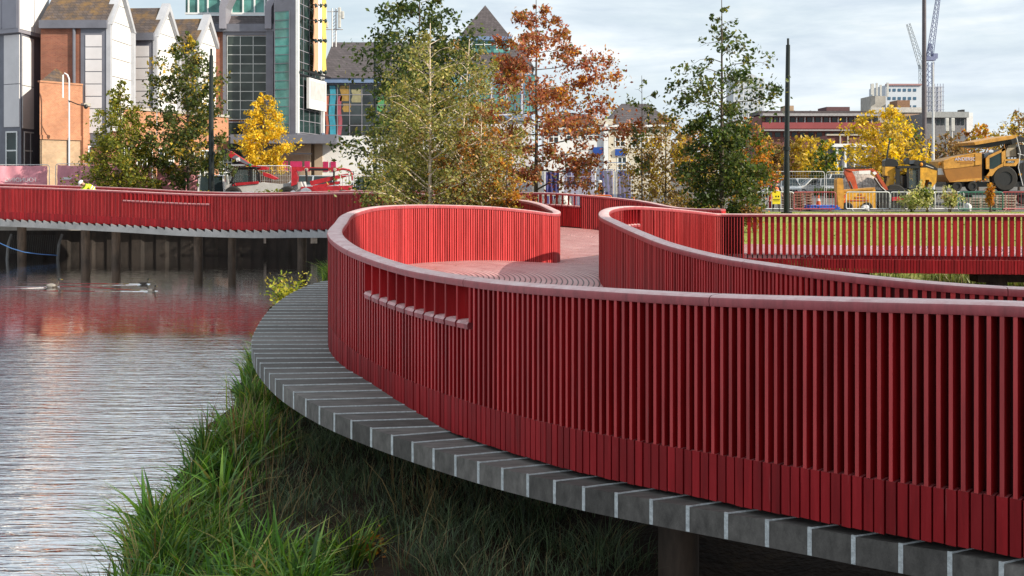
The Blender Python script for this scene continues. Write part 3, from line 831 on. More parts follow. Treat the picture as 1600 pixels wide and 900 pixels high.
# rough grass and reeds on the far bank and under the right-hand run
cen = []
for _ in range(420):
    y = rng.uniform(28.5, 32.6); x = rng.uniform(3, 22); cen.append((x, y, rng.uniform(.7, 1.2)))
a = tuft_field(cen, 26, (.15, .5), .3, .03, .6, np.array([(.10, .14, .02), (.17, .2, .04), (.25, .2, .08)]), [.45, .35, .2])
so = blades('bank_grass', a[0], a[1], a[2], a[3], a[4]); tag(so, kind='stuff')
cen = []
for _ in range(900):
    y = rng.uniform(33.6, 58); x = rng.uniform(4, 34)
    cen.append((x, y, rng.uniform(.6, 1.0)))
a = tuft_field(cen, 18, (.05, .13), .5, .03, .5, np.array([(.18, .235, .04), (.26, .31, .06), (.38, .38, .12)]), [.45, .4, .15])
so = blades('lawn_grass', a[0], a[1], a[2], a[3], a[4], 2); tag(so, kind='stuff')

# fallen leaves caught on the apron, the deck and the lawn
lv, lc = [], []
lpal = np.array([(.42, .22, .03), (.30, .12, .03), (.22, .10, .04), (.48, .30, .06), (.14, .08, .03)])
def litter(x, y, z, size):
    a = rng.uniform(0, 6.28); c, s_ = math.cos(a), math.sin(a); t = rng.normal(0, .25, 2)
    for dx, dy in ((-1, 0), (.1, -.5), (1, 0), (.1, .5)): lv.append((x + size * (dx * c - dy * s_), y + size * (dx * s_ + dy * c), z + .006 + size * .3 * abs(dx * t[0] + dy * t[1])))
    lc.append(lpal[rng.integers(len(lpal))] * rng.uniform(.7, 1.2))
for _ in range(420):
    i = rng.integers(0, len(dv)); p = dv[i]; litter(p[0] + rng.normal(0, .15), p[1] + rng.normal(0, .15), p[2], rng.uniform(.03, .05))
for _ in range(420):
    y = rng.uniform(34, 57); x = rng.uniform(4, 34); litter(x, y, float(height(np.array([x]), np.array([y]))[0]) + .03, rng.uniform(.05, .09))
lo_ = poly_mesh('fallen_leaves', lv, 4, lc, LEAF); tag(lo_, kind='stuff')
# ------------------------------------------------------------------ buildings
def gz(y): return float(height(np.array([60.0]), np.array([float(y)]))[0])
class Wall:
    """vertical wall plane between plan points a (left) and b (right) as seen from the pond"""
    def __init__(s, a, b):
        s.a = Vector((a[0], a[1], 0)); d = Vector((b[0] - a[0], b[1] - a[1], 0)); s.len = d.length; s.t = d.normalized(); s.n = Vector((s.t.y, -s.t.x, 0))
    def u(s, px):
        k = (px - 800) / F; return (k * s.a.y - s.a.x) / (s.t.x - k * s.t.y)
    def z(s, px, py):
        p = s.a + s.t * s.u(px); return CAM_Z - (py - 278) / F * p.y
    def pt(s, u, o, z): p = s.a + s.t * u + s.n * o; return (p.x, p.y, z)
    def box(s, mb, u0, u1, z0, z1, o0, o1):
        return mb.hexa([s.pt(u0, o1, z0), s.pt(u1, o1, z0), s.pt(u1, o0, z0), s.pt(u0, o0, z0)], [s.pt(u0, o1, z1), s.pt(u1, o1, z1), s.pt(u1, o0, z1), s.pt(u0, o0, z1)])
    def pbox(s, mb, px0, px1, py0, py1, o0, o1, ref=None):
        """box between columns px0..px1 and rows py0 (top)..py1 (bottom)"""
        r = ref if ref is not None else (px0 + px1) / 2
        return s.box(mb, s.u(px0), s.u(px1), s.z(r, py1), s.z(r, py0), o0, o1)
    def window(s, parent, u0, u1, z0, z1, nx, nz, glass, frame, fw=.06, o=.0, proud=.05, name='window'):
        m = MB()
        s.box(m, u0 - fw, u0, z0 - fw, z1 + fw, o, o + proud); s.box(m, u1, u1 + fw, z0 - fw, z1 + fw, o, o + proud)
        s.box(m, u0, u1, z1, z1 + fw, o, o + proud); s.box(m, u0, u1, z0 - fw, z0, o, o + proud)
        for i in range(1, nx):
            c = u0 + (u1 - u0) * i / nx; s.box(m, c - fw / 2, c + fw / 2, z0, z1, o, o + proud)
        for k in range(1, nz):
            c = z0 + (z1 - z0) * k / nz
            for i in range(nx):
                a = u0 + (u1 - u0) * i / nx + (fw / 2 if i else 0); b = u0 + (u1 - u0) * (i + 1) / nx - (fw / 2 if i < nx - 1 else 0)
                s.box(m, a, b, c - fw / 2, c + fw / 2, o, o + proud - .004)
        w = m.build(name, frame, parent)
        g = MB(); s.box(g, u0, u1, z0, z1, o - .02, o + .012); g.build('pane', glass, w)
        return w
    def pwindow(s, parent, px0, px1, py0, py1, nx, nz, glass, frame, **k):
        r = (px0 + px1) / 2
        return s.window(parent, s.u(px0), s.u(px1), s.z(r, py1), s.z(r, py0), nx, nz, glass, frame, **k)

BRICK = brick_mat('red_brick', (.26, .075, .045), (.33, .11, .06), (.25, .17, .13))
BRICK_LIT = brick_mat('sunlit_brick', (.44, .17, .085), (.52, .22, .11), (.42, .28, .2))  # the brick in its sunlit tone, light put into the colour
BRICK_BUFF = brick_mat('buff_brick', (.42, .27, .16), (.5, .33, .2), (.42, .34, .26))
SLATE = slate_mat('brown_slate', (.085, .066, .062), (.22, .12, .03))
SLATE_D = slate_mat('dark_slate', (.085, .072, .078))
GREYM = pm('blue_grey_metal', (.15, .155, .19), .5, .1, .12, 1.2)
GREYL = pm('lilac_grey_panel', (.27, .265, .31), .5, .1, .08, .8)
WHITEP = pm('white_cladding', (.72, .72, .72), .45, 0, .05, .7)
OFFW = pm('pale_cladding', (.64, .62, .64), .5, 0, .06, .7)
WHITEF = pm('white_frame', (.72, .74, .75), .5, 0, .06, 2)
CREAM = pm('cream_render', (.55, .51, .43), .8, 0, .12, .6)
TAN = pm('tan_stone', (.40, .31, .23), .75, 0, .12, .8)
CONC = pm('concrete', (.36, .34, .31), .85, 0, .2, .7)
DARKM = pm('dark_metal', (.018, .018, .02), .45, .2, .2, 6)
GLASS_T = glass_mat('teal_glass', (.13, .37, .34))
GLASS_D = glass_mat('dark_glass', (.025, .05, .05))
GLASS_B = glass_mat('brown_glass', (.045, .06, .055))
GLASS_W = glass_mat('window_glass', (.05, .065, .07))
GALV = pm('galvanised_steel', (.55, .56, .57), .5, .2, .15, 8)
BLUEM = pm('blue_frame_metal', (.16, .24, .40), .5, 0, .1, 2)

# --- panelled corner tower
t0 = empty('mall_tower', P(33, 300, 74), 'pale panelled corner tower with overhanging grey top at the left edge', 'building')
c = P(33, 0, 72); lft = P(-120, 0, 76.5); rgt = P(68, 0, 75.6)
wl = Wall((lft.x, lft.y), (c.x, c.y)); wr = Wall((c.x, c.y), (rgt.x, rgt.y))
body = MB(); zb = 2.0
cx, cy = c.x, c.y
inner = [(lft.x, lft.y), (cx, cy), (cx + .02, 75.2), (cx - 3, 80), (lft.x, 84)]
body.slab(inner, zb, 14.0).build('wall', GREYM, t0)
top = MB(); top.slab([(lft.x, lft.y - .35), (cx + .02, cy - .4), (cx + .38, 75.5), (cx - 2.4, 81), (lft.x, 84)], 14.0, 24).build('upper_storey', GREYL, t0)
wu = Wall((cx + .02, cy - .4), (cx + .38, 75.5))
pn = MB(); wu.box(pn, .12, wu.len * .48, 14.25, 23, 0, .03); wu.box(pn, wu.len * .51, wu.len - .05, 14.25, 23, 0, .03); pn.build('upper_panel', WHITEP, t0)
wul = Wall((lft.x, lft.y - .35), (cx + .02, cy - .4)); pl = MB()
for a, b in ((-1.6, -.15), (-3.3, -1.75), (-5, -3.4)): wul.box(pl, wul.len + a, wul.len + b, 14.3, 23, 0, .03)
pl.build('side_panel', GREYL, t0)
pn = MB()
for z0, z1 in ((7.4, 10.4), (10.45, 13.9)): wl.box(pn, wl.u(7), wl.u(31), z0, z1, 0, .05)
pn.build('wall_panel', OFFW, t0)
pn = MB()
for z0, z1 in ((7.3, 10.3), (10.35, 13.8)): wr.box(pn, .15, 2.7, z0, z1, 0, .05)
pn.build('wall_panel', WHITEP, t0)
wl.window(t0, wl.u(11), wl.u(26), 3.2, 7.0, 1, 3, GLASS_D, WHITEF, fw=.1)
wr.window(t0, .5, 2.3, 3.2, 7.0, 2, 3, GLASS_D, WHITEF, fw=.1)

# --- three gabled brick wings
def wing(name, label, pxc, dc, pxd, dd, zeave, zpeak, back, panel_len, group):
    C = Vector(((pxc - 800) / F * dc, dc, 0)); D = Vector(((pxd - 800) / F * dd, dd, 0))
    g = Wall((C.x, C.y), (D.x, D.y)); b = -g.n
    r = empty(name, (C.x, C.y, 2.05), label, 'building', group)
    sb = C + b * back
    sw = Wall((sb.x, sb.y), (C.x, C.y))
    Db = D + b * back
    MB().slab([(C.x, C.y), (D.x, D.y), (Db.x, Db.y), (sb.x, sb.y)], 2.0, zeave).build('wall', BRICK, r)
    # gable front
    m = MB(); n = 0; half = g.len / 2
    zz = 7.2
    while zz < zpeak - .4:
        z1 = min(zz + 1.32, zpeak - .25)
        def lim(z): return max(0.0, half - .1 - max(0, (z - zeave)) / (zpeak - zeave) * half)
        a0, a1 = lim(zz), lim(z1)
        m.hexa([g.pt(half - a0, .06, zz), g.pt(half + a0, .06, zz), g.pt(half + a0, .01, zz), g.pt(half - a0, .01, zz)], [g.pt(half - a1, .06, z1 - .05), g.pt(half + a1, .06, z1 - .05), g.pt(half + a1, .01, z1 - .05), g.pt(half - a1, .01, z1 - .05)])
        zz += 1.32
    m.build('gable_cladding', WHITEP, r)
    # gable infill behind the cladding
    gi = MB(); gi.add([g.pt(0, 0, zeave), g.pt(g.len, 0, zeave), g.pt(half, 0, zpeak)], [(0, 1, 2)]); gi.build('gable_wall', GREYM, r)
    # barge boards
    bb = MB()
    for sgn in (-1, 1):
        e = half + sgn * (half + .12); f = half
        bb.hexa([g.pt(e, .35, zeave - .25), g.pt(e, -.3, zeave - .25), g.pt(e - sgn * .34, -.3, zeave - .25), g.pt(e - sgn * .34, .35, zeave - .25)][::sgn],
                [g.pt(f + sgn * .02, .35, zpeak + .35), g.pt(f + sgn * .02, -.3, zpeak + .35), g.pt(f, -.3, zpeak - .25), g.pt(f, .35, zpeak - .25)][::sgn])
        g.box(bb, e - (.34 if sgn > 0 else 0), e + (0 if sgn > 0 else .34), 7.0, zeave - .25, 0, .3)
    bb.build('gable_frame', pm('pale_grey_trim', (.42, .43, .47), .5, 0, .1, 1), r)
    # roof: two slopes
    rf = MB(); pk0 = g.pt(half, .1, zpeak); pk1 = (Vector(pk0) + b * back)
    e0 = Vector(g.pt(-.25, .1, zeave)); e1 = Vector(g.pt(g.len + .25, .1, zeave))
    rf.quad(e0, pk0, pk1, e0 + b * back); rf.quad(pk0, e1, e1 + b * back, pk1)
    rf.build('roof', SLATE, r)
    gu = MB(); sw.box(gu, 0, sw.len + .1, zeave - .55, zeave + .02, .02, .3); gu.build('gutter', GREYM, r)
    # white strip panel in a grey surround on the flank, drainpipe
    pf = MB(); L_ = sw.len
    sw.box(pf, L_ - panel_len - .1, L_ - .02, 6.0, zeave - .55, 0, .06); pf.build('flank_frame', GREYM, r)
    pp = MB(); k = 7.0
    while k < zeave - 1.2:
        sw.box(pp, L_ - panel_len + .25, L_ - .35, k, k + .82, .06, .1); k += .88
    pp.build('flank_panel', OFFW, r)
    dp = MB(); p = sw.pt(L_ - panel_len - .55, .12, 0); dp.cyl((p[0], p[1], 9.2), (p[0], p[1], zeave - .5), .11, n=8); dp.build('drainpipe', GREYM, r)
    return r, g, sw
WG = 'gabled wings of the brick shopping centre'
wing('gabled_wing', 'nearest gabled brick wing with mossy slate roof, next to the panelled tower', 167, 73, 205, 77.5, 15.0, 17.6, 4.75, 1.75, WG)
wing('gabled_wing', 'middle gabled brick wing, between the nearest and farthest white gables', 240, 79, 277, 83.5, 14.95, 17.3, 8, 1.7, WG)
wing('gabled_wing', 'farthest gabled brick wing, beside the tall glass grid', 305, 84.5, 340, 89, 14.9, 17.3, 8, 1.5, WG)

# --- low brick annexe in front
an = empty('brick_annexe', P(95, 300, 70), 'low sunlit orange brick annexe below the nearest gable', 'building')
a = P(62, 0, 70); b = P(129, 0, 72.6)
wa = Wall((a.x, a.y), (b.x, b.y))
zt = 10.35
MB().slab([(a.x, a.y), (b.x, b.y), (b.x - .3, b.y + .3), (a.x - .1, a.y + 4)], 6.6, zt).build('wall', BRICK_LIT, an)
MB().slab([(a.x, a.y + .06), (b.x, b.y + .06), (b.x - .3, b.y + .3), (a.x - .1, a.y + 4)], 2.0, 6.55).build('lower_wall', BRICK_BUFF, an)
m = MB(); wa.box(m, 0, wa.len, 6.45, 6.75, .0, .07); m.build('string_course', BRICK_LIT, an)
m = MB(); wa.box(m, 0, wa.len, zt, zt + .12, -.25, .06); m.build('coping', BRICK_LIT, an)
m = MB(); m.add([(a.x, a.y + .15, zt + .1), (b.x - .8, b.y - .5, zt + .1), (b.x - 2.6, b.y + .6, zt + 1.2), (a.x - .3, a.y + 3.6, zt + 1.5)], [(0, 1, 2, 3)]); m.build('roof', SLATE, an)
m = MB(); wa.box(m, wa.u(105), wa.u(108), 2.4, 6.6, .02, .12); m.build('drainpipe', GREYM, an)
# bracket lamp on the annexe wall
bl = empty('wall_lamp', P(108, 160, 69.5), 'slim white hooped lamp with a side bracket on the orange brick', 'lamp')
p = P(108, 0, 69.0)
m = MB(); m.tube([(p.x, p.y, 2.0), (p.x, p.y, 10.1), (p.x, p.y, 10.45), (p.x - .12, p.y, 10.75), (p.x - .3, p.y, 10.85), (p.x - .42, p.y, 10.7), (p.x - .42, p.y, 9.2)], .055, 8); m.build('post', WHITEF, bl)
m = MB(); m.tube([(p.x, p.y - .05, 9.0), (p.x + .6, p.y - .05, 8.75), (p.x + 1.1, p.y - .05, 8.65)], .04, 6).sphere((p.x + 1.15, p.y - .05, 8.6), (.14, .12, .16)); m.build('bracket', DARKM, bl)

# --- low white-framed podium under the gables
po_ = empty('brick_podium', P(245, 300, 78), 'low brick frontage with white windows behind the left trees', 'building')
a = P(130, 0, 72.4); b = P(357, 0, 86.5)
wp = Wall((a.x, a.y), (b.x, b.y))
ab = a - Vector((2.2, -1, 0)); 
MB().slab([(a.x, a.y), (b.x, b.y), (b.x - .8, b.y + .4), (a.x - .8, a.y + .3)], 2.0, 8.9).build('wall', BRICK_LIT, po_)
m = MB(); wp.box(m, 0, wp.len, 8.9, 9.1, -.5, .1); m.build('coping', CONC, po_)
for k in range(7):
    u = .5 + k * 2.3
    wp.window(po_, u, u + 1.5, 3.4, 6.0, 3, 3, GLASS_W, WHITEF, fw=.08)

# --- glass atrium block
at = empty('atrium_block', P(378, 300, 88), 'tall glazed block with a square window grid between brick and grey columns', 'building')
a = P(322, 0, 88.5); b = P(430, 0, 88.5); w1 = Wall((a.x, a.y), (b.x, b.y))
def Z(py, d=88.5): return CAM_Z - (py - 278) / F * d
MB().slab([(a.x, a.y), (b.x, b.y), (b.x, b.y + 14), (a.x, a.y + 14)], 2.0, Z(38)).build('wall', BRICK, at)
m = MB(); w1.pbox(m, 328, 430, 38, 50, 0, .35); m.build('fascia', GREYM, at)
m = MB(); w1.pbox(m, 417, 428, 50, 258, 0, .3); w1.pbox(m, 349, 354, 50, 258, 0, .15); w1.pbox(m, 354, 417, 50, 55, 0, .15); m.build('column', GREYM, at)
w1.pwindow(at, 356, 416, 57, 186, 3, 9, GLASS_B, pm('pale_mullion', (.45, .47, .48), .5), fw=.055, o=.06, name='window_grid')
w1.pwindow(at, 356, 416, 192, 255, 2, 3, GLASS_B, GREYM, fw=.12, o=.06, name='window_grid')
m = MB(); m.quad((a.x, a.y + .1, Z(38)), (b.x, b.y + .1, Z(38)), (b.x, b.y + 1.4, Z(20)), (a.x, a.y + 1.4, Z(20))); m.build('roof', SLATE_D, at)
ac = Wall((P(290, 0, 90).x, 90), (P(430, 0, 90).x, 90))
m = MB(); ac.pbox(m, 290, 430, -40, 21, -.2, 0); m.build('clerestory', GLASS_T, at)
m = MB()
for px in (295, 310, 325, 345, 362, 380, 398, 414, 430): ac.pbox(m, px - 1, px + 1, -40, 21, 0, .12)
ac.pbox(m, 290, 430, 20, 23, .0, .2); ac.pbox(m, 290, 430, -4, -2, 0, .1); m.build('glazing_bars', WHITEF, at)
for px in (349, 420):
    m = MB(); x = (px - 800) / F * 88.2
    m.prism([(x - .28, Z(46)), (x + .28, Z(46)), (x + .28, Z(14)), (x + .75, Z(-4)), (x + .75, Z(-14)), (x + .2, Z(-14)), (x - .28, Z(12))], 87.9, 89.6); m.build('roof_rib', GREYL, at)
# entrance below
ent = MB(); we = Wall((P(425, 0, 87).x, 87), (P(527, 0, 87).x, 87))
cs_ = []
for k in range(13):
    u = k / 12; px = 425 + 60 * u; dd = 87.4 - 1.2 * math.sin(u * math.pi * .6)
    cs_.append(((px - 800) / F * dd, dd))
cs2 = [(x, y + .3) for x, y in cs_]
for k in range(12): ent.hexa([(cs_[k][0], cs_[k][1], 2.0), (cs_[k + 1][0], cs_[k + 1][1], 2.0), (cs2[k + 1][0], cs2[k + 1][1], 2.0), (cs2[k][0], cs2[k][1], 2.0)], [(cs_[k][0], cs_[k][1], Z(222, 87)), (cs_[k + 1][0], cs_[k + 1][1], Z(222, 87)), (cs2[k + 1][0], cs2[k + 1][1], Z(222, 87)), (cs2[k][0], cs2[k][1], Z(222, 87))])
ent.build('entrance_wall', TAN, at)
m = MB(); we.pbox(m, 485, 492, 222, 275, -.6, -.3); we.pbox(m, 492, 504, 222, 300, -.3, .2); m.build('entrance_pier', TAN, at)
m = MB(); we.pbox(m, 504, 600, 212, 300, -.5, 0); m.build('white_wall', WHITEP, at)
MAG = pm('magenta_poster', (.45, .02, .10), .5)
for x0, x1, oo in ((439, 456, 1.6), (460, 478, 1.6), (482, 490, 1.6), (505, 513, .02), (517, 525, .02)):
    m = MB(); we.pbox(m, x0, x1, 252.5, 268, oo, oo + .05); m.build('poster', MAG, at)
m = MB(); we.pbox(m, 424, 492, 240, 241.5, 1.25, 1.7); m.build('entrance_rail', GREYM, at)
ca = MB(); wc = Wall((P(360, 0, 84.5).x, 84.5), (P(526, 0, 84.5).x, 84.5)); wc.pbox(ca, 360, 526, 210, 224, -3.5, 0); ca.build('canopy', GREYM, at)

# --- glass corner tower with banner and billboard
gt = empty('glass_tower', P(465, 300, 87), 'teal glass corner tower with orange and yellow banners over a blank billboard', 'building')
c = P(462, 0, 86.0); l = P(428, 0, 86.6); r_ = P(503, 0, 92.5)
wl = Wall((l.x, l.y), (c.x, c.y)); wr = Wall((c.x, c.y), (r_.x, r_.y))
MB().slab([(l.x, l.y), (c.x, c.y), (r_.x, r_.y), (r_.x - 1, r_.y + 3), (l.x, r_.y + 3)], Z(223, 86), Z(-14, 86)).build('wall', GREYM, gt)
pk = MB(); mid = (c + r_) / 2
for (q0, q1) in ((0, .5), (.5, 1)):
    A_ = c.lerp(r_, q0); B_ = c.lerp(r_, q1); Mx = A_.lerp(B_, .5)
    zt_ = Z(-14, 86); bk = Vector((-2, 3, 0))
    pk.add([(A_.x, A_.y, zt_), (B_.x, B_.y, zt_), (Mx.x, Mx.y, zt_ + 2.2), (A_.x + bk.x, A_.y + bk.y, zt_), (B_.x + bk.x, B_.y + bk.y, zt_), (Mx.x + bk.x, Mx.y + bk.y, zt_ + 2.2)], [(0, 1, 2), (0, 2, 5, 3), (1, 4, 5, 2), (3, 5, 4)])
pk.build('peaked_top', GREYM, gt)
wl.pwindow(gt, 430, 452, 18, 207, 1, 14, GLASS_T, GREYM, fw=.05, o=.02, name='window_strip')
wr.pwindow(gt, 464, 500, -6, 208, 4, 12, GLASS_D, GREYL, fw=.05, o=.02, name='window_grid')
m = MB(); wr.pbox(m, 462, 463.5, -10, 208, 0, .25); wr.pbox(m, 501.5, 503, -10, 208, 0, .25); m.build('corner_trim', WHITEF, gt)
m = MB(); wr.pbox(m, 462, 506, 114.5, 117, .5, .7); m.build('banner_rail', DARKM, gt)
# hanging banner: three strips of orange, white and yellow pennants
banner = [('orange_pennant', (.62, .33, .20), 479.5, 486), ('white_pennant', (.75, .74, .72), 487, 492.5), ('yellow_pennant', (.66, .47, .12), 493.5, 500)]
for nm, colr, x0, x1 in banner:
    m = MB()
    for k, (y0, y1) in enumerate(((-14, 8), (10, 32), (34, 62), (66, 112))):
        rr = (x0 + x1) / 2; n_ = 6
        for q in range(n_):
            f0, f1 = q / n_, (q + 1) / n_
            bow = lambda f: 1.1 * math.sin(f * math.pi) * (1 if x0 < 486 else -1 if x0 > 492 else 0)
            ya, yb = y0 + (y1 - y0) * f0, y0 + (y1 - y0) * f1
            m.hexa([wr.pt(wr.u(x0 + bow(f1)), .62, wr.z(rr, yb)), wr.pt(wr.u(x1 + bow(f1)), .62, wr.z(rr, yb)), wr.pt(wr.u(x1 + bow(f1)), .55, wr.z(rr, yb)), wr.pt(wr.u(x0 + bow(f1)), .55, wr.z(rr, yb))],
                   [wr.pt(wr.u(x0 + bow(f0)), .62, wr.z(rr, ya)), wr.pt(wr.u(x1 + bow(f0)), .62, wr.z(rr, ya)), wr.pt(wr.u(x1 + bow(f0)), .55, wr.z(rr, ya)), wr.pt(wr.u(x0 + bow(f0)), .55, wr.z(rr, ya))])
    m.build(nm, pm('fabric_' + nm, colr, .7, 0, .05), gt)
m = MB()
for y in (9, 33, 64, 113):
    for x in (481.5, 489.5, 497):
        q = wr.pt(wr.u(x), .64, wr.z(x, y)); m.sphere(q, (.2, .1, .2), 8, 6)
m.build('pennant_link', pm('dark_teal', (.015, .035, .035), .5), gt)
m = MB(); wr.pbox(m, 473, 500, 125, 172, .35, .6, ref=487); b_ = m.build('billboard', WHITEP, gt)
m = MB(); wr.pbox(m, 474.5, 498.5, 129, 157, .6, .62, ref=487); m.build('faded_print', pm('faded_print', (.55, .47, .47), .6, 0, .12, 2), b_)

# --- slate hall with coloured glazing
hl = empty('slate_hall', P(560, 300, 95), 'long slate roofed hall with blue framed art glazing beside the glass tower', 'building')
a = P(503, 0, 96); b = P(700, 0, 96); wh = Wall((a.x, a.y), (b.x, b.y))
MB().slab([(a.x, a.y), (b.x, b.y), (b.x, 108), (a.x, 108)], 2.0, Z(124, 96)).build('wall', GREYM, hl)
m = MB(); m.quad((a.x - .2, 95.4, Z(122, 95.4)), (b.x, 95.4, Z(122, 95.4)), (b.x, 103, Z(66, 103)), (a.x - .2, 103, Z(66, 103))); m.build('roof', SLATE_D, hl)
m = MB(); wh.pbox(m, 502, 700, 122, 130, 0, .5); m.build('gutter', BLUEM, hl)
m = MB(); wh.pbox(m, 503, 507, 130, 212, 0, .2); m.build('corner_post', BLUEM, hl)
wh.pwindow(hl, 508, 700, 132, 212, 10, 5, GLASS_W, GREYL, fw=.06, o=.04, name='window_grid')
artc = [(.05, .30, .42), (.42, .12, .08), (.35, .22, .06), (.08, .3, .12), (.35, .09, .12), (.3, .28, .16)]
for k, (x0, x1, y0, y1, ci) in enumerate(((515, 524, 134, 211, 0), (509, 513, 150, 210, 1), (528, 534, 150, 211, 4), (532, 546, 134, 158, 2), (550, 566, 140, 160, 5), (590, 600, 150, 175, 3), (536, 548, 162, 175, 2))):
    m = MB(); n_ = 5
    for q in range(n_):
        f0, f1 = q / n_, (q + 1) / n_; j0 = 1.2 * math.sin(q * 1.7 + k); j1 = 1.2 * math.sin((q + 1) * 1.7 + k); r0 = (x0 + x1) / 2
        m.quad(wh.pt(wh.u(x0 + j1), .062, wh.z(r0, y0 + (y1 - y0) * f1)), wh.pt(wh.u(x1 + j1), .062, wh.z(r0, y0 + (y1 - y0) * f1)), wh.pt(wh.u(x1 + j0), .062, wh.z(r0, y0 + (y1 - y0) * f0)), wh.pt(wh.u(x0 + j0), .062, wh.z(r0, y0 + (y1 - y0) * f0)))
    m.build('art_film', pm('art_film_%d' % ci, artc[ci], .4), hl)
m = MB(); wh.pbox(m, 503, 700, 214, 236, .02, .5); m.build('white_band', WHITEP, hl)
# antenna mast on the hall
am = empty('antenna_mast', P(522, 68, 102), 'small telecom mast with pale panel antennas on the slate roof', 'antenna')
p = P(522, 68, 102); s_ = 102 / F
m = MB()
for dx in (-3, 3): m.cyl((p.x + dx * s_, 102, p.z - .6), (p.x + dx * s_, 102, p.z + 55 * s_), .07, n=6)
for k in range(9): m.cyl((p.x - 3 * s_, 102, p.z + k * 5 * s_), (p.x + 3 * s_, 102, p.z + (k + 1) * 5 * s_), .035, n=5)
for yy in (22, 50): m.cyl((p.x - 14 * s_, 102, p.z + yy * s_), (p.x + 14 * s_, 102, p.z + yy * s_), .06, n=6)
m.build('lattice', GALV, am)
for dx, y0, y1 in ((-13, 38, 52), (-11, 24, 34), (9, 24, 56), (14, 38, 50)):
    m = MB(); m.box((p.x + dx * s_, 101.8, p.z + (y0 + y1) / 2 * s_), (4.5 * s_, .2, (y1 - y0) * s_), bev=.04); m.build('panel_antenna', pm('antenna_panel', (.5, .5, .48), .5), am)

# --- pyramid roofed tower behind the trees
py_ = empty('pyramid_tower', P(757, 300, 122), 'slate pyramid roof on a blue glazed lantern rising behind the trees', 'building')
def Zq(py, d=120): return CAM_Z - (py - 278) / F * d
X0 = (757 - 800) / F * 120; h_ = 41 / F * 120
m = MB(); zc = Zq(58)
m.add([(X0 - h_, 120, zc), (X0 + h_, 120, zc), (X0 + h_, 120 + 2 * h_, zc), (X0 - h_, 120 + 2 * h_, zc), (X0, 120 + h_, Zq(8, 123))], [(0, 1, 4), (1, 2, 4), (2, 3, 4), (3, 0, 4)]); m.build('pyramid_roof', SLATE_D, py_)
m = MB(); m.box((X0, 120 + h_, zc - .15), (2 * h_ + .3, 2 * h_ + .3, .45)); m.build('eaves_band', BLUEM, py_)
wz = Wall((X0 - h_ * .95, 120.15), (X0 + h_ * .95, 120.15))
MB().box((X0, 120.2 + h_, Zq(67)), (h_ * 1.9, h_ * 1.9, 2.2)).build('lantern', GLASS_T, py_)
m = MB()
for k in range(5): wz.box(m, k * wz.len / 4 - .06, k * wz.len / 4 + .06, Zq(78), zc - .4, 0, .1)
wz.box(m, -.06, wz.len + .06, Zq(70), Zq(69), .0, .12); m.build('lantern_frame', WHITEF, py_)
m = MB(); xa, xb = (690 - 800) / F * 118, (835 - 800) / F * 118
m.add([(xa, 117.5, Zq(106, 117.5)), (xb, 117.5, Zq(106, 117.5)), (xb - 1.5, 122, Zq(70, 122)), (xa + 3, 122, Zq(70, 122)), (xb, 130, Zq(106, 117.5)), (xa, 130, Zq(106, 117.5))], [(0, 1, 2, 3), (1, 4, 2), (0, 3, 5)]); m.build('lower_roof', SLATE_D, py_)
MB().slab([(xa + .3, 118), (xb - .3, 118), (xb - .3, 130), (xa + .3, 130)], 2, Zq(106, 117.5)).build('wall', OFFW, py_)
wq = Wall((xa + .3, 118), (xb - .3, 118))
for k in range(6): wq.window(py_, .5 + k * 1.75, 1.8 + k * 1.75, Zq(178), Zq(120), 2, 4, GLASS_T, BLUEM, fw=.09)
m = MB(); wq.box(m, 0, wq.len, Zq(190), Zq(182), 0, .3); m.build('blue_band', BLUEM, py_)

# --- cream houses
def hip_house(name, label, px0, px1, d, dep, py_eave, py_ridge, wallm, wins, group=None):
    a = P(px0, 0, d); b = P(px1, 0, d); w_ = Wall((a.x, a.y), (b.x, b.y))
    r = empty(name, P((px0 + px1) / 2, 300, d), label, 'house', group)
    ze, zr = Z(py_eave, d), Z(py_ridge, d + dep / 2)
    MB().slab([(a.x, d), (b.x, d), (b.x, d + dep), (a.x, d + dep)], 2.0, ze).build('wall', wallm, r)
    o = .45; q = min(dep / 2, (b.x - a.x) / 2 - .2)
    m = MB(); m.add([(a.x - o, d - o, ze), (b.x + o, d - o, ze), (b.x + o, d + dep + o, ze), (a.x - o, d + dep + o, ze), (a.x + q * .6, d + dep / 2, zr), (b.x - q * .6, d + dep / 2, zr)], [(0, 1, 5, 4), (1, 2, 5), (2, 3, 4, 5), (3, 0, 4), (3, 2, 1, 0)]); m.build('roof', SLATE_D, r)
    m = MB(); w_.box(m, -.4, w_.len + .4, ze - .22, ze - .02, 0, .45); m.build('gutter', WHITEF, r)
    for x0, x1, y0, y1, nx, nz in wins: w_.pwindow(r, x0, x1, y0, y1, nx, nz, GLASS_W, WHITEF, fw=.09)
    return r, w_
h1, w_ = hip_house('cream_house', 'cream house under a broad dark hipped roof, right of the red leaved tree', 951, 1048, 104, 9, 195, 162, CREAM, [(988, 998, 215, 230, 2, 2), (1002, 1012, 215, 230, 2, 2), (962, 976, 214, 228, 2, 2), (1020, 1034, 215, 230, 2, 2), (966, 978, 246, 275, 2, 3), (1000, 1016, 248, 272, 3, 2)])
m = MB(); w_.pbox(m, 961, 978, 233, 243, .02, .2); m.build('shop_sign', pm('shop_blue', (.01, .06, .30), .5), h1)
h2, w_ = hip_house('white_house', 'white terrace with a row of small upstairs windows, half hidden by the red leaves', 850, 946, 101, 8, 199, 178, WHITEP, [(886 + k * 11, 893 + k * 11, 206, 217, 1, 2) for k in range(5)] + [(858, 872, 206, 222, 2, 2), (886, 900, 246, 290, 2, 3), (908, 924, 246, 290, 2, 3)])
m = MB(); w_.pbox(m, 926, 942, 230, 242, .02, .2); m.build('shop_sign', pm('shop_blue', (.01, .06, .30), .5), h2)
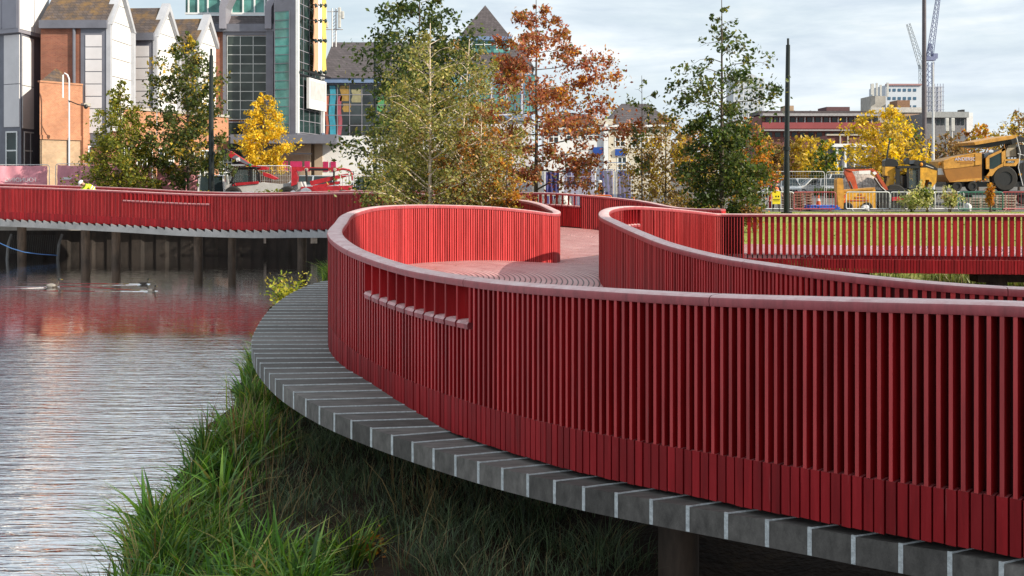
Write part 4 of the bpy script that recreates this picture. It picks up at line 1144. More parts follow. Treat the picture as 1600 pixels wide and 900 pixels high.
m = MB(); w_.pbox(m, 943, 950, 194, 300, -.3, .3); m.build('white_pillar', WHITEF, h2)
m = MB(); w_.pbox(m, 928, 958, 186, 195, -2, 0); m.build('dormer', CREAM, h2)

# --- distant blocks
def block(name, label, px0, px1, d, dep, py_top, wallm, cat='building'):
    a = P(px0, 0, d); b = P(px1, 0, d)
    r = empty(name, P((px0 + px1) / 2, 300, d), label, cat)
    MB().slab([(a.x, d), (b.x, d), (b.x, d + dep), (a.x, d + dep)], 1.5, Z(py_top, d)).build('wall', wallm, r)
    return r, Wall((a.x, d), (b.x, d))
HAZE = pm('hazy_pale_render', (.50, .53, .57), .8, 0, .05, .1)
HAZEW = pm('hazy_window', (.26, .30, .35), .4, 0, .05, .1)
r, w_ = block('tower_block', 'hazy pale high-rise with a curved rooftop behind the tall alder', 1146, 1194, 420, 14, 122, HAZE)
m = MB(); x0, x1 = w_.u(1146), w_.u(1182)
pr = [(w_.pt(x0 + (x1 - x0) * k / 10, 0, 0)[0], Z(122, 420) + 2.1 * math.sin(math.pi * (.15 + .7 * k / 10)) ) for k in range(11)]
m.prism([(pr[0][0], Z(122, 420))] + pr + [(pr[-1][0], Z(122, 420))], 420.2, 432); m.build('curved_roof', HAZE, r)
for rr in range(9):
    m = MB()
    for k in range(6): w_.pbox(m, 1149 + k * 7.6, 1153 + k * 7.6, 126 + rr * 8.5, 130 + rr * 8.5, 0, .1)
    m.build('window_row', HAZEW, r)
RBRICK = pm('far_red_brick', (.20, .075, .065), .85, 0, .15, .4)
RBAND = pm('far_red_balcony', (.26, .05, .055), .7, 0, .1, .4)
r, w_ = block('red_apartment_block', 'long red brick flats with red balcony bands behind the right lamp post', 1190, 1372, 172, 12, 180, RBRICK)
m = MB(); w_.pbox(m, 1188, 1374, 178, 182, -.2, 1.6); w_.pbox(m, 1188, 1374, 203, 205, 0, 1.4); m.build('slab_edge', pm('far_grey_slab', (.33, .32, .33), .8), r)
m = MB(); w_.pbox(m, 1188, 1374, 192, 201.5, 1.2, 1.4); m.build('balcony_front', RBAND, r)
m = MB()
for k in range(14): w_.pbox(m, 1196 + k * 13, 1203 + k * 13, 183.5, 191.5, 0, .1)
m.build('window_row', GLASS_W, r)
m = MB()
for k in range(13): w_.pbox(m, 1204.5 + k * 13, 1206.5 + k * 13, 183.5, 191.5, 0, .1)
m.build('door_panel', WHITEF, r)
m = MB()
for k in range(13): w_.pbox(m, 1198 + k * 13, 1206 + k * 13, 207, 214, 0, .1)
m.build('lower_window_row', GLASS_D, r)
m = MB(); w_.pbox(m, 1190, 1372, 172, 178, -9, -2); m.build('roof_storey', SLATE_D, r)
m = MB(); w_.pbox(m, 1234, 1248, 163, 178, -6, -3); m.build('roof_stack', BRICK_BUFF, r)
m = MB(); w_.pbox(m, 1300, 1337, 165, 178, -8, -3); m.build('roof_box', pm('far_dark_brick', (.11, .05, .055), .8), r)
m = MB()
for x in (1225, 1252, 1278): w_.pbox(m, x, x + 2, 170, 178, -5, -4.6)
m.build('chimney', DARKM, r)
r, w_ = block('brick_terrace', 'small red brick terrace with pale copings below the balcony block', 1292, 1345, 150, 8, 212, RBRICK)
m = MB(); w_.pbox(m, 1291, 1346, 209.5, 212, -.3, .3); w_.pbox(m, 1311, 1313, 212, 232, 0, .3); w_.pbox(m, 1323, 1325, 212, 232, 0, .3); m.build('coping', pm('far_stone', (.45, .40, .33), .8), r)
r, w_ = block('pale_shed', 'low pale flat roofed shed with white columns behind the yellow trees', 1293, 1362, 135, 8, 228, pm('shed_grey', (.16, .17, .2), .8))
m = MB(); w_.pbox(m, 1291, 1364, 225, 230, -.3, 1.2); m.build('roof_edge', WHITEF, r)
m = MB()
for x in (1303, 1316, 1330, 1348): w_.pbox(m, x, x + 3, 230, 290, .7, 1.0)
m.build('white_column', WHITEF, r)
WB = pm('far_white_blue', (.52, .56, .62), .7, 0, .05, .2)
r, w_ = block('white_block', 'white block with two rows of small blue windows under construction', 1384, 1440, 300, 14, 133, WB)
for rr in range(3):
    m = MB()
    for k in range(6): w_.pbox(m, 1387 + k * 8, 1391.5 + k * 8, 138.5 + rr * 13, 143 + rr * 13, 0, .1)
    m.build('window_row', pm('far_blue_window', (.05, .12, .2), .3), r)
m = MB(); w_.pbox(m, 1384, 1440, 131, 133.5, -.5, .4); m.build('parapet', pm('far_red_edge', (.36, .2, .2), .7), r)
r, w_ = block('scaffolded_block', 'pale block wrapped in scaffold right of the tower crane mast', 1441, 1472, 305, 14, 135, pm('far_white_scaf', (.50, .52, .57), .7))
m = MB()
for k in range(8): w_.pbox(m, 1441 + k * 4.4, 1441.8 + k * 4.4, 131, 185, .6, .8)
for k in range(8): w_.pbox(m, 1441, 1473, 136 + k * 7, 136.9 + k * 7, .9, 1.1)
m.build('scaffold', pm('far_steel', (.3, .32, .4), .5), r)
r, w_ = block('rooftop_stair_tower', 'grey concrete stair tower crowded with pale rooftop antennas', 1361, 1384, 200, 6, 150, CONC)
for x, y0, y1 in ((1360, 131, 148), (1365, 130, 150), (1371, 129, 149), (1377, 132, 150), (1382, 130, 152)):
    m = MB(); w_.pbox(m, x, x + 2.6, y0, y1, -1 + (x % 3), -.6 + (x % 3)); m.build('panel_antenna', pm('antenna_panel', (.5, .5, .48), .5), r)
r, w_ = block('beige_flat_block', 'flat beige block with a brick chimney box below the white block', 1360, 1446, 195, 10, 170, pm('far_beige', (.40, .36, .31), .8))
m = MB(); w_.pbox(m, 1405, 1425, 156, 170, -5, -1); m.build('roof_box', pm('far_brown_brick', (.22, .12, .07), .8), r)
m = MB(); w_.pbox(m, 1359, 1447, 168, 176, 0, .5); m.build('fascia', pm('far_pale', (.48, .46, .43), .8), r)
m = MB(); w_.pbox(m, 1412, 1436, 178, 200, 0, .3); m.build('brick_panel', pm('far_tan', (.36, .24, .17), .8), r)
r, w_ = block('grey_flat_block', 'low grey slab block with a white end wall at the right', 1446, 1513, 185, 10, 177, pm('far_grey', (.17, .17, .18), .8))
m = MB(); w_.pbox(m, 1510, 1520, 176, 215, -9, .1); m.build('end_wall', WHITEP, r)
m = MB()
for k in range(7): w_.pbox(m, 1464 + k * 6.4, 1468 + k * 6.4, 186, 195, 0, .1)
m.build('window_row', GLASS_W, r)
m = MB(); w_.pbox(m, 1445, 1511, 175, 184, 0, .8); m.build('roof_slab', pm('far_grey_lit', (.30, .31, .31), .8), r)
m = MB(); w_.pbox(m, 1511, 1515, 170, 177, -4, -2); m.build('chimney', DARKM, r)
for x, lab in ((1478, 'left one of two pale flat antennas over the paver hopper'), (1487, 'right one of two pale flat antennas over the paver hopper')):
    e = empty('antenna_post', P(x, 250, 130), lab, 'antenna')
    q = P(x, 250, 130); MB().cyl((q.x, 130, 2), (q.x, 130, Z(187, 130)), .12, n=6).build('post', GALV, e)
    MB().box((q.x, 129.7, Z(195, 130)), (.45, .25, 1.7), bev=.05).build('panel_antenna', pm('antenna_panel', (.5, .5, .48), .5), e)

# --- tower cranes
def lattice(mb, p0, p1, w0, w1, n, r):
    p0, p1 = Vector(p0), Vector(p1); ax = (p1 - p0).normalized(); u = ax.cross(Vector((0, 1, 0))).normalized(); v = ax.cross(u)
    prev = None
    for k in range(n + 1):
        f = k / n; c = p0.lerp(p1, f); w = (w0 + (w1 - w0) * f) / 2
        cs = [c + u * w * a + v * w * b for a, b in ((-1, -1), (1, -1), (1, 1), (-1, 1))]
        if prev:
            for i in range(4):
                mb.cyl(prev[i], cs[i], r, n=4); mb.cyl(prev[i], cs[(i + 1) % 4], r * .6, n=4)
        prev = cs
CRANE = pm('crane_blue_grey', (.16, .18, .30), .5); CRANE2 = pm('crane_pale', (.38, .42, .46), .5)
d = 330; s_ = d / F
cr_ = empty('tower_crane', P(1453, 290, d), 'dark luffing tower crane with a lattice mast and steep raised jib', 'crane')
m = MB(); a = P(1453, 250, d); b = P(1453, 97, d); lattice(m, (a.x, d, 2), (b.x, d, b.z), 1.9, 1.9, 22, .13); m.build('mast', CRANE, cr_)
m = MB(); a = P(1452, 94, d); b = P(1468, -18, d); lattice(m, a, b, 1.7, .9, 16, .11); m.build('jib', CRANE, cr_)
m = MB(); c_ = P(1453, 92, d); m.box((c_.x, d, c_.z), (3.0, 2.4, 1.2)); m.box((c_.x + 1.6, d, c_.z + .9), (1.4, 1.4, 1.6)); lattice(m, c_ + Vector((0, 0, .6)), P(1453, 68, d), 1.5, .6, 5, .12); m.build('slewing_cab', CRANE, cr_)
d = 420
cr_ = empty('tower_crane', P(1441, 290, d), 'smaller pale luffing crane leaning left of the tall thin pole', 'crane')
m = MB(); b = P(1441, 104, d); lattice(m, (b.x, d, 2), b, 2, 2, 20, .13); m.build('mast', CRANE2, cr_)
m = MB(); lattice(m, P(1441, 106, d), P(1419, 37, d), 1.9, 1.2, 12, .13); m.build('jib', CRANE2, cr_)
m = MB(); c_ = P(1442, 104, d); m.box(c_, (3, 2, 1.6)); m.build('slewing_cab', CRANE2, cr_)

# --- lamp posts and poles
def lamp_post(name, label, px, d, py_top, r0, r1, mat, collar=True, cat='lamp post', group=None, lean=0):
    x = (px - 800) / F * d; zt = Z(py_top, d); z0 = gz(d) if d > 33 else .3
    e = empty(name, (x, d, z0), label, cat, group)
    m = MB(); hh = zt - z0
    m.tube([(x, d, z0), (x, d, z0 + hh * .28), (x, d, z0 + hh * .29), (x + lean, d, zt - .35)], [r0, r0, r0 * .93, r1], 14); m.build('pole', mat, e, smooth=True)
    m = MB(); m.tube([(x + lean, d, zt - .35), (x + lean, d, zt)], r1 * .55, 10); m.build('tip', mat, e)
    if collar:
        m = MB(); m.tube([(x, d, z0 + hh * .36), (x, d, z0 + hh * .38)], r0 * 1.25, 14); m.build('collar', mat, e)
        m = MB(); m.tube([(x, d, z0), (x, d, z0 + .08)], r0 * 1.9, 14); m.build('base_plate', mat, e)
    return e
POLEM = pm('black_green_pole', (.012, .018, .018), .35, .3, .2, 4)
lamp_post('lamp_post', 'tall black tapered post standing on the lawn at the right', 1229, 55, 60, .155, .11, POLEM, lean=.08, group='black site posts')
lamp_post('lamp_post', 'tall dark green post in front of the brick gables at the left', 330, 53, 76, .15, .10, POLEM, group='black site posts')
lamp_post('lamp_post', 'thin dark post half hidden in the left side of the tall green tree', 586, 60, 57, .11, .08, POLEM, group='black site posts')
lamp_post('utility_pole', 'very tall thin brown pole rising out of frame in front of the cranes', 1444, 95, -60, .24, .17, pm('pole_brown_grey', (.10, .085, .095), .4, .3), False, 'pole')
lamp_post('utility_pole', 'thin pale steel pole just right of the tall brown one', 1458, 110, 96, .16, .10, GALV, False, 'pole')

# --- unseen tall block added at the right to shade the near walk
ob = empty('shade_block', (30, -14, 2), 'unseen brick block added beyond the right edge to shade the near walk', 'building')
MB().slab([(23, -34), (40, -34), (40, 1.4), (23, 1.4)], -1, 24).build('wall', BRICK, ob)
MB().slab([(22.6, -34.4), (40.4, -34.4), (40.4, 1.8), (22.6, 1.8)], 24.002, 24.5).build('roof', SLATE_D, ob)
wo_ = Wall((23, 1.4), (23, -34))
for fl in range(7):
    for k in range(9): wo_.window(ob, 1.6 + k * 4.1, 3.4 + k * 4.1, 2.6 + fl * 3.05, 4.1 + fl * 3.05, 2, 1, GLASS_W, WHITEF)
# ------------------------------------------------------------------ trees
BARK = pm('grey_brown_bark', (.085, .066, .05), .9, 0, .35, 6, .5, 20)
BARK_BIRCH = pm('pale_birch_bark', (.68, .56, .45), .8, 0, .3, 7, .3, 20, stretch=(1, 1, .5))
PAL = {
 'olive': ([(.075, .095, .018), (.11, .13, .028), (.045, .06, .014), (.15, .15, .04), (.20, .17, .05)], [.3, .25, .2, .15, .1]),
 'birch': ([(.17, .18, .045), (.24, .235, .07), (.11, .115, .034), (.33, .28, .09), (.32, .22, .06)], [.3, .25, .2, .17, .08]),
 'dark': ([(.032, .055, .015), (.05, .08, .02), (.075, .105, .025), (.022, .036, .012)], [.3, .3, .2, .2]),
 'alder': ([(.065, .09, .024), (.095, .12, .03), (.04, .058, .018), (.18, .16, .035), (.07, .06, .025)], [.3, .25, .2, .12, .13]),
 'yellow': ([(.62, .42, .03), (.52, .35, .025), (.70, .50, .06), (.40, .30, .03), (.24, .22, .03)], [.35, .25, .2, .12, .08]),
 'gold': ([(.50, .35, .05), (.40, .27, .04), (.32, .24, .05), (.20, .16, .04), (.56, .41, .08)], [.28, .24, .2, .16, .12]),
 'orange': ([(.36, .13, .02), (.45, .20, .03), (.28, .09, .02), (.20, .13, .03), (.5, .27, .06)], [.28, .26, .18, .16, .12]),
 'oak': ([(.28, .085, .045), (.34, .13, .065), (.20, .05, .032), (.33, .17, .07), (.13, .12, .035), (.42, .20, .12)], [.26, .22, .18, .14, .09, .11]),
 'brown': ([(.20, .115, .05), (.28, .16, .06), (.14, .085, .04), (.34, .22, .08), (.13, .13, .04)], [.28, .24, .2, .16, .12]),
 'green': ([(.06, .10, .018), (.09, .14, .025), (.04, .07, .015), (.16, .17, .03)], [.3, .3, .2, .2]),
 'lime': ([(.24, .26, .03), (.32, .30, .04), (.16, .2, .03), (.38, .30, .07)], [.3, .3, .2, .2]),
 'pale': ([(.34, .33, .12), (.42, .40, .2), (.2, .24, .06), (.5, .45, .25), (.12, .15, .03)], [.28, .24, .22, .16, .1]),
 'cypress': ([(.13, .15, .022), (.19, .20, .028), (.08, .10, .018), (.25, .22, .035), (.30, .22, .035)], [.3, .26, .2, .14, .1]),
}
def leaves(centres, size, pal, hang=.0):
    n = len(centres)
    cols, pw = PAL[pal]; cols = np.array(cols)
    c = cols[rng.choice(len(cols), n, p=pw)] * rng.uniform(.85, 1.6, (n, 1))
    u = rng.normal(0, 1, (n, 3)); u[:, 2] -= hang; u /= np.linalg.norm(u, axis=1)[:, None]
    v = np.cross(u, rng.normal(0, 1, (n, 3))); v /= np.linalg.norm(v, axis=1)[:, None]
    s = (size * rng.uniform(.6, 1.35, n))[:, None]
    w = np.cross(u, v)
    a = centres - u * s; b = centres + v * s * .55 + w * s * .12 + u * s * .1; d = centres + u * s; e = centres - v * s * .55 + w * s * .12 + u * s * .1
    return np.stack([a, b, d, e], 1).reshape(-1, 3), c

def tree(name, label, px, d, zb, py_top, prof, pal, nleaf, lsize, nlimb, r0, up=.5, droop=.0, bark=None, crown0=.12, group=None, cat='tree', clump=.16, lean=(0, 0), seed=1, pal2=None, mix2=0, hang=0, twigs=3, trunk_top=1.0, sparse=.0, thin_from=9):
    """prof: list of (height fraction, half width in px) describing the crown"""
    global rng
    rng = np.random.default_rng(seed * 7919 + 13)
    x0 = (px - 800) / F * d; zt = CAM_Z - (py_top - 278) / F * d; H = zt - zb; s = d / F
    e = empty(name, (x0, d, zb), label, cat, group)
    ph = np.array([p[0] for p in prof]); pw = np.array([p[1] for p in prof]) * s * 1.2
    nseg = 9; tr = MB(); path = []
    for k in range(nseg + 1):
        f = k / nseg
        path.append(Vector((x0 + lean[0] * f + rng.normal(0, .02) * H * .06 * (f > 0), d + lean[1] * f + rng.normal(0, .02) * H * .06 * (f > 0), zb + H * f * trunk_top)))
    tr.tube(path, [r0 * (1.15 if k == 0 else 1) * (1 - .93 * k / nseg) + .006 for k in range(nseg + 1)], 8)
    def trunk_at(f):
        q = min(f, .999) * nseg; i = int(q); return path[i].lerp(path[i + 1], q - i)
    cen = []
    ga = rng.uniform(0, 6.28)
    fs = crown0 + (1 - crown0) * (np.arange(nlimb) + rng.uniform(.1, .9, nlimb)) / nlimb * .97
    tot = 0; segs = []
    for i, f in enumerate(fs):
        L_ = np.interp(f, ph, pw) * rng.uniform(.62, 1.08)
        if L_ < .05: L_ = .05
        ga += 2.4 + rng.normal(0, .25)
        dx, dy = math.cos(ga), math.sin(ga)
        b0 = trunk_at(f - min(.5 * up * L_ / H, f * .8)) if up > 0 else trunk_at(f)
        pts = []
        zend = zb + H * f
        for k in range(5):
            t = k / 4
            zz = b0.z + (zend - b0.z) * (1 - (1 - t) ** 1.8) - droop * L_ * t * t * t + rng.normal(0, .03) * L_
            pts.append(Vector((b0.x + dx * L_ * t + rng.normal(0, .04) * L_ * t, b0.y + dy * L_ * t + rng.normal(0, .04) * L_ * t, zz)))
        rr = max(.008, r0 * .42 * (1 - f) + .010)
        tr.tube(pts, [rr, rr * .8, rr * .6, rr * .4, rr * .2], 5)
        dens = 1.0 if f < thin_from else .30
        segs.append((pts, L_, dens))
        for q in range(twigs):
            t0 = rng.uniform(.25, .9); k = int(t0 * 4); b1 = pts[k].lerp(pts[k + 1], t0 * 4 - k)
            ang = ga + rng.choice([-1, 1]) * rng.uniform(.5, 1.1); l2 = L_ * rng.uniform(.25, .5) * (1.1 - t0 * .5)
            e2 = b1 + Vector((math.cos(ang) * l2, math.sin(ang) * l2, l2 * rng.uniform(-.25, .5) - droop * l2 * .4))
            m2 = b1.lerp(e2, .5) + Vector((0, 0, .08 * l2))
            tr.tube([b1, m2, e2], [rr * .35, rr * .25, rr * .12], 4)
            segs.append(([b1, m2, e2], l2 * 1.2, dens))
    tro = tr.build('trunk', bark or BARK, e, smooth=True)
    wts = np.array([sg[1] ** 1.25 * sg[2] for sg in segs]); wts /= wts.sum()
    # leaves gather in clumps along the limbs
    ncl = max(20, nleaf // 14)
    ch = rng.choice(len(segs), ncl, p=wts)
    cc = []
    for i in ch:
        pts, L_, dn_ = segs[i]; t = rng.uniform(.12, 1.05) ** .75; t = min(t, .999); m = len(pts) - 1; k = int(t * m)
        b = pts[k].lerp(pts[min(k + 1, m)], t * m - k); cr = max(.05, clump * (L_ ** .6))
        cc.append((b.x + rng.normal(0, cr * .5), b.y + rng.normal(0, cr * .5), b.z + rng.normal(0, cr * .5) - hang * cr, cr))
    cc = np.array(cc)
    pick = rng.integers(0, ncl, nleaf)
    cen = cc[pick, :3] + rng.normal(0, 1, (nleaf, 3)) * cc[pick, 3:4] * .75
    if pal2:
        # the second colour shows in whole clumps
        sel = (rng.random(ncl) < mix2)[pick]
        va, ca = leaves(cen[~sel], lsize, pal, hang); vb, cb = leaves(cen[sel], lsize, pal2, hang)
        vv = np.concatenate([va, vb]); cl = np.concatenate([ca, cb])
        tone = np.concatenate([pick[~sel], pick[sel]])
    else:
        vv, cl = leaves(cen, lsize, pal, hang); tone = pick
    tn = rng.uniform(.72, 1.22, ncl)[tone]
    poly_mesh('crown', vv, 4, cl * tn[:, None], LEAF, e, off=(x0, d, zb))
    return e

def bush(name, label, px, d, zb, wpx, hpx, pal, n, lsize, group=None, cat='shrub', seed=1, stems=7, pal2=None, mix2=.3):
    global rng
    rng = np.random.default_rng(seed * 104729 + 7)
    x0 = (px - 800) / F * d; s = d / F; W = wpx * s / 2; H = hpx * s
    e = empty(name, (x0, d, zb), label, cat, group)
    m = MB(); tips = []
    for k in range(stems):
        a = rng.uniform(0, 6.28); r = W * rng.uniform(.3, .85); hh = H * rng.uniform(.65, 1.0)
        p1 = Vector((x0 + math.cos(a) * r * .4, d + math.sin(a) * r * .4, zb + hh * .55)); p2 = Vector((x0 + math.cos(a) * r, d + math.sin(a) * r, zb + hh * (1 - .25 * (r / W) ** 2)))
        m.tube([(x0 + rng.normal(0, .05), d, zb - .05), p1, p2], [.02, .014, .006], 4); tips.append((p1, p2))
    m.build('stem', BARK, e)
    ncl = max(10, n // 12); cc = []
    for _ in range(ncl):
        p1, p2 = tips[rng.integers(len(tips))]; t = rng.uniform(-.5, 1.05); b = p1.lerp(p2, t)
        cc.append((b.x + rng.normal(0, W * .16), b.y + rng.normal(0, W * .16), max(zb + .05, b.z + rng.normal(0, H * .1))))
    cc = np.array(cc); pick = rng.integers(0, ncl, n)
    cen = cc[pick] + rng.normal(0, 1, (n, 3)) * max(.05, min(W, H) * .13)
    cen[:, 2] = np.maximum(cen[:, 2], zb + .02)
    if pal2:
        sel = (rng.random(ncl) < mix2)[pick]; va, ca = leaves(cen[~sel], lsize, pal); vb, cb = leaves(cen[sel], lsize, pal2)
        vv = np.concatenate([va, vb]); cl = np.concatenate([ca, cb])
    else: vv, cl = leaves(cen, lsize, pal)
    poly_mesh('foliage', vv, 4, cl, LEAF, e, off=(x0, d, zb))
    return e

G1 = 'young trees planted around the boardwalk'
tree('cypress_tree', 'feathery olive green conifer in front of the pink banners at the left', 188, 54, 1.95, 122, [(0, 10), (.12, 48), (.3, 62), (.5, 52), (.7, 34), (.88, 16), (1, 3)], 'cypress', 12000, .085, 56, .09, up=-.1, droop=.25, crown0=.08, seed=3, clump=.2, twigs=4, group=G1)
tree('alder_tree', 'tall loose green tree beside the dark post in front of the white gables', 294, 55, 1.95, 42, [(0, 8), (.16, 45), (.3, 68), (.5, 66), (.62, 56), (.78, 42), (.9, 20), (1, 4)], 'alder', 8500, .115, 44, .085, up=.6, crown0=.2, seed=5, clump=.22, pal2='gold', mix2=.12, group=G1)
tree('yellow_tree', 'bright yellow autumn tree in front of the glass grid', 412, 74, 2.1, 142, [(0, 10), (.25, 20), (.45, 40), (.65, 38), (.8, 24), (.92, 17), (1, 4)], 'yellow', 7000, .11, 34, .08, up=.8, crown0=.3, seed=8, clump=.18, group=G1)
tree('dark_alder_tree', 'tall dark green tree reaching out of frame behind the birches', 655, 47, 1.9, -40, [(0, 20), (.1, 70), (.25, 115), (.4, 95), (.55, 85), (.7, 100), (.8, 75), (.9, 45), (1, 20)], 'dark', 12000, .115, 46, .11, up=.5, crown0=.1, seed=11, clump=.24, pal2='olive', mix2=.3, group=G1)
BG = 'slender birches inside the bend'
tree('birch_tree', 'straight birch with a thin pale trunk, leftmost of the clump inside the bend', 672, 31.5, .3, 36, [(0, 40), (.2, 90), (.4, 104), (.6, 98), (.75, 78), (.9, 44), (1, 10)], 'birch', 15000, .052, 60, .075, up=.9, crown0=.06, bark=BARK_BIRCH, seed=14, clump=.19, group=BG)
tree('birch_tree', 'birch with two pale stems leaning right, centre of the clump', 706, 32, .3, 60, [(0, 40), (.2, 84), (.4, 104), (.6, 96), (.8, 66), (1, 10)], 'birch', 14000, .052, 58, .07, up=.9, crown0=.06, bark=BARK_BIRCH, lean=(.55, .2), seed=15, clump=.19, group=BG, pal2='brown', mix2=.12)
tree('birch_tree', 'shorter bushy birch at the left side of the clump, low over the rail', 636, 32.5, .3, 128, [(0, 25), (.25, 62), (.5, 68), (.75, 50), (1, 8)], 'birch', 7500, .052, 44, .04, up=.8, crown0=.1, bark=BARK_BIRCH, seed=16, clump=.18, group=BG, pal2='olive', mix2=.3)
tree('birch_tree', 'golden brown birch at the right side of the clump, low over the rail', 752, 31, .4, 160, [(0, 25), (.2, 60), (.5, 64), (.75, 46), (1, 8)], 'brown', 7500, .052, 44, .04, up=.8, crown0=.08, bark=BARK_BIRCH, seed=17, clump=.17, group=BG, pal2='orange', mix2=.42)
tree('orange_sapling', 'small orange leaved sapling at the foot of the birches near the far rail', 792, 30, .4, 232, [(0, 20), (.3, 38), (.6, 36), (1, 8)], 'orange', 2600, .055, 26, .03, up=.7, crown0=.1, seed=18, clump=.18, group=BG, pal2='gold', mix2=.35)
tree('red_oak_tree', 'rust red oak with flat layered branches right of the birches', 838, 46, 1.75, -6, [(0, 10), (.1, 72), (.22, 112), (.42, 142), (.56, 126), (.68, 106), (.76, 92), (.86, 58), (.93, 20), (1, 5)], 'oak', 15000, .09, 34, .10, up=.1, droop=-.06, crown0=.13, seed=22, clump=.15, twigs=9, group=G1, pal2='orange', mix2=.2)
tree('alder_tree', 'tall dark alder with sparse arching top branches right of centre', 1128, 42, 1.65, -4, [(0, 12), (.1, 52), (.25, 68), (.42, 62), (.5, 56), (.6, 80), (.7, 74), (.8, 48), (.88, 22), (.93, 14), (1, 6)], 'alder', 11000, .092, 44, .10, thin_from=.47, up=.55, droop=.28, crown0=.1, seed=24, clump=.2, group=G1, pal2='dark', mix2=.4)
tree('autumn_tree', 'thin golden brown tree left of the dark alder', 1040, 46, 1.75, 172, [(0, 30), (.2, 60), (.5, 66), (.75, 48), (1, 10)], 'brown', 6000, .075, 40, .05, up=.9, crown0=.08, seed=26, clump=.2, group=G1, pal2='gold', mix2=.35)
tree('autumn_tree', 'orange tinged young tree half hidden behind the dark alder', 1168, 50, 1.8, 175, [(0, 20), (.3, 40), (.6, 44), (1, 8)], 'orange', 3800, .085, 30, .05, up=.8, crown0=.1, seed=27, clump=.2, group=G1, pal2='green', mix2=.4)
tree('wispy_tree', 'nearly bare sapling with a few leaves above the cream house', 1003, 44, 1.7, 118, [(0, 10), (.4, 22), (.7, 30), (.9, 18), (1, 4)], 'alder', 420, .085, 14, .035, up=1.0, crown0=.35, seed=28, clump=.18, group=G1)
G2 = 'autumn trees beyond the car park'
far = [('golden_tree', 'golden tree just right of the black post on the lawn', 1266, 112, 212, [(0, 20), (.3, 34), (.6, 36), (.85, 24), (1, 6)], 'gold', 2600, .2, None, 0),
       ('brown_tree', 'brownish thinning tree hidden behind the black post', 1222, 114, 216, [(0, 20), (.3, 34), (.6, 34), (1, 8)], 'brown', 1800, .2, None, 0),
       ('green_tree', 'rounded green and yellow tree beside the pale shed', 1291, 105, 218, [(0, 12), (.3, 24), (.6, 24), (1, 6)], 'green', 1700, .18, 'yellow', .35),
       ('yellow_tree', 'large bright yellow tree behind the excavators', 1384, 88, 166, [(0, 18), (.25, 52), (.5, 62), (.75, 50), (.9, 28), (1, 8)], 'yellow', 5200, .16, 'gold', .45),
       ('brown_tree', 'brown leaved tree behind the paver hopper', 1478, 120, 206, [(0, 25), (.4, 36), (.7, 30), (1, 8)], 'brown', 2000, .2, None, 0),
       ('orange_tree', 'orange tree over the paver canopy', 1528, 130, 192, [(0, 20), (.3, 46), (.6, 44), (.85, 26), (1, 8)], 'orange', 2800, .22, 'gold', .4),
       ('orange_tree', 'tall pale orange tree at the right edge', 1592, 110, 168, [(0, 20), (.3, 36), (.6, 40), (.85, 28), (1, 6)], 'gold', 2800, .17, 'brown', .4),
       ('dark_tree', 'dark evergreen cut by the right edge', 1618, 125, 140, [(0, 20), (.5, 24), (1, 6)], 'dark', 1500, .2, None, 0),
       ('green_tree', 'small green crown showing over the dark hipped roof', 978, 135, 156, [(0, 30), (.5, 46), (.8, 40), (1, 14)], 'green', 2200, .26, 'lime', .3),
       ('brown_tree', 'reddish brown tree between the cream house and the alder', 1082, 125, 196, [(0, 30), (.4, 42), (.7, 36), (1, 10)], 'brown', 2200, .22, 'orange', .3),
       ('golden_tree', 'low golden tree left of the red flats', 1196, 120, 210, [(0, 20), (.5, 26), (1, 6)], 'gold', 1500, .2, 'brown', .4),
       ('green_tree', 'dull green tree between the poles and the yellow tree', 1432, 135, 196, [(0, 18), (.5, 22), (1, 6)], 'green', 1200, .22, 'brown', .3)]
for k, (nm, lab, px, d, pt, prof, pal, n, ls, p2, m2) in enumerate(far):
    tree(nm, lab, px, d, 2.15, pt, prof, pal, n, ls, 26, .14, up=.7, crown0=.26, seed=40 + k, clump=.26, group=G2, pal2=p2, mix2=m2)
# distant wooded skyline (one mass)
cen = []
rng = np.random.default_rng(5)
for _ in range(260):
    x = rng.uniform(-160, 420); y = rng.uniform(430, 560); hh = rng.uniform(5, 11)
    cen.append(np.stack([rng.normal(x, 5, 26), rng.normal(y, 4, 26), 2 + np.abs(rng.normal(.55, .3, 26)) * hh], 1))
cen = np.concatenate(cen); vv, cl = leaves(cen, 2.2, 'brown'); vv2 = vv
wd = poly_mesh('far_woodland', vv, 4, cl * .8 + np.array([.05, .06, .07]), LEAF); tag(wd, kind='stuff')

# shrubs
G3 = 'shrubs along the lawn and site fence'
bush('leafy_shrub', 'pale green leafy shrub behind the barrier with the yellow notice', 1424, 57, 1.9, 60, 36, 'pale', 750, .09, G3, seed=2)
bush('leafy_shrub', 'taller speckled green shrub right of the yellow notice', 1448, 56.6, 1.9, 34, 52, 'pale', 520, .08, G3, seed=3, pal2='green')
bush('leafy_shrub', 'green shrub behind the barriers left of the green one', 1484, 56.8, 1.9, 36, 38, 'pale', 520, .08, G3, seed=4, pal2='brown')
bush('feather_grass', 'reddish feathery grass clump in front of the paver wheel', 1548, 56.6, 1.9, 24, 50, 'orange', 800, .07, G3, 'ornamental grass', seed=5)
bush('leafy_shrub', 'yellow green shrub beside the red telehandler cab', 418, 52.5, 1.92, 58, 36, 'lime', 1400, .09, G3, seed=6)
bush('leafy_shrub', 'small green shrub right of the boulders', 500, 52.2, 1.92, 30, 26, 'lime', 600, .08, G3, seed=7, pal2='orange')
bush('leafy_shrub', 'yellow green shrub at the foot of the dark post at the left', 318, 52.2, 1.92, 40, 36, 'lime', 800, .09, G3, seed=8)
bush('dry_grass_clump', 'straw coloured grass clump under the dark alder', 1100, 40, 1.6, 90, 40, 'brown', 1300, .06, G3, 'ornamental grass', seed=9, pal2='lime')
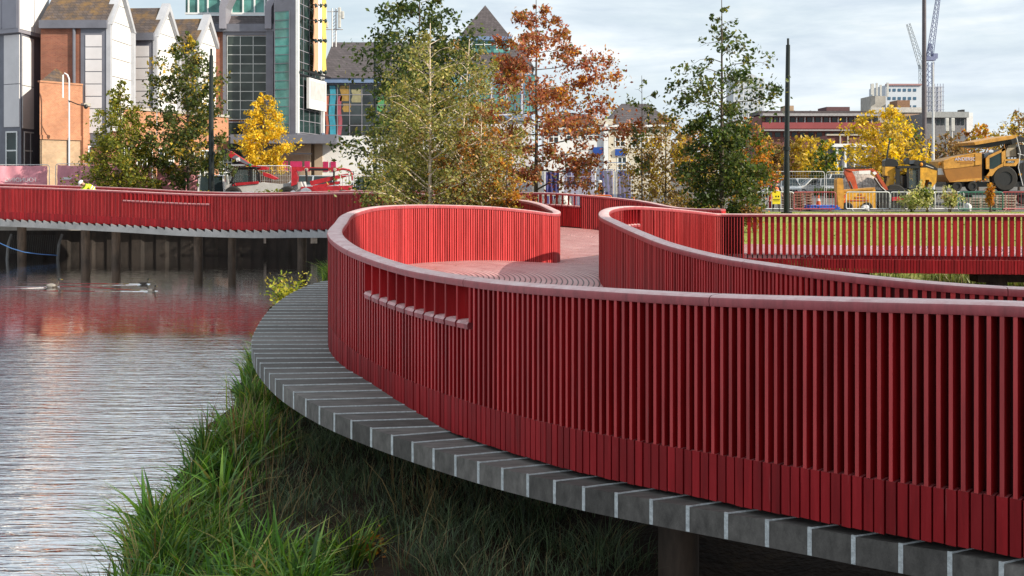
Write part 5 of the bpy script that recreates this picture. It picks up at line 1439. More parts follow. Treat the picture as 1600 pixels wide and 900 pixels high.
bush('dry_grass_clump', 'pinkish dry grasses right of the dark alder trunk', 1178, 41, 1.62, 70, 44, 'brown', 1200, .06, G3, 'ornamental grass', seed=10, pal2='orange')
bush('white_flower_shrub', 'pale flecked shrub behind the far rail near the white helmet', 1000, 43, 1.65, 70, 26, 'brown', 1000, .06, G3, seed=11, pal2='lime')
bush('dry_grass_clump', 'brown scrub left of the dark alder trunk', 1050, 41.5, 1.6, 80, 56, 'brown', 1500, .06, G3, 'ornamental grass', seed=12, pal2='gold')
bush('leafy_shrub', 'green scrub at the foot of the conifer', 232, 53, 1.95, 46, 30, 'cypress', 700, .08, G3, seed=13)
bush('leafy_shrub', 'low olive scrub beneath the birches', 690, 30, .5, 190, 60, 'birch', 2600, .045, G3, seed=14, pal2='brown', stems=14)
bush('red_weed', 'low red and orange weed in the grass at the bottom edge', 588, 9.4, .3, 70, 44, 'orange', 260, .022, G3, 'weed', seed=15, stems=6)
bush('yellow_weed', 'sunny yellow green weed at the far tip of the plank apron', 452, 24.5, .35, 90, 74, 'lime', 700, .05, G3, 'weed', seed=16)
bush('leafy_shrub', 'green scrub on the far bank behind the left trees', 262, 53.2, 1.95, 40, 30, 'green', 600, .08, G3, seed=17)
rng = np.random.default_rng(77)
# ------------------------------------------------------------------ bank wall, fences, barriers
STEEL_RUST = pm('rusty_sheet_pile', (.022, .016, .013), .85, 0, .5, 1.6, .4, 12, stretch=(1.5, 1, .4))
LIT_STAIN = pm('pale_lit_stain', (.34, .29, .25), .85, 0, .4, 2.5, stretch=(2, 1, .5))  # pale stains doubling as the lit patches of the wall
bw = empty('sheet_pile_wall', (-20, 50, 0), 'dark corrugated bank wall with pale streaks behind the piles', 'wall')
m = MB(); x = -60.0
while x < 2:
    m.slab([(x, 50.15), (x + .45, 50.15), (x + .6, 50.06), (x + 1.05, 50.06), (x + 1.2, 50.15), (x + 1.2, 50.4), (x, 50.4)], -1.2, 1.25); x += 1.2
m.build('pile_sheet', STEEL_RUST, bw)
m = MB(); x = -59.85; k = 0
while x < 0:
    if k % 3 != 1 and x > -14: m.box((x + .82 + (k % 2) * .15, 50.052, .75 + .2 * (k % 2)), (.12 + .1 * (k % 3), .012, 1.0 - .3 * (k % 2)))
    x += 1.2; k += 1
m.build('lit_stain_streak', LIT_STAIN, bw)
MB().box((-29, 50.1, 1.36), (62, .8, .22)).build('capping', CONC, bw)
# low stone edge by the lawn seen through the open slats
sw_ = empty('stone_edging', (14, 33, 1.2), 'low run of pale stone blocks at the foot of the lawn', 'wall')
STONE = pm('pale_stone', (.42, .38, .33), .85, 0, .3, 2.5, .4, 14)
for k in range(22):
    w_ = random.uniform(.75, 1.05); MB().box((5.6 + k * 1.02, 33.0 + random.uniform(-.04, .04), 1.36), (w_, .5, .34), rz=random.uniform(-.02, .02), bev=.04).build('block', STONE, sw_)

def barrier(label, px, d, zb, w, mat, col_group, h=1.1, nb=13, rz=0):
    x = (px - 800) / F * d
    e = empty('crowd_barrier', (x, d, zb), label, 'barrier', col_group, rz)
    m = MB(); r = .10
    pts = [(-w / 2, 0, .2), (-w / 2, 0, h - r), (-w / 2 + .03, 0, h - .03), (-w / 2 + r, 0, h), (w / 2 - r, 0, h), (w / 2 - .03, 0, h - .03), (w / 2, 0, h - r), (w / 2, 0, .2), (w / 2 - .05, 0, .15), (-w / 2 + .05, 0, .15), (-w / 2, 0, .2)]
    m.tube(pts, .032, 8); m.build('frame', mat, e, smooth=True, local=True)
    m = MB()
    for k in range(1, nb): m.cyl((-w / 2 + w * k / nb, 0, .15), (-w / 2 + w * k / nb, 0, h), .011, n=6)
    m.build('bars', mat, e, local=True)
    for sx in (-.36, .36):
        m = MB(); m.tube([(w * sx, -.3, .02), (w * sx, -.12, .06), (w * sx, 0, .15), (w * sx, .12, .06), (w * sx, .3, .02)], .018, 6); m.build('foot', mat, e, local=True)
    return e
RUSTP = pm('red_barrier_paint', (.36, .05, .06), .5, 0, .25, 6); GREENP = pm('green_barrier_paint', (.02, .16, .11), .5, 0, .2, 6); ORP = pm('orange_plastic', (.65, .12, .02), .5)
BGp = 'steel crowd barriers along the lawn edge'
barrier('grey crowd barrier behind the foot of the black post', 1208, 58, 1.9, 2.3, GALV, BGp)
barrier('red crowd barrier in front of the stacked pallets', 1273, 57.8, 1.9, 2.35, RUSTP, BGp)
barrier('grey crowd barrier in front of the yellow dumper', 1356, 58, 1.9, 2.45, GALV, BGp)
barrier('grey crowd barrier carrying the yellow notice', 1426, 57.7, 1.9, 2.5, GALV, BGp)
barrier('grey crowd barrier between the yellow notice and the green barrier', 1474, 57.9, 1.9, 2.3, GALV, BGp)
barrier('green crowd barrier below the paver wheels', 1532, 57.6, 1.9, 2.5, GREENP, BGp)
barrier('dark red crowd barrier at the right edge', 1598, 57.9, 1.9, 2.3, RUSTP, BGp)
WG2 = 'white barriers by the telehandler'
barrier('white barrier in front of the telehandler wheel', 355, 53, 1.95, 1.5, WHITEF, WG2, nb=9)
barrier('white barrier between the telehandler and the yellow green shrub', 392, 53.2, 1.95, 1.0, WHITEF, WG2, nb=7)
barrier('white barrier under the boom lift basket', 548, 55, 1.95, 2.3, WHITEF, WG2)
barrier('grey barrier behind the far rail in front of the blue hoarding', 868, 50, 1.85, 2.6, GALV, WG2)
barrier('orange plastic barrier behind the square openings of the far rail', 920, 49.6, 1.85, 2.2, ORP, WG2)
nt_ = empty('notice_plate', P(1428, 302, 57.6), 'yellow notice with a white warning panel hung on a grey barrier', 'sign')
q = P(1430, 302, 57.62); MB().box(q, (.42, .02, .17)).build('yellow_plate', pm('sign_yellow', (.72, .58, .02), .5, 0, .05), nt_)
q = P(1420, 302, 57.62); b_ = MB().box(q, (.24, .02, .2)).build('white_plate', WHITEP, nt_)
MB().add([(q.x - .07, q.y - .013, q.z - .06), (q.x + .07, q.y - .013, q.z - .06), (q.x, q.y - .013, q.z + .06)], [(0, 1, 2)]).build('warning_triangle', pm('sign_amber', (.7, .3, .02), .5), b_)

def mesh_fence(label, px0, px1, d, py_top, zb, frame, group, cloth=None, nb=10, sag=0):
    x0, x1 = (px0 - 800) / F * d, (px1 - 800) / F * d; zt = CAM_Z - (py_top - 278) / F * d
    e = empty('site_fence_panel', ((x0 + x1) / 2, d, zb), label, 'fence', group)
    m = MB(); r = .12
    m.tube([(x0, d, zb), (x0, d, zt - r), (x0 + .04, d, zt - .04), (x0 + r, d, zt), (x1 - r, d, zt), (x1 - .04, d, zt - .04), (x1, d, zt - r), (x1, d, zb), ], .022, 8)
    m.cyl((x0, d, zb + .15), (x1, d, zb + .15), .018, n=6); m.build('frame', frame, e, smooth=True)
    m = MB()
    for k in range(1, nb * 2): m.cyl((x0 + (x1 - x0) * k / nb / 2, d, zb + .15), (x0 + (x1 - x0) * k / nb / 2, d, zt), .0035, n=4)
    for k in range(1, 8): m.cyl((x0, d, zb + .15 + (zt - zb - .15) * k / 8), (x1, d, zb + .15 + (zt - zb - .15) * k / 8), .0035, n=4)
    m.build('wire_mesh', frame, e)
    if cloth:
        nx, nz = 22, 8; vs = []; fs = []
        for j in range(nz + 1):
            for i in range(nx + 1):
                u, v = i / nx, j / nz
                y = d - .06 + .05 * math.sin(u * 19 + v * 3 + px0) * (.4 + .6 * v) + .035 * math.sin((u + v) * 31 + px0 * .3)
                zz = zb + .1 + (zt - .04 - zb - .1) * v - sag * math.sin(u * math.pi) * v - .03 * abs(math.sin(u * 15)) * v
                vs.append((x0 + .1 + (x1 - x0 - .2) * u, y, zz))
        for j in range(nz):
            for i in range(nx): a = j * (nx + 1) + i; fs.append((a, a + 1, a + nx + 2, a + nx + 1))
        m = MB(); m.add(vs, fs); m.build('cloth_cover', cloth, e, smooth=True)
    return e
PINK = pm('pink_banner', (.72, .30, .36), .7, 0, .2, 1.3)
def sheer(name, col, alpha):
    m, nt, b = nodes_of(name); L = nt.links.new
    b.inputs['Base Color'].default_value = rgba(col); b.inputs['Roughness'].default_value = .8
    t = N(nt, 'ShaderNodeBsdfTransparent'); ms = N(nt, 'ShaderNodeMixShader'); ms.inputs[0].default_value = alpha
    L(t.outputs[0], ms.inputs[1]); L(b.outputs[0], ms.inputs[2]); L(ms.outputs[0], nt.nodes['Material Output'].inputs['Surface']); return m
NAVY = pm('navy_sheet', (.03, .03, .14), .7, 0, .3, 1.5); SHEER = sheer('sheer_purple_net', (.10, .09, .24), .62); SHEER2 = sheer('sheer_navy_net', (.05, .05, .19), .8)
PG = 'pink clad site fence panels'
f1 = mesh_fence('pink clad fence panel with mirrored white lettering at the left edge', -20, 77, 56.5, 257.5, 1.95, GALV, PG, PINK)
mesh_fence('pink clad fence panel with a pale patch below the brick annexe', 87, 160, 56.5, 256, 1.95, GALV, PG, PINK, sag=.05)
mesh_fence('pink clad fence panel behind the conifer trunk', 164, 240, 57, 258, 1.95, GALV, PG, PINK)
mesh_fence('pink clad fence panel left of the tall loose tree trunk', 243, 312, 57.3, 258, 1.95, GALV, PG, PINK)
q = P(105, 279, 56.35); MB().prism([(q.x - .28, q.z - .06), (q.x + .2, q.z - .05), (q.x + .3, q.z + .06), (q.x - .2, q.z + .08)], 56.3, 56.31).build('pale_patch', WHITEP, None) 
bpy.data.objects[-1] if False else None
pp = [o for o in COL.objects if o.name.startswith('pale_patch')][0]; 
host = [o for o in COL.objects if o.get('label', '').startswith('pink clad fence panel with a pale patch')][0]
pp.parent = host; pp.location = -Vector(host.location)
def lettering(txt, loc, size, mat, name, parent=None, mirror=False, extrude=.004):
    cu = bpy.data.curves.new(name, 'FONT'); cu.body = txt; cu.size = size; cu.extrude = extrude; cu.align_x = 'CENTER'
    o = bpy.data.objects.new('tmp_text', cu); COL.objects.link(o)
    dg = bpy.context.evaluated_depsgraph_get(); me = bpy.data.meshes.new_from_object(o.evaluated_get(dg))
    bpy.data.objects.remove(o)
    M = Matrix.Rotation(R(90), 4, 'X')
    if mirror: M = Matrix.Scale(-1, 4, Vector((1, 0, 0))) @ M
    me.transform(M)
    if mirror: me.flip_normals()
    me.materials.clear(); me.materials.append(mat); me.name = name
    r = bpy.data.objects.new(name, me); COL.objects.link(r)
    off = origin_of(parent) if parent else Vector((0, 0, 0)); r.parent = parent; r.location = Vector(loc) - off
    return r
lettering('FOUNDING', P(32, 284, 56.28), .33, WHITEP, 'lettering', f1, True)
GF = 'open steel fence panels around the site'
mesh_fence('open fence panel behind the telehandler boom', 345, 396, 64, 258, 2.0, WHITEF, GF)
mesh_fence('open fence panel between the telehandler and the boom lift', 399, 455, 64, 259, 2.0, WHITEF, GF)
mesh_fence('open fence panel behind the worker in the orange vest', 1205, 1288, 64, 268, 2.0, GALV, GF)
mesh_fence('open fence panel behind the red excavator arm', 1291, 1375, 64, 268.5, 2.0, GALV, GF)
BGh = 'blue hoarding panels beyond the far rail'
mesh_fence('solid navy hoarding panel right of the red oak trunk', 850, 876, 63, 267, 2.0, GALV, BGh, NAVY)
mesh_fence('see-through purple hoarding panel left of the white helmet', 878, 932, 63.2, 265, 2.0, BLUEM, BGh, SHEER)
mesh_fence('blue netted hoarding panel behind the white helmet', 934, 960, 63.1, 265, 2.0, BLUEM, BGh, SHEER2)
mesh_fence('navy hoarding panel left of the orange pole', 962, 988, 63.3, 266, 2.0, BLUEM, BGh, SHEER2)
mesh_fence('tall open blue frame above the hoarding', 900, 985, 66, 254, 2.0, BLUEM, BGh, None, nb=2)

# ------------------------------------------------------------------ machines
YEL = pm('plant_yellow', (.60, .30, .02), .5, 0, .3, 3.5); YEL2 = pm('plant_amber', (.52, .25, .035), .5, 0, .26, 3); YELD = pm('plant_amber_deep', (.30, .12, .012), .5, 0, .1, 2)
TYRE = pm('tyre_rubber', (.018, .017, .016), .85, 0, .3, 8); REDM = pm('machine_red', (.40, .016, .025), .45, 0, .28, 4); ORM = pm('excavator_red', (.42, .07, .025), .45, 0, .2, 4)
GREYW = pm('machine_pale_grey', (.48, .47, .46), .5, 0, .1, 3); BLACKM = pm('machine_black', (.014, .014, .016), .4, 0, .2, 5); CABG = sheer('cab_glass', (.05, .08, .085), .5)
CARG = glass_mat('car_glass', (.03, .045, .05))
GREENB = pm('green_lamp', (.02, .4, .12), .3); AMBER = pm('amber_lamp', (.8, .3, .02), .3)
def pp_(pts, d): return [((x - 800) / F * d, CAM_Z - (y - 278) / F * d) for x, y in pts]
def ex(pts, d, dep, name, mat, parent, label=None):
    """a plate or shell: outline extruded away from the pond by dep metres"""
    m = MB(); m.prism(pp_(pts, d), d, d + dep); return m.build(name, mat, parent, label=label)
def wheel(px, py, d, rpx, wdt, parent, name='wheel', hub=None):
    x, z = pp_([(px, py)], d)[0]; r = rpx * d / F
    o = MB().wheel((x, d + wdt / 2, z), r, wdt).build(name, TYRE, parent, smooth=True)
    m = MB(); m.cyl((x, d + .05, z), (x, d + wdt - .05, z), r * .56, n=16); m.build('rim', hub or BLACKM, o)
    return o
def bar(pts, d, rpx, name, mat, parent, n=8):
    m = MB(); q = pp_(pts, d); m.tube([(x, d, z) for x, z in q], [rpx * d / F] * len(q) if not isinstance(rpx, (list, tuple)) else [k * d / F for k in rpx], n); return m.build(name, mat, parent)

# red telehandler
d = 60; th = empty('telehandler', P(385, 320, d), 'red and grey telehandler with its dark tipped boom raised left', 'construction vehicle')
ex([(354, 289), (362, 287), (404, 285), (432, 288), (470, 284), (474, 300), (470, 312), (352, 312)], d + .5, 1.5, 'chassis', GREYW, th)
ex([(366, 286), (404, 283), (404, 287), (362, 291)], d + .44, .05, 'side_stripe', REDM, th)
cab = MB()
for seg in ([(358, 288), (366, 268), (374, 262), (392, 261), (393, 263.5), (375, 264.5), (368.5, 269.5), (361.5, 288)], [(390, 262), (393.5, 262), (393.5, 287), (390, 287)], [(393, 261.5), (400, 262.5), (405, 270), (407, 286), (404, 287), (402, 271), (398.5, 265), (393, 264)], [(358, 285), (407, 284), (407, 288), (358, 289)]):
    for dd in (d + .55, d + 1.75): cab.prism(pp_(seg, dd), dd, dd + .07)
cab.prism(pp_([(372, 262.5), (400, 262), (400, 260.5), (373, 260.8)], d + .5), d + .5, d + 1.9)
cb = cab.build('cab_frame', BLACKM, th)
ex([(361.5, 287), (368.5, 269.5), (375, 264.5), (390, 263.8), (390, 286)], d + .6, .02, 'cab_glass', CABG, cb)
ex([(393.5, 264.5), (398.5, 265.5), (402, 271.5), (404, 285), (393.5, 286)], d + .6, .02, 'cab_glass', CABG, cb)
m = MB(); q = pp_([(380, 285), (386, 285), (387, 274), (382, 273)], d + 1); m.prism(q, d + .9, d + 1.4); m.build('seat', BLACKM, cb)
bm = ex([(354, 240.5), (360, 236), (392, 256.5), (389, 260.5), (362, 248)], d + 1.85, .35, 'boom', REDM, th)
ex([(362, 246.5), (368, 242), (394, 258.5), (412, 262), (416, 264.5), (400, 262), (385, 257)], d + 1.8, .45, 'boom_sleeve', GREYM, bm)
ex([(392, 258), (412, 260), (418, 261.5), (417, 265), (404, 265.5), (396, 262)], d + 1.78, .48, 'boom_base', REDM, bm)
ex([(410, 269), (420, 272), (434, 279), (430, 281), (412, 275)], d + 1.78, .48, 'rear_arm', REDM, th)
ex([(333, 247), (352, 232), (358, 236), (355, 243), (344, 249), (336, 252), (333, 260)], d + 1.8, .4, 'boom_head', BLACKM, bm)
ex([(368.5, 247.5), (374, 245.5), (375.5, 251), (370, 253)], d + 1.77, .02, 'logo_plate', WHITEP, bm)
lettering('A', P(372, 252, d + 1.75), .15, BLACKM, 'logo_letter', bm)
for px in (363, 448): wheel(px, 305, d + .15, 14, .4, th)
wheel(363, 305, d + 1.9, 14, .4, th); wheel(448, 305, d + 1.9, 14, .4, th)
m = MB(); q = P(391, 257, d + 1.76); m.box(q, (.12, .04, .12)); m.build('side_lamp', GREENB, bm)
m = MB(); q = P(365, 289, d + .46); m.wheel((q.x, q.y, q.z), .12, .06); m.build('wing_mirror', BLACKM, th)

# red articulated boom lift
d = 59.5; bl_ = empty('boom_lift', P(505, 320, d), 'red folded articulated boom lift in front of the parked silver car', 'construction vehicle')
ex([(455, 260.5), (528, 262), (530, 267), (455, 266.5)], d + .8, .3, 'upper_boom', REDM, bl_)
ex([(484, 262.6), (513, 263.2), (513, 266.4), (484, 266)], d + .76, .03, 'boom_plate', BLACKM, bl_)
ex([(455, 264), (459, 264), (463, 268), (465, 276), (463, 288), (455, 291)], d + .75, .4, 'boom_knuckle', REDM, bl_)
ex([(484, 283), (520, 275), (543, 271), (545, 275), (522, 281), (486, 290)], d + .7, .3, 'lower_boom', REDM, bl_)
ex([(488, 290), (530, 283), (532, 287), (490, 294)], d + .7, .3, 'riser_boom', REDM, bl_)
bar([(525, 266), (536, 264), (546, 266), (550, 272), (551, 282)], d + .9, 1.7, 'swing_arm', REDM, bl_)
bar([(546, 268), (552, 268), (553, 282), (548, 290)], d + .75, .8, 'hydraulic_hose', BLACKM, bl_)
bar([(522, 264), (521.5, 285)], d + .65, 1.5, 'support_strut', BLACKM, bl_)
bar([(478, 264), (480, 285)], d + .65, 1.8, 'support_strut', BLACKM, bl_)
for px in (478.5, 523):
    q = P(px, 265, d + .6); MB().cyl((q.x, q.y, q.z), (q.x, q.y + .1, q.z), 2.6 * d / F, n=16).build('pivot_cap', pm('pale_disc', (.45, .4, .35), .5), bl_)
ex([(470, 292), (545, 290), (548, 298), (545, 305), (470, 305)], d + .4, 1.4, 'base', REDM, bl_)
for px in (480, 535): wheel(px, 306, d + .2, 10, .35, bl_)
m = MB()
for px in (532, 542, 552):
    q0 = P(px, 274, d + .5); m.cyl((q0.x, q0.y, q0.z), (q0.x, q0.y, q0.z - .85), .025, n=6); m.cyl((q0.x, q0.y + .8, q0.z), (q0.x, q0.y + .8, q0.z - .85), .025, n=6)
for py in (274, 285, 297):
    for yy in (.5, 1.3):
        q0 = P(532, py, d); q1 = P(552, py, d); m.cyl((q0.x, d + yy, q0.z), (q1.x, d + yy, q1.z), .025, n=6)
m.build('basket', GALV, bl_)

# red mini excavator
d = 61; me_ = empty('mini_excavator', P(1385, 325, d), 'small orange red digger arm bent down in front of the yellow dumper', 'construction vehicle')
ex([(1322, 262.5), (1328, 262), (1336, 276), (1342, 300), (1343, 306), (1336, 306), (1328, 287), (1320, 270)], d + .4, .28, 'dipper_arm', ORM, me_)
ex([(1320, 264), (1330, 268), (1342, 267), (1361, 266.5), (1368, 271), (1382, 296), (1388, 297), (1386, 292), (1370, 268), (1364, 263.5), (1341, 264.5), (1332, 264)], d + .35, .3, 'boom', ORM, me_)
ex([(1342, 267), (1360, 266.3), (1360, 271.8), (1342, 271.8)], d + .32, .05, 'name_plate', WHITEP, me_)
ex([(1363, 270), (1367, 267.5), (1370.5, 271), (1366.5, 273.5)], d + .3, .03, 'logo_plate', WHITEP, me_)
ex([(1321, 262), (1362, 260.5), (1364, 262.5), (1322, 264)], d + .38, .2, 'hydraulic_ram', DARKM, me_)
bar([(1327, 283), (1331, 292), (1338, 312)], d + .3, 1.2, 'hydraulic_hose', BLACKM, me_)
bar([(1366, 278), (1376, 292), (1384, 299)], d + .3, 1.6, 'boom_ram', BLACKM, me_)
ex([(1334, 304), (1342, 303), (1344, 312), (1341, 320), (1333, 321), (1330, 313)], d + .25, .5, 'bucket', BLACKM, me_)
ex([(1378, 297), (1412, 296), (1416, 302), (1416, 316), (1378, 316)], d + .3, 1.4, 'upper_body', BLACKM, me_)
ex([(1394, 308), (1412, 307), (1412, 313), (1394, 314)], d + .26, .05, 'body_panel', REDM, me_)
ex([(1376, 316), (1420, 316), (1424, 321), (1420, 328), (1376, 328), (1372, 322)], d + .2, .35, 'track', TYRE, me_)
ex([(1376, 316), (1420, 316), (1424, 321), (1420, 328), (1376, 328), (1372, 322)], d + 1.3, .35, 'track', TYRE, me_)

# yellow site dumper with hopper
d = 60; sd_ = empty('site_dumper', P(1345, 328, d), 'yellow hopper body with red lettering behind a grey barrier', 'construction vehicle')
ex([(1313, 300), (1368, 296), (1368, 326), (1313, 327)], d + .9, 1.1, 'hopper', YEL, sd_)
ex([(1308, 281), (1310, 278), (1317, 279), (1319, 300), (1318, 326), (1310, 326), (1308, 300)], d + .7, .6, 'side_column', YEL2, sd_)
for k, (x0, x1, y) in enumerate(((1341, 1347, 303.5), (1336, 1352, 308), (1325, 1357, 312.5))):
    lettering('ROLLS', P((x0 + x1) / 2, y + 1.5, d + .88), .01, ORM, 'mark', sd_) if False else ex([(x0, y), (x1, y), (x1, y + 1.7), (x0, y + 1.7)], d + .87, .02, 'lettering_strip', ORM, sd_)
ex([(1319, 306), (1322, 303), (1322, 308), (1319, 311)], d + .87, .02, 'warning_stripe', ORP, sd_)
ex([(1319, 314), (1322, 311), (1322, 316), (1319, 319)], d + .87, .02, 'warning_stripe', ORP, sd_)
for px in (1325, 1356): wheel(px, 324, d + .7, 8, .3, sd_)
ex([(1316, 297), (1368, 293), (1366, 296), (1316, 300)], d + .85, 1.2, 'hopper_rim', YEL2, sd_)

# black cabbed backhoe loader
d = 63; bh = empty('backhoe_loader', P(1420, 320, d), 'yellow backhoe loader with a black framed cab and green tipped arm', 'construction vehicle')
cab = MB()
for seg in ([(1400, 264), (1404, 260), (1406, 260), (1406, 298), (1400, 298)], [(1417.5, 262), (1420.5, 262), (1420.5, 298), (1417.5, 298)], [(1434, 262), (1438, 262), (1438, 298), (1434, 298)], [(1400, 294), (1438, 294), (1438, 299), (1400, 299)]):
    for dd in (d + .5, d + 1.9): cab.prism(pp_(seg, dd), dd, dd + .08)
cab.prism(pp_([(1401, 262.5), (1403, 259.5), (1436, 258.5), (1438.5, 263)], d + .45), d + .45, d + 2.05)
cb = cab.build('cab_frame', BLACKM, bh)
ex([(1420.5, 263), (1434, 263), (1434, 294), (1420.5, 294)], d + .55, .02, 'cab_glass', CABG, cb)
ex([(1406, 268), (1417.5, 268), (1417.5, 294), (1406, 294)], d + 1.85, .02, 'cab_glass', CABG, cb)
m = MB(); q = P(1413, 284, d + 1.1); m.box(q, (.35, .5, .9), bev=.08); m.box((q.x, q.y - .1, q.z - .5), (.5, .5, .16), bev=.05); m.build('seat', BLACKM, cb)
ex([(1383, 260), (1399, 261), (1398, 274), (1396, 292), (1392, 295), (1388, 293), (1391, 276), (1383, 274)], d + .7, .5, 'boom_arm', YEL, bh)
ex([(1383, 251), (1390, 247), (1400, 250), (1404, 254), (1402, 260.5), (1383, 260.5)], d + .7, .55, 'rear_panel', BLACKM, bh)
bar([(1385, 253), (1387, 236), (1390.5, 219)], d + .8, [1.7, 1.3, .9], 'raised_arm', BLACKM, bh)
q = P(1390.8, 217.5, d + .8); MB().sphere(q, .07, 10, 6).build('green_tip', GREENB, bh)
ex([(1438, 262), (1448, 262), (1464, 267), (1463, 285), (1457, 293), (1452, 293), (1452, 281), (1446, 281), (1444, 294), (1438, 297)], d + .6, 1.2, 'engine_cover', YEL, bh)
ex([(1427, 256), (1430, 250), (1440, 251), (1456, 257), (1466, 264), (1463, 266), (1448, 262), (1436, 260)], d + .7, 1.0, 'loader_arm', BLACKM, bh)
ex([(1447, 257.5), (1459, 262), (1458.5, 263), (1446.5, 258.6)], d + .68, .03, 'pale_stripe', GREYW, bh)
ex([(1414, 251), (1417, 247), (1421, 247), (1421, 257), (1415, 257)], d + .9, .3, 'exhaust', BLACKM, bh)
q = P(1439.5, 257, d + .7); MB().sphere(q, (.1, .1, .12), 10, 6).build('beacon', AMBER, bh)
ex([(1386, 298), (1462, 296), (1466, 300), (1462, 312), (1386, 312)], d + .6, 1.3, 'chassis', BLACKM, bh)
wheel(1400, 305, d + .25, 17, .45, bh); wheel(1452, 309, d + .25, 12, .4, bh); wheel(1400, 305, d + 1.9, 17, .45, bh)
q = P(1453, 287, d + .58); MB().cyl((q.x, q.y, q.z), (q.x, q.y + .1, q.z), .13, n=14).build('pivot_pin', BLACKM, bh)

# yellow road paver on a low trailer
d = 66; lt = empty('low_trailer', P(1530, 318, d), 'dark low-loader trailer under the road paver', 'trailer')
ex([(1470, 298.5), (1640, 298.5), (1640, 305), (1470, 305)], d, 2.5, 'bed', BLACKM, lt)
for px in (1490, 1512, 1600, 1622): wheel(px, 310, d + .1, 9, .35, lt)
pv = empty('road_paver', P(1530, 298, d), 'big amber road paver with a canopy and a huge black wheel', 'construction vehicle')
hp = ex([(1474, 252), (1487, 247), (1525, 239.5), (1534, 238.5), (1534, 257), (1500, 262), (1475, 264)], d, 2.2, 'hopper', YEL2, pv)
ex([(1475, 264), (1500, 262), (1534, 257), (1534, 281), (1510, 283), (1484, 285), (1478, 276)], d + .03, 2.1, 'hopper_lower', YELD, pv)  # lower hopper: shade put into a deeper amber
ex([(1484, 284.5), (1505, 280), (1534, 278), (1534, 281.5), (1510, 283.5)], d - .02, .06, 'hopper_lip', YEL2, pv)
ex([(1524, 239.5), (1534, 238), (1534, 257), (1524, 258.5)], d - .04, .08, 'hopper_end', YEL2, pv)
ex([(1474, 251), (1487, 246), (1525, 238.5), (1525, 240.2), (1488, 248), (1475, 253)], d - .03, .3, 'hopper_edge', YEL2, pv)
PAVT = pm('blue_white_print', (.50, .52, .72), .5, 0, .05)
lettering('ANDERSON', P(1511.5, 250.8, d - .02), .30, PAVT, 'lettering', hp)
for x0, x1, y in ((1496, 1526, 252.6), (1501, 1520, 255.2)): ex([(x0, y), (x1, y - .8), (x1, y + .5), (x0, y + 1.3)], d - .015, .02, 'print_line', YELD, hp)
ex([(1534, 240), (1538, 240), (1538, 282), (1534, 282)], d + .3, 1.6, 'bulkhead', BLACKM, pv)
fr_ = MB()
for seg in ([(1541, 247), (1544, 243.5), (1570, 231), (1572, 234), (1546, 247), (1546, 268), (1541, 275)], [(1565, 233), (1571, 231), (1571.5, 252), (1565.5, 255)], [(1541, 264), (1552, 264), (1571, 252.5), (1576, 254), (1556, 268), (1550, 275), (1541, 275)]):
    fr_.prism(pp_(seg, d), d, d + .12)
cbf = fr_.build('cab_frame', YEL2, pv)
ex([(1546, 247), (1566, 235), (1566, 254), (1552, 264), (1546, 264)], d + .05, .03, 'cab_glass', GLASS_D, cbf)
ex([(1541, 246), (1571, 233), (1572, 256), (1552, 275), (1541, 275)], d + .2, 1.8, 'cab_shell', BLACKM, pv)
ex([(1570, 249), (1592, 248), (1592, 253), (1587, 259.5), (1568, 259.5)], d - .02, 2.0, 'rear_deck', YEL2, pv)
ex([(1572, 251.4), (1586, 250.8), (1585, 254.6), (1572, 254.8)], d - .04, .02, 'model_plate', BLACKM, pv)
lettering('AP555', P(1579, 254.3, d - .05), .15, WHITEP, 'lettering', pv)
cn = ex([(1522, 222), (1580, 211.5), (1588, 211), (1590, 214), (1582, 217), (1524, 226.5)], d - .3, 2.9, 'canopy', YEL2, pv)
ex([(1524, 226.5), (1570, 219), (1570, 225), (1550, 230), (1530, 229)], d, 2.2, 'canopy_lining', BLACKM, cn)
bar([(1569, 232), (1569, 222)], d + .1, .8, 'canopy_post', YELD, pv); bar([(1574, 250), (1574, 218)], d + 1.8, .7, 'canopy_post', BLACKM, pv)
ex([(1572, 236), (1576, 227), (1588, 224), (1590, 244), (1572, 245)], d + .8, .9, 'pale_hood', pm('dusty_tarp', (.38, .33, .26), .8, 0, .2, 3), pv)
for k, pl in enumerate(([(1578, 217), (1588, 212), (1606, 216), (1606, 221), (1590, 222), (1582, 226)], [(1590, 230), (1600, 226), (1602, 246), (1591, 250)], [(1592, 256), (1612, 250), (1620, 262), (1618, 284), (1600, 290), (1594, 276)], [(1602, 226), (1640, 236), (1640, 241), (1602, 232)])): ex(pl, d + .5 + .1 * k, 1.3, 'rear_machinery', BLACKM, pv)
bar([(1588, 214), (1594, 238), (1591, 262), (1598, 290)], d + .35, .8, 'rear_pipe', GALV, pv); bar([(1596, 220), (1599, 250), (1596, 284)], d + .35, .6, 'rear_pipe', BLACKM, pv); bar([(1590, 240), (1612, 246)], d + .35, .5, 'rear_pipe', GALV, pv)
ex([(1592, 271), (1597, 271), (1597, 274), (1592, 274)], d + .4, .1, 'yellow_bracket', YEL, pv)
wheel(1571, 279, d - .05, 20, .6, pv); wheel(1571, 279, d + 1.7, 20, .6, pv)
for px in (1496, 1520): wheel(px, 291, d + .0, 8, .45, pv)
ex([(1478, 284), (1600, 284), (1600, 292), (1478, 292)], d + .4, 1.6, 'chassis', BLACKM, pv)
q = P(1547.5, 236.5, d + .1); MB().box(q, (.3, .2, .18), bev=.03).build('work_lamp', pm('pale_lamp', (.6, .65, .75), .2), pv)
q = P(1468, 256, d + .4); MB().sphere(q, (.1, .1, .13), 10, 6).build('beacon', AMBER, pv); bar([(1468, 258), (1468, 272)], d + .4, .4, 'beacon_stem', BLACKM, pv)
m = MB()
for k, px in enumerate((1576, 1581, 1586)): q = P(px, 247, d - .02); m.box(q, (.14, .03, .06))
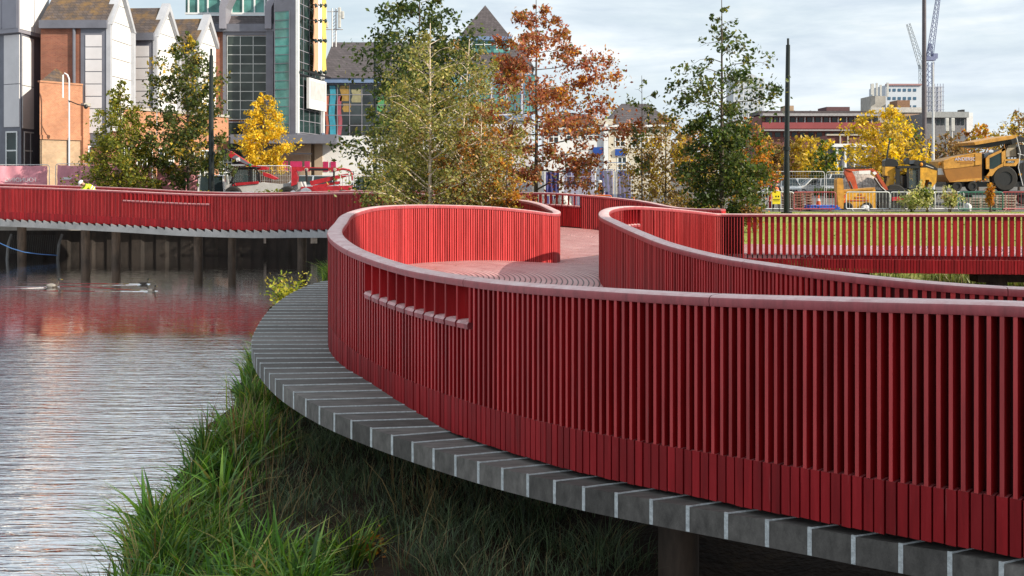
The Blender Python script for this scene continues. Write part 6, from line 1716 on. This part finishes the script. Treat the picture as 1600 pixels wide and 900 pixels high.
m.build('tail_lamp', pm('pale_lamp', (.6, .65, .75), .2), pv)
q = P(1470, 268, d + .3); MB().box(q, (.36, .05, .42)).build('marker_board', WHITEP, pv)

# ------------------------------------------------------------------ parked cars
def car(name, label, px, d, rz, col, group='cars in the car park', van=False, z=None):
    x = (px - 800) / F * d
    e = empty(name, (x, d, gz(d) if z is None else z), label, 'van' if van else 'car', group, rz)
    H = 1.62 if not van else 2.05; Lh = 2.15
    # x forward; body shell lofted over stations
    st = [(-2.15, .45, .80, .80), (-2.08, .35, .98, .86), (-1.2, .28, 1.02, .9), (1.0, .28, .98, .9), (1.75, .3, .86, .86), (2.1, .38, .72, .76)]
    m = MB(); rings = []
    for xx, zl, zh, hw in st: rings.append([(xx, -hw * .94, zl), (xx, -hw, (zl + zh) / 2), (xx, -hw * .95, zh), (xx, hw * .95, zh), (xx, hw, (zl + zh) / 2), (xx, hw * .94, zl)])
    vs = [p for r in rings for p in r]; fs = []
    for i in range(len(st) - 1):
        for k in range(6): fs.append((i * 6 + k, (i + 1) * 6 + k, (i + 1) * 6 + (k + 1) % 6, i * 6 + (k + 1) % 6))
    fs += [tuple(range(6)), tuple(range(len(vs) - 1, len(vs) - 7, -1))]
    m.add(vs, fs)
    pt = pm('car_paint_%s' % '_'.join('%d' % (c * 100) for c in col), col, .25, .25, .03, 2)
    rf = (-1.75, .45) if not van else (-2.0, 1.1)
    lo = (-2.05, 1.15) if not van else (-2.1, 1.6)
    m.hexa([(rf[0], -.64, H - .05), (rf[1], -.64, H - .05), (rf[1], .64, H - .05), (rf[0], .64, H - .05)], [(rf[0] + .15, -.55, H), (rf[1] - .15, -.55, H), (rf[1] - .15, .55, H), (rf[0] + .15, .55, H)])
    for xx0, xx1 in ((lo[0], rf[0]), (lo[1], rf[1]), (-.55, -.6)):
        for sy in (-1, 1):
            m.hexa([(xx0 - .05, sy * .80, .96), (xx0 + .05, sy * .80, .96), (xx0 + .05, sy * .86, .96), (xx0 - .05, sy * .86, .96)], [(xx1 - .05, sy * .58, H - .05), (xx1 + .05, sy * .58, H - .05), (xx1 + .05, sy * .65, H - .05), (xx1 - .05, sy * .65, H - .05)])
    m.build('body', pt, e, smooth=True, local=True)
    g = MB(); g.hexa([(lo[0] + .02, -.79, .95), (lo[1] - .02, -.79, .95), (lo[1] - .02, .79, .95), (lo[0] + .02, .79, .95)], [(rf[0] + .02, -.6, H - .06), (rf[1] - .02, -.6, H - .06), (rf[1] - .02, .6, H - .06), (rf[0] + .02, .6, H - .06)]); g.build('windows', CARG, e, local=True)
    for wx in (-1.35, 1.35):
        for sy in (-1, 1):
            w = MB().wheel((wx, sy * .78, .33), .33, .2, 16).build('wheel', TYRE, e, smooth=True, local=True)
            MB().cyl((wx, sy * .70, .33), (wx, sy * .87, .33), .2, n=12).build('rim', GALV, w, local=True)
    for sy in (-1, 1): MB().box((2.02, sy * .58, .68), (.14, .34, .14), bev=.03).build('headlight', pm('headlight', (.6, .62, .65), .1), e, local=True)
    MB().box((2.11, 0, .5), (.05, .8, .2)).build('grille', BLACKM, e, local=True)
    for sy in (-1, 1): MB().box((-2.12, sy * .7, .8), (.06, .2, .3)).build('tail_light', pm('tail_red', (.4, .01, .01), .3), e, local=True)
    for sy in (-1, 1): MB().box((.75, sy * .98, 1.0), (.12, .2, .13), bev=.03).build('mirror', pt, e, local=True)
    return e
car('parked_car', 'silver car facing the pond just left of the stacked pallets', 1231, 92, R(-93), (.5, .52, .54))
car('parked_car', 'white hatchback facing the pond behind the stacked pallets', 1254, 99, R(-88), (.62, .63, .64))
car('parked_car', 'white saloon parked across, behind the hedge', 1272, 97, R(185), (.66, .66, .66))
car('parked_car', 'pale car half hidden by the dark alder foliage', 1193, 88, R(-80), (.55, .56, .58))
car('parked_car', 'small grey car right of the white saloon', 1292, 95, R(-95), (.35, .36, .38))
car('parked_van', 'white van behind the red excavator arm', 1313, 101, R(182), (.68, .68, .68), van=True)
car('parked_car', 'silver estate car behind the red boom lift', 478, 68, R(181), (.42, .45, .5), z=2.35)
car('parked_car', 'dark blue car right of the boom lift basket', 575, 70, R(184), (.06, .08, .12), z=2.3)
car('parked_van', 'white van behind the trunk of the tall loose tree', 300, 63, R(185), (.66, .66, .66), van=True)

# hedge in the car park
bush('clipped_hedge', 'dark clipped hedge in front of the parked cars', 1302, 85, 2.15, 70, 14, 'dark', 2000, .1, 'hedges', 'hedge', seed=31, stems=16)

# ------------------------------------------------------------------ small site things
WOOD = pm('pallet_timber', (.30, .17, .11), .85, 0, .3, 4, stretch=(1, 1, 4)); WOODP = pm('pallet_pale', (.42, .34, .27), .85, 0, .25, 4)
def pallet_stack(label, px, d, zb, n, w, mat, group='stacked pallets'):
    x = (px - 800) / F * d; e = empty('pallet_stack', (x, d, zb), label, 'pallets', group)
    for k in range(n):
        z = zb + k * .15; m = MB(); j = random.uniform(-.03, .03)
        for i in range(3): m.box((x - w / 2 + .06 + i * (w - .12) / 2 + j, d + .5, z + .05), (.1, .95, .08))
        for i in range(5): m.box((x + j, d + .06 + i * .22, z + .105), (w, .13, .022)); 
        m.box((x + j, d + .06, z + .005), (w, .1, .02)); m.build('pallet', mat, e)
    return e
pallet_stack('tall stack of brown pallets behind the red barrier', 1254, 59.5, 1.92, 7, 1.15, WOOD)
pallet_stack('smaller stack of brown pallets right behind the black post', 1240, 60.5, 1.92, 7, .9, WOOD)
pallet_stack('stack of pale grey pallets behind the green barrier', 1533, 59.2, 1.92, 5, 1.3, WOODP)
pallet_stack('pale pallet crate by the dark red barrier at the right edge', 1572, 59.2, 1.92, 6, 1.2, WOODP)
ws = empty('warning_sign', P(1213, 330, 57.5), 'yellow warning board with black marks leaning beside the worker', 'sign')
q = P(1213, 309, 57.2); MB().box(q, (.46, .03, .72), bev=.01).build('board', pm('sign_yellow', (.72, .58, .02), .5, 0, .05), ws)
for dx, dz, sx, sz in ((-.02, .07, .07, .09), (.12, .07, .07, .09), (0, -.09, .38, .035), (0, -.17, .34, .03)): MB().box((q.x + dx, q.y - .02, q.z + dz), (sx, .006, sz)).build('black_mark', BLACKM, ws)
for sx in (-.18, .18): MB().box((q.x + sx, q.y + .05, q.z - .6), (.04, .04, .55)).build('leg', DARKM, ws)
bt_ = pm('blue_sheet', (.03, .10, .42), .6, 0, .2, 3)
bs = MB(); q = P(1285, 328, 58.6)
for k in range(3): bs.box((q.x, q.y + .1 * k, q.z + .05 + k * .09), (1.9 - .15 * k, 1.0, .08), rz=.03 * k, bev=.02)
bs = bs.build('blue_sheet_pile', bt_); tag(bs, 'flat blue boards lying on the ground behind the red barrier', 'boards')
def cone(label, px, d, zb):
    x = (px - 800) / F * d; e = empty('traffic_cone', (x, d, zb), label, 'traffic cone', 'traffic cones')
    m = MB(); m.box((x, d, zb + .02), (.38, .38, .04)); m.build('base', BLACKM, e)
    m = MB(); m.tube([(x, d, zb + .04), (x, d, zb + .7)], [.15, .03], 14); m.build('cone', ORP, e, smooth=True)
    m = MB(); m.tube([(x, d, zb + .35), (x, d, zb + .5)], [.100, .072], 14); m.build('band', WHITEP, e)
cone('traffic cone in the gap right of the pallets', 1279, 60, 2.1)
cone('traffic cone half hidden right of the navy hoarding', 990, 60, 2.0)
rp = empty('red_pipe_post', P(1206, 320, 61.5), 'tall red and white jointed post leaning behind the worker', 'post')
m = MB(); q = pp_([(1203, 296), (1206, 283), (1208, 268)], 61.5); m.tube([(a, 61.5, b) for a, b in [(q[0][0], 1.95)] + q], .09, 10); m.build('shaft', REDM, rp)
ROCK = pm('boulder_stone', (.22, .17, .14), .9, 0, .35, 2.5, .6, 9); BAGW = pm('white_bag', (.62, .60, .6), .8, 0, .15, 4, .4, 10)
def lump(name, label, cat, px, d, zb, r, mat, seed, group):
    rr = random.Random(seed); bm_ = bmesh.new(); bmesh.ops.create_icosphere(bm_, subdivisions=3, radius=1)
    ph = [rr.uniform(0, 6) for _ in range(6)]
    for v in bm_.verts:
        k = 1 + .16 * math.sin(v.co.x * 3.1 + ph[0]) + .13 * math.sin(v.co.y * 4.3 + ph[1]) + .1 * math.sin(v.co.z * 5.2 + ph[2] + v.co.x * 2)
        v.co = Vector((v.co.x * r[0] * k, v.co.y * r[1] * k, v.co.z * r[2] * k))
    me = bpy.data.meshes.new(name); bm_.to_mesh(me); bm_.free(); me.materials.append(mat)
    me.polygons.foreach_set('use_smooth', [cat != 'boulder'] * len(me.polygons))
    o = bpy.data.objects.new(name, me); COL.objects.link(o); o.location = ((px - 800) / F * d, d, zb + r[2] * .6); tag(o, label, cat, group); return o
RG = 'boulders and bags on the far bank'
lump('boulder', 'brown boulder at the left of the white bag', 'boulder', 452, 51.2, 1.95, (.75, .5, .5), ROCK, 1, RG)
lump('boulder', 'mossy boulder tucked right of the brown one', 'boulder', 470, 51.0, 1.95, (.5, .45, .42), pm('mossy_rock', (.22, .2, .10), .9, 0, .3, 3), 2, RG)
lump('rubble_bag', 'big white sack behind the boulders', 'bag', 477, 52.4, 1.95, (.62, .55, .72), BAGW, 3, RG)
lump('rubble_bag', 'small white sack left of the big one', 'bag', 457, 52.6, 2.0, (.4, .4, .6), BAGW, 4, RG)
lump('rubble_bag', 'green sack in front of the boom lift basket', 'bag', 519, 53, 1.95, (.42, .4, .55), pm('green_bag', (.05, .28, .2), .7, 0, .2, 3), 5, RG)
lump('rubble_bag', 'white sack behind the grey barrier left of the green one', 'bag', 1352, 59, 1.92, (.2, .18, .22), BAGW, 6, RG)
lump('rubble_bag', 'crumpled white sack behind the green barrier', 'bag', 1513, 58.6, 1.92, (.22, .2, .24), BAGW, 7, RG)
lump('rubble_bag', 'white sack behind the far rail below the hoarding', 'bag', 880, 48, 1.85, (.6, .5, .75), BAGW, 8, RG)
lump('spoil_heap', 'heap of broken rubble behind the red excavator arm', 'rubble', 1350, 66, 2.1, (1.5, .9, 1.2), pm('rubble', (.36, .3, .27), .9, 0, .5, 5, .5, 8), 9, RG)
# slipway frame and blue hose under the left run
sl = empty('slipway_frame', (-21.5, 48, 0), 'dark slatted frame with two pale raking legs under the left run', 'frame')
for px in (14, 93):
    q0 = P(px + 4, 366, 48); q1 = P(px - 3, 398, 47.6); MB().tube([(q0.x, q0.y, q0.z), ((q0.x + q1.x) / 2 - .05, 47.8, (q0.z + q1.z) / 2), (q1.x, q1.y, q1.z - .3)], [.06, .07, .07], 8).build('leg', pm('dull_grey_steel', (.10, .10, .10), .6), sl)
m = MB()
for k in range(22):
    q0 = P(20 + k * 3.3, 367, 48.2); q1 = P(17 + k * 3.3, 396, 48.0); m.cyl(q0, q1, .022, n=5)
m.build('slats', BEAM, sl)
hs_ = MB(); pts = [P(-40, 372, 46), P(0, 380, 46.2), P(18, 388, 46.3), P(38, 394, 46.5), P(62, 397, 46.7), P(90, 399, 47)]
hs_.tube(pts, .022, 8); ho_ = hs_.build('blue_hose', pm('hose_blue', (.02, .08, .22), .5), None, smooth=True); tag(ho_, 'thin blue hose trailing into the water under the left run', 'hose')

# ------------------------------------------------------------------ people
SKIN = pm('skin', (.42, .24, .17), .6, 0, .05); HIVIS = pm('hivis_yellow', (.52, .72, .02), .6, 0, .08, 6); HIVO = pm('hivis_orange', (.75, .14, .03), .6, 0, .1, 6)
NAVYC = pm('navy_cloth', (.02, .022, .04), .85, 0, .2, 8); BLACKC = pm('black_cloth', (.015, .014, .016), .85, 0, .2, 8); BOOT = pm('boot_leather', (.03, .022, .016), .7); HELW = pm('white_helmet', (.72, .72, .72), .35); HELR = pm('red_helmet', (.6, .04, .03), .35)
PINKC = pm('pale_trousers', (.35, .24, .24), .8); REFL = pm('reflective_tape', (.62, .64, .66), .3)
def skin_mesh(name, pts, edges, radii, mat, parent, root=0, sub=1):
    me = bpy.data.meshes.new(name); me.from_pydata([tuple(p) for p in pts], edges, []); me.materials.append(mat)
    o = bpy.data.objects.new(name, me); COL.objects.link(o); o.parent = parent
    o.modifiers.new('skin', 'SKIN').use_smooth_shade = True
    for i, r in enumerate(radii):
        sv = me.skin_vertices[0].data[i]; sv.radius = r if isinstance(r, tuple) else (r, r); sv.use_root = (i == root)
    md = o.modifiers.new('sub', 'SUBSURF'); md.levels = sub; md.render_levels = sub
    return o
def person(label, loc, rz, top, trousers, helmet, bend=0.0, stride=.12, arms=((.32, .05, .95), (-.32, .05, .95)), vest=None, group='site workers', hold=None):
    """x right, -y forward, z up; bend leans the trunk forward about the hips"""
    e = empty('person', loc, label, 'person', group, rz)
    hip = Vector((0, 0, .93))
    def B(p):
        q = Vector(p) - hip; c, s = math.cos(bend), math.sin(bend); return hip + Vector((q.x, q.y * c - q.z * s, q.y * s + q.z * c))
    neck, head, crown_ = B((0, -.01, 1.47)), B((0, -.03, 1.60)), B((0, -.03, 1.72))
    # body: one continuous figure (pelvis, trunk, neck, head, limbs with five-fingered hands)
    pts = [hip, B((0, 0, 1.12)), B((0, .01, 1.32)), neck, B((0, -.02, 1.56)), B((0, -.035, 1.64)), crown_]
    rad = [.13, .12, .135, .06, .085, .095, .06]; ed = [(i, i + 1) for i in range(6)]
    hands = []
    for sx, (ax, ay, az) in zip((1, -1), arms):
        sh = B((.19 * sx, 0, 1.40)); hd = Vector((ax, ay, az)); el = sh.lerp(hd, .5) + Vector((.05 * sx, .05, -.03))
        i = len(pts); pts += [sh, el, hd]; rad += [.062, .045, .032]; ed += [(2, i), (i, i + 1), (i + 1, i + 2)]
        dr = (hd - el).normalized(); pal = hd + dr * .07; i2 = len(pts); pts.append(pal); rad.append(.03); ed.append((i + 2, i2)); hands.append(pal)
        for f in range(5):
            sp = Vector(((f - 2) * .018, -.015 * (f == 0), 0)); tip = pal + dr * (.05, .075, .08, .075, .06)[f] + sp + (Vector((.03 * -sx, -.03, .02)) if f == 0 else Vector((0, -.02, 0)))
            pts.append(tip); rad.append(.009); ed.append((i2, len(pts) - 1))
    legs = []
    for sx in (1, -1):
        hj = Vector((.09 * sx, 0, .88)); kn = Vector((.10 * sx, -.04 - stride * sx * .6, .49)); an = Vector((.105 * sx, stride * -sx, .09)); toe = an + Vector((0, -.15, -.04))
        i = len(pts); pts += [hj, kn, an, toe]; rad += [.085, .06, .042, .035]; ed += [(0, i), (i, i + 1), (i + 1, i + 2), (i + 2, i + 3)]; legs.append((hj, kn, an, toe))
    bo = skin_mesh('body', pts, ed, rad, SKIN, e)
    # jacket
    jp = [hip + Vector((0, 0, .0)), B((0, 0, 1.12)), B((0, .01, 1.33)), B((0, 0, 1.44))]; jr = [.165, .155, .17, .085]; je = [(0, 1), (1, 2), (2, 3)]
    for sx, (ax, ay, az) in zip((1, -1), arms):
        sh = B((.2 * sx, 0, 1.40)); hd = Vector((ax, ay, az)); el = sh.lerp(hd, .5) + Vector((.05 * sx, .05, -.03)); i = len(jp)
        jp += [sh, el, el.lerp(hd, .9)]; jr += [.085, .065, .05]; je += [(2, i), (i, i + 1), (i + 1, i + 2)]
    ja = skin_mesh('jacket', jp, je, jr, top, e)
    tp = [hip]; trd = [.15]; te = []
    for hj, kn, an, toe in legs:
        i = len(tp); tp += [hj, kn, an + Vector((0, 0, .02))]; trd += [.108, .08, .065]; te += [(0, i), (i, i + 1), (i + 1, i + 2)]
    skin_mesh('trousers', tp, te, trd, trousers, e)
    for hj, kn, an, toe in legs: skin_mesh('boot', [an + Vector((0, .05, -.03)), an + Vector((0, -.05, -.045)), toe], [(0, 1), (1, 2)], [.055, .055, .045], BOOT, e)
    if vest:
        vp = [hip + Vector((0, 0, .06)), B((0, 0, 1.12)), B((0, .01, 1.33)), B((0, 0, 1.42))]
        skin_mesh('vest', vp, [(0, 1), (1, 2), (2, 3)], [(.185, .175), (.178, .168), (.20, .178), (.13, .1)], vest, e)
        tape = MB()
        for zz, rr in ((1.06, .178), (1.17, .176)):
            n = 20; ring = [B((rr * math.cos(2 * math.pi * k / n) * 1.06, rr * math.sin(2 * math.pi * k / n), zz)) for k in range(n)]
            for k in range(n):
                a, b = ring[k], ring[(k + 1) % n]; up = (B((0, 0, 1.2)) - B((0, 0, 1.1))).normalized() * .04
                tape.quad(a, b, b + up, a + up)
        tape.build('reflective_band', REFL, e, local=True)
    # face
    f0 = B((0, -.03, 1.625)); fw = (B((0, -1, 1.625)) - B((0, 0, 1.625))).normalized(); upv = (B((0, 0, 1.7)) - B((0, 0, 1.6))).normalized(); rt = Vector((1, 0, 0))
    m = MB(); m.sphere(f0 + fw * .105 - upv * .02, (.016, .022, .024), 8, 6)
    for sx in (-1, 1): m.sphere(f0 + rt * .09 * sx, (.015, .022, .034), 8, 6)
    m.build('nose_and_ears', SKIN, e, smooth=True, local=True)
    for sx in (-1, 1): MB().sphere(f0 + fw * .09 + rt * .033 * sx + upv * .012, .012, 8, 6).build('eye', BLACKM, e, local=True)
    MB().box(f0 + fw * .093 - upv * .062, (.045, .012, .01)).build('mouth', pm('lips', (.3, .1, .09), .6), e, local=True)
    m = MB(); n = 14; rings = []
    c0 = B((0, -.03, 1.655))
    for a, rr in ((0, .118), (.03, .122), (.07, .112), (.105, .08), (.125, .035)):
        rings.append([c0 + upv * a + rt * rr * math.cos(2 * math.pi * k / n) - fw * rr * 1.12 * math.sin(2 * math.pi * k / n) for k in range(n)])
    vs = [p for r in rings for p in r]; fs = [(i * n + k, i * n + (k + 1) % n, (i + 1) * n + (k + 1) % n, (i + 1) * n + k) for i in range(4) for k in range(n)] + [tuple(range(4 * n, 5 * n))]
    m.add(vs, fs); br = [c0 + upv * .005 + rt * .1 * math.cos(a_) + fw * (.1 + .09 * math.sin(a_)) for a_ in [math.pi * k / 8 for k in range(9)]]
    m.add(br, [tuple(range(9))]); m.build('helmet' if helmet else 'hair', helmet or BLACKM, e, smooth=True, local=True)
    return e
q = P(141, 300, 47.3); zd = CAM_Z - .53 - DECKDROP + .12
person('person in a yellow hi-vis jacket bending over the left rail', (q.x + .1, 47.6, zd + .05), R(-55), HIVIS, NAVYC, HELW, bend=.95, arms=((.25, -.72, .95), (-.22, -.76, .92)), vest=HIVIS)
q = P(285, 280, 58); person('person in an orange hi-vis coat beyond the left trees', (q.x, 58, gz(58)), R(60), HIVO, HIVO, HELW, bend=.3, arms=((.25, -.3, 1.0), (-.25, -.3, 1.0)), vest=HIVO)
q = P(939.5, 290, 52); person('person in a white helmet and orange vest walking behind the far rail', (q.x, 52, gz(52) - .0), R(-70), BLACKC, PINKC, HELW, bend=.05, arms=((.26, -.12, .98), (-.26, .1, .95)), vest=HIVO)
q = P(1212, 300, 60); person('person in a red helmet with an orange vest over black clothes', (q.x, 60, gz(60)), R(15), BLACKC, NAVYC, HELR, bend=.05, arms=((.36, -.05, .95), (-.32, -.1, .95)), vest=HIVO)

# ------------------------------------------------------------------ ducks and their wakes
DKB = pm('duck_brown', (.06, .045, .035), .7, 0, .3, 12); DKW = pm('duck_pale', (.22, .20, .18), .7); DKH = pm('duck_dark_head', (.012, .016, .014), .5); BILL = pm('duck_bill', (.35, .25, .05), .5)
def duck(label, px, py, s, rz, flank):
    d = CAM_Z * F / (py - 278); x = (px - 800) / F * d
    e = empty('duck', (x, d, 0), label, 'duck', 'ducks on the pond', rz)
    prof = [(-.30, .10, .015), (-.24, .085, .04), (-.12, .05, .095), (.02, .04, .115), (.13, .06, .085), (.17, .10, .055), (.17, .17, .04), (.175, .235, .042), (.20, .265, .045), (.235, .265, .03)]
    n = 10; vs = []; m = MB()
    for xx, zz, r in prof:
        for k in range(n):
            a = 2 * math.pi * k / n; tilt = .0 if xx < .1 else .6
            vs.append((s * (xx + r * .35 * math.sin(a) * tilt), s * r * math.cos(a), s * (zz + r * (.8 if xx < .14 else .55) * math.sin(a))))
    fs = [(i * n + k, i * n + (k + 1) % n, (i + 1) * n + (k + 1) % n, (i + 1) * n + k) for i in range(len(prof) - 1) for k in range(n)] + [tuple(range(n)), tuple(range((len(prof) - 1) * n, len(prof) * n))]
    m.add(vs, fs); m.build('body', DKB, e, smooth=True, local=True)
    MB().sphere((s * .205, 0, s * .268), s * .052, 10, 8).build('head', DKH, e, smooth=True, local=True)
    MB().box((s * .275, 0, s * .258), (s * .07, s * .03, s * .018), bev=.003).build('bill', BILL, e, local=True)
    for sy in (-1, 1): MB().sphere((-.04 * s, sy * s * .085, s * .075), (s * .15, s * .04, s * .06), 10, 6).build('wing', flank, e, smooth=True, local=True)
    # low V shaped wake
    dirv = Vector((math.cos(rz), math.sin(rz), 0)); nrm = Vector((-dirv.y, dirv.x, 0)); m = MB()
    for sg in (-1, 1):
        prev = None
        for k in range(14):
            t = k / 13; c = Vector((x, d, 0)) - dirv * (t * 5.0 - .2) + nrm * sg * (.08 + t * .85); wdt = .05 + .16 * t; h = .012 * (1 - t) + .003
            cur = [c - nrm * wdt, c + Vector((0, 0, h)), c + nrm * wdt]
            cur = [Vector((p.x, p.y, max(.003, p.z + .003))) for p in cur]
            if prev: m.quad(prev[0], cur[0], cur[1], prev[1]); m.quad(prev[1], cur[1], cur[2], prev[2])
            prev = cur
    w = m.build('water_wake', WATER, None, smooth=True); tag(w, kind='structure')
duck('larger duck with pale flanks swimming right, leftmost on the pond', 83, 449, 1.05, R(8), DKW)
duck('small dark duck near the bridge piles', 225, 444.5, .7, R(5), DKB)
duck('small pale duck in front of the small dark one', 237, 455.5, .72, R(-15), DKW)
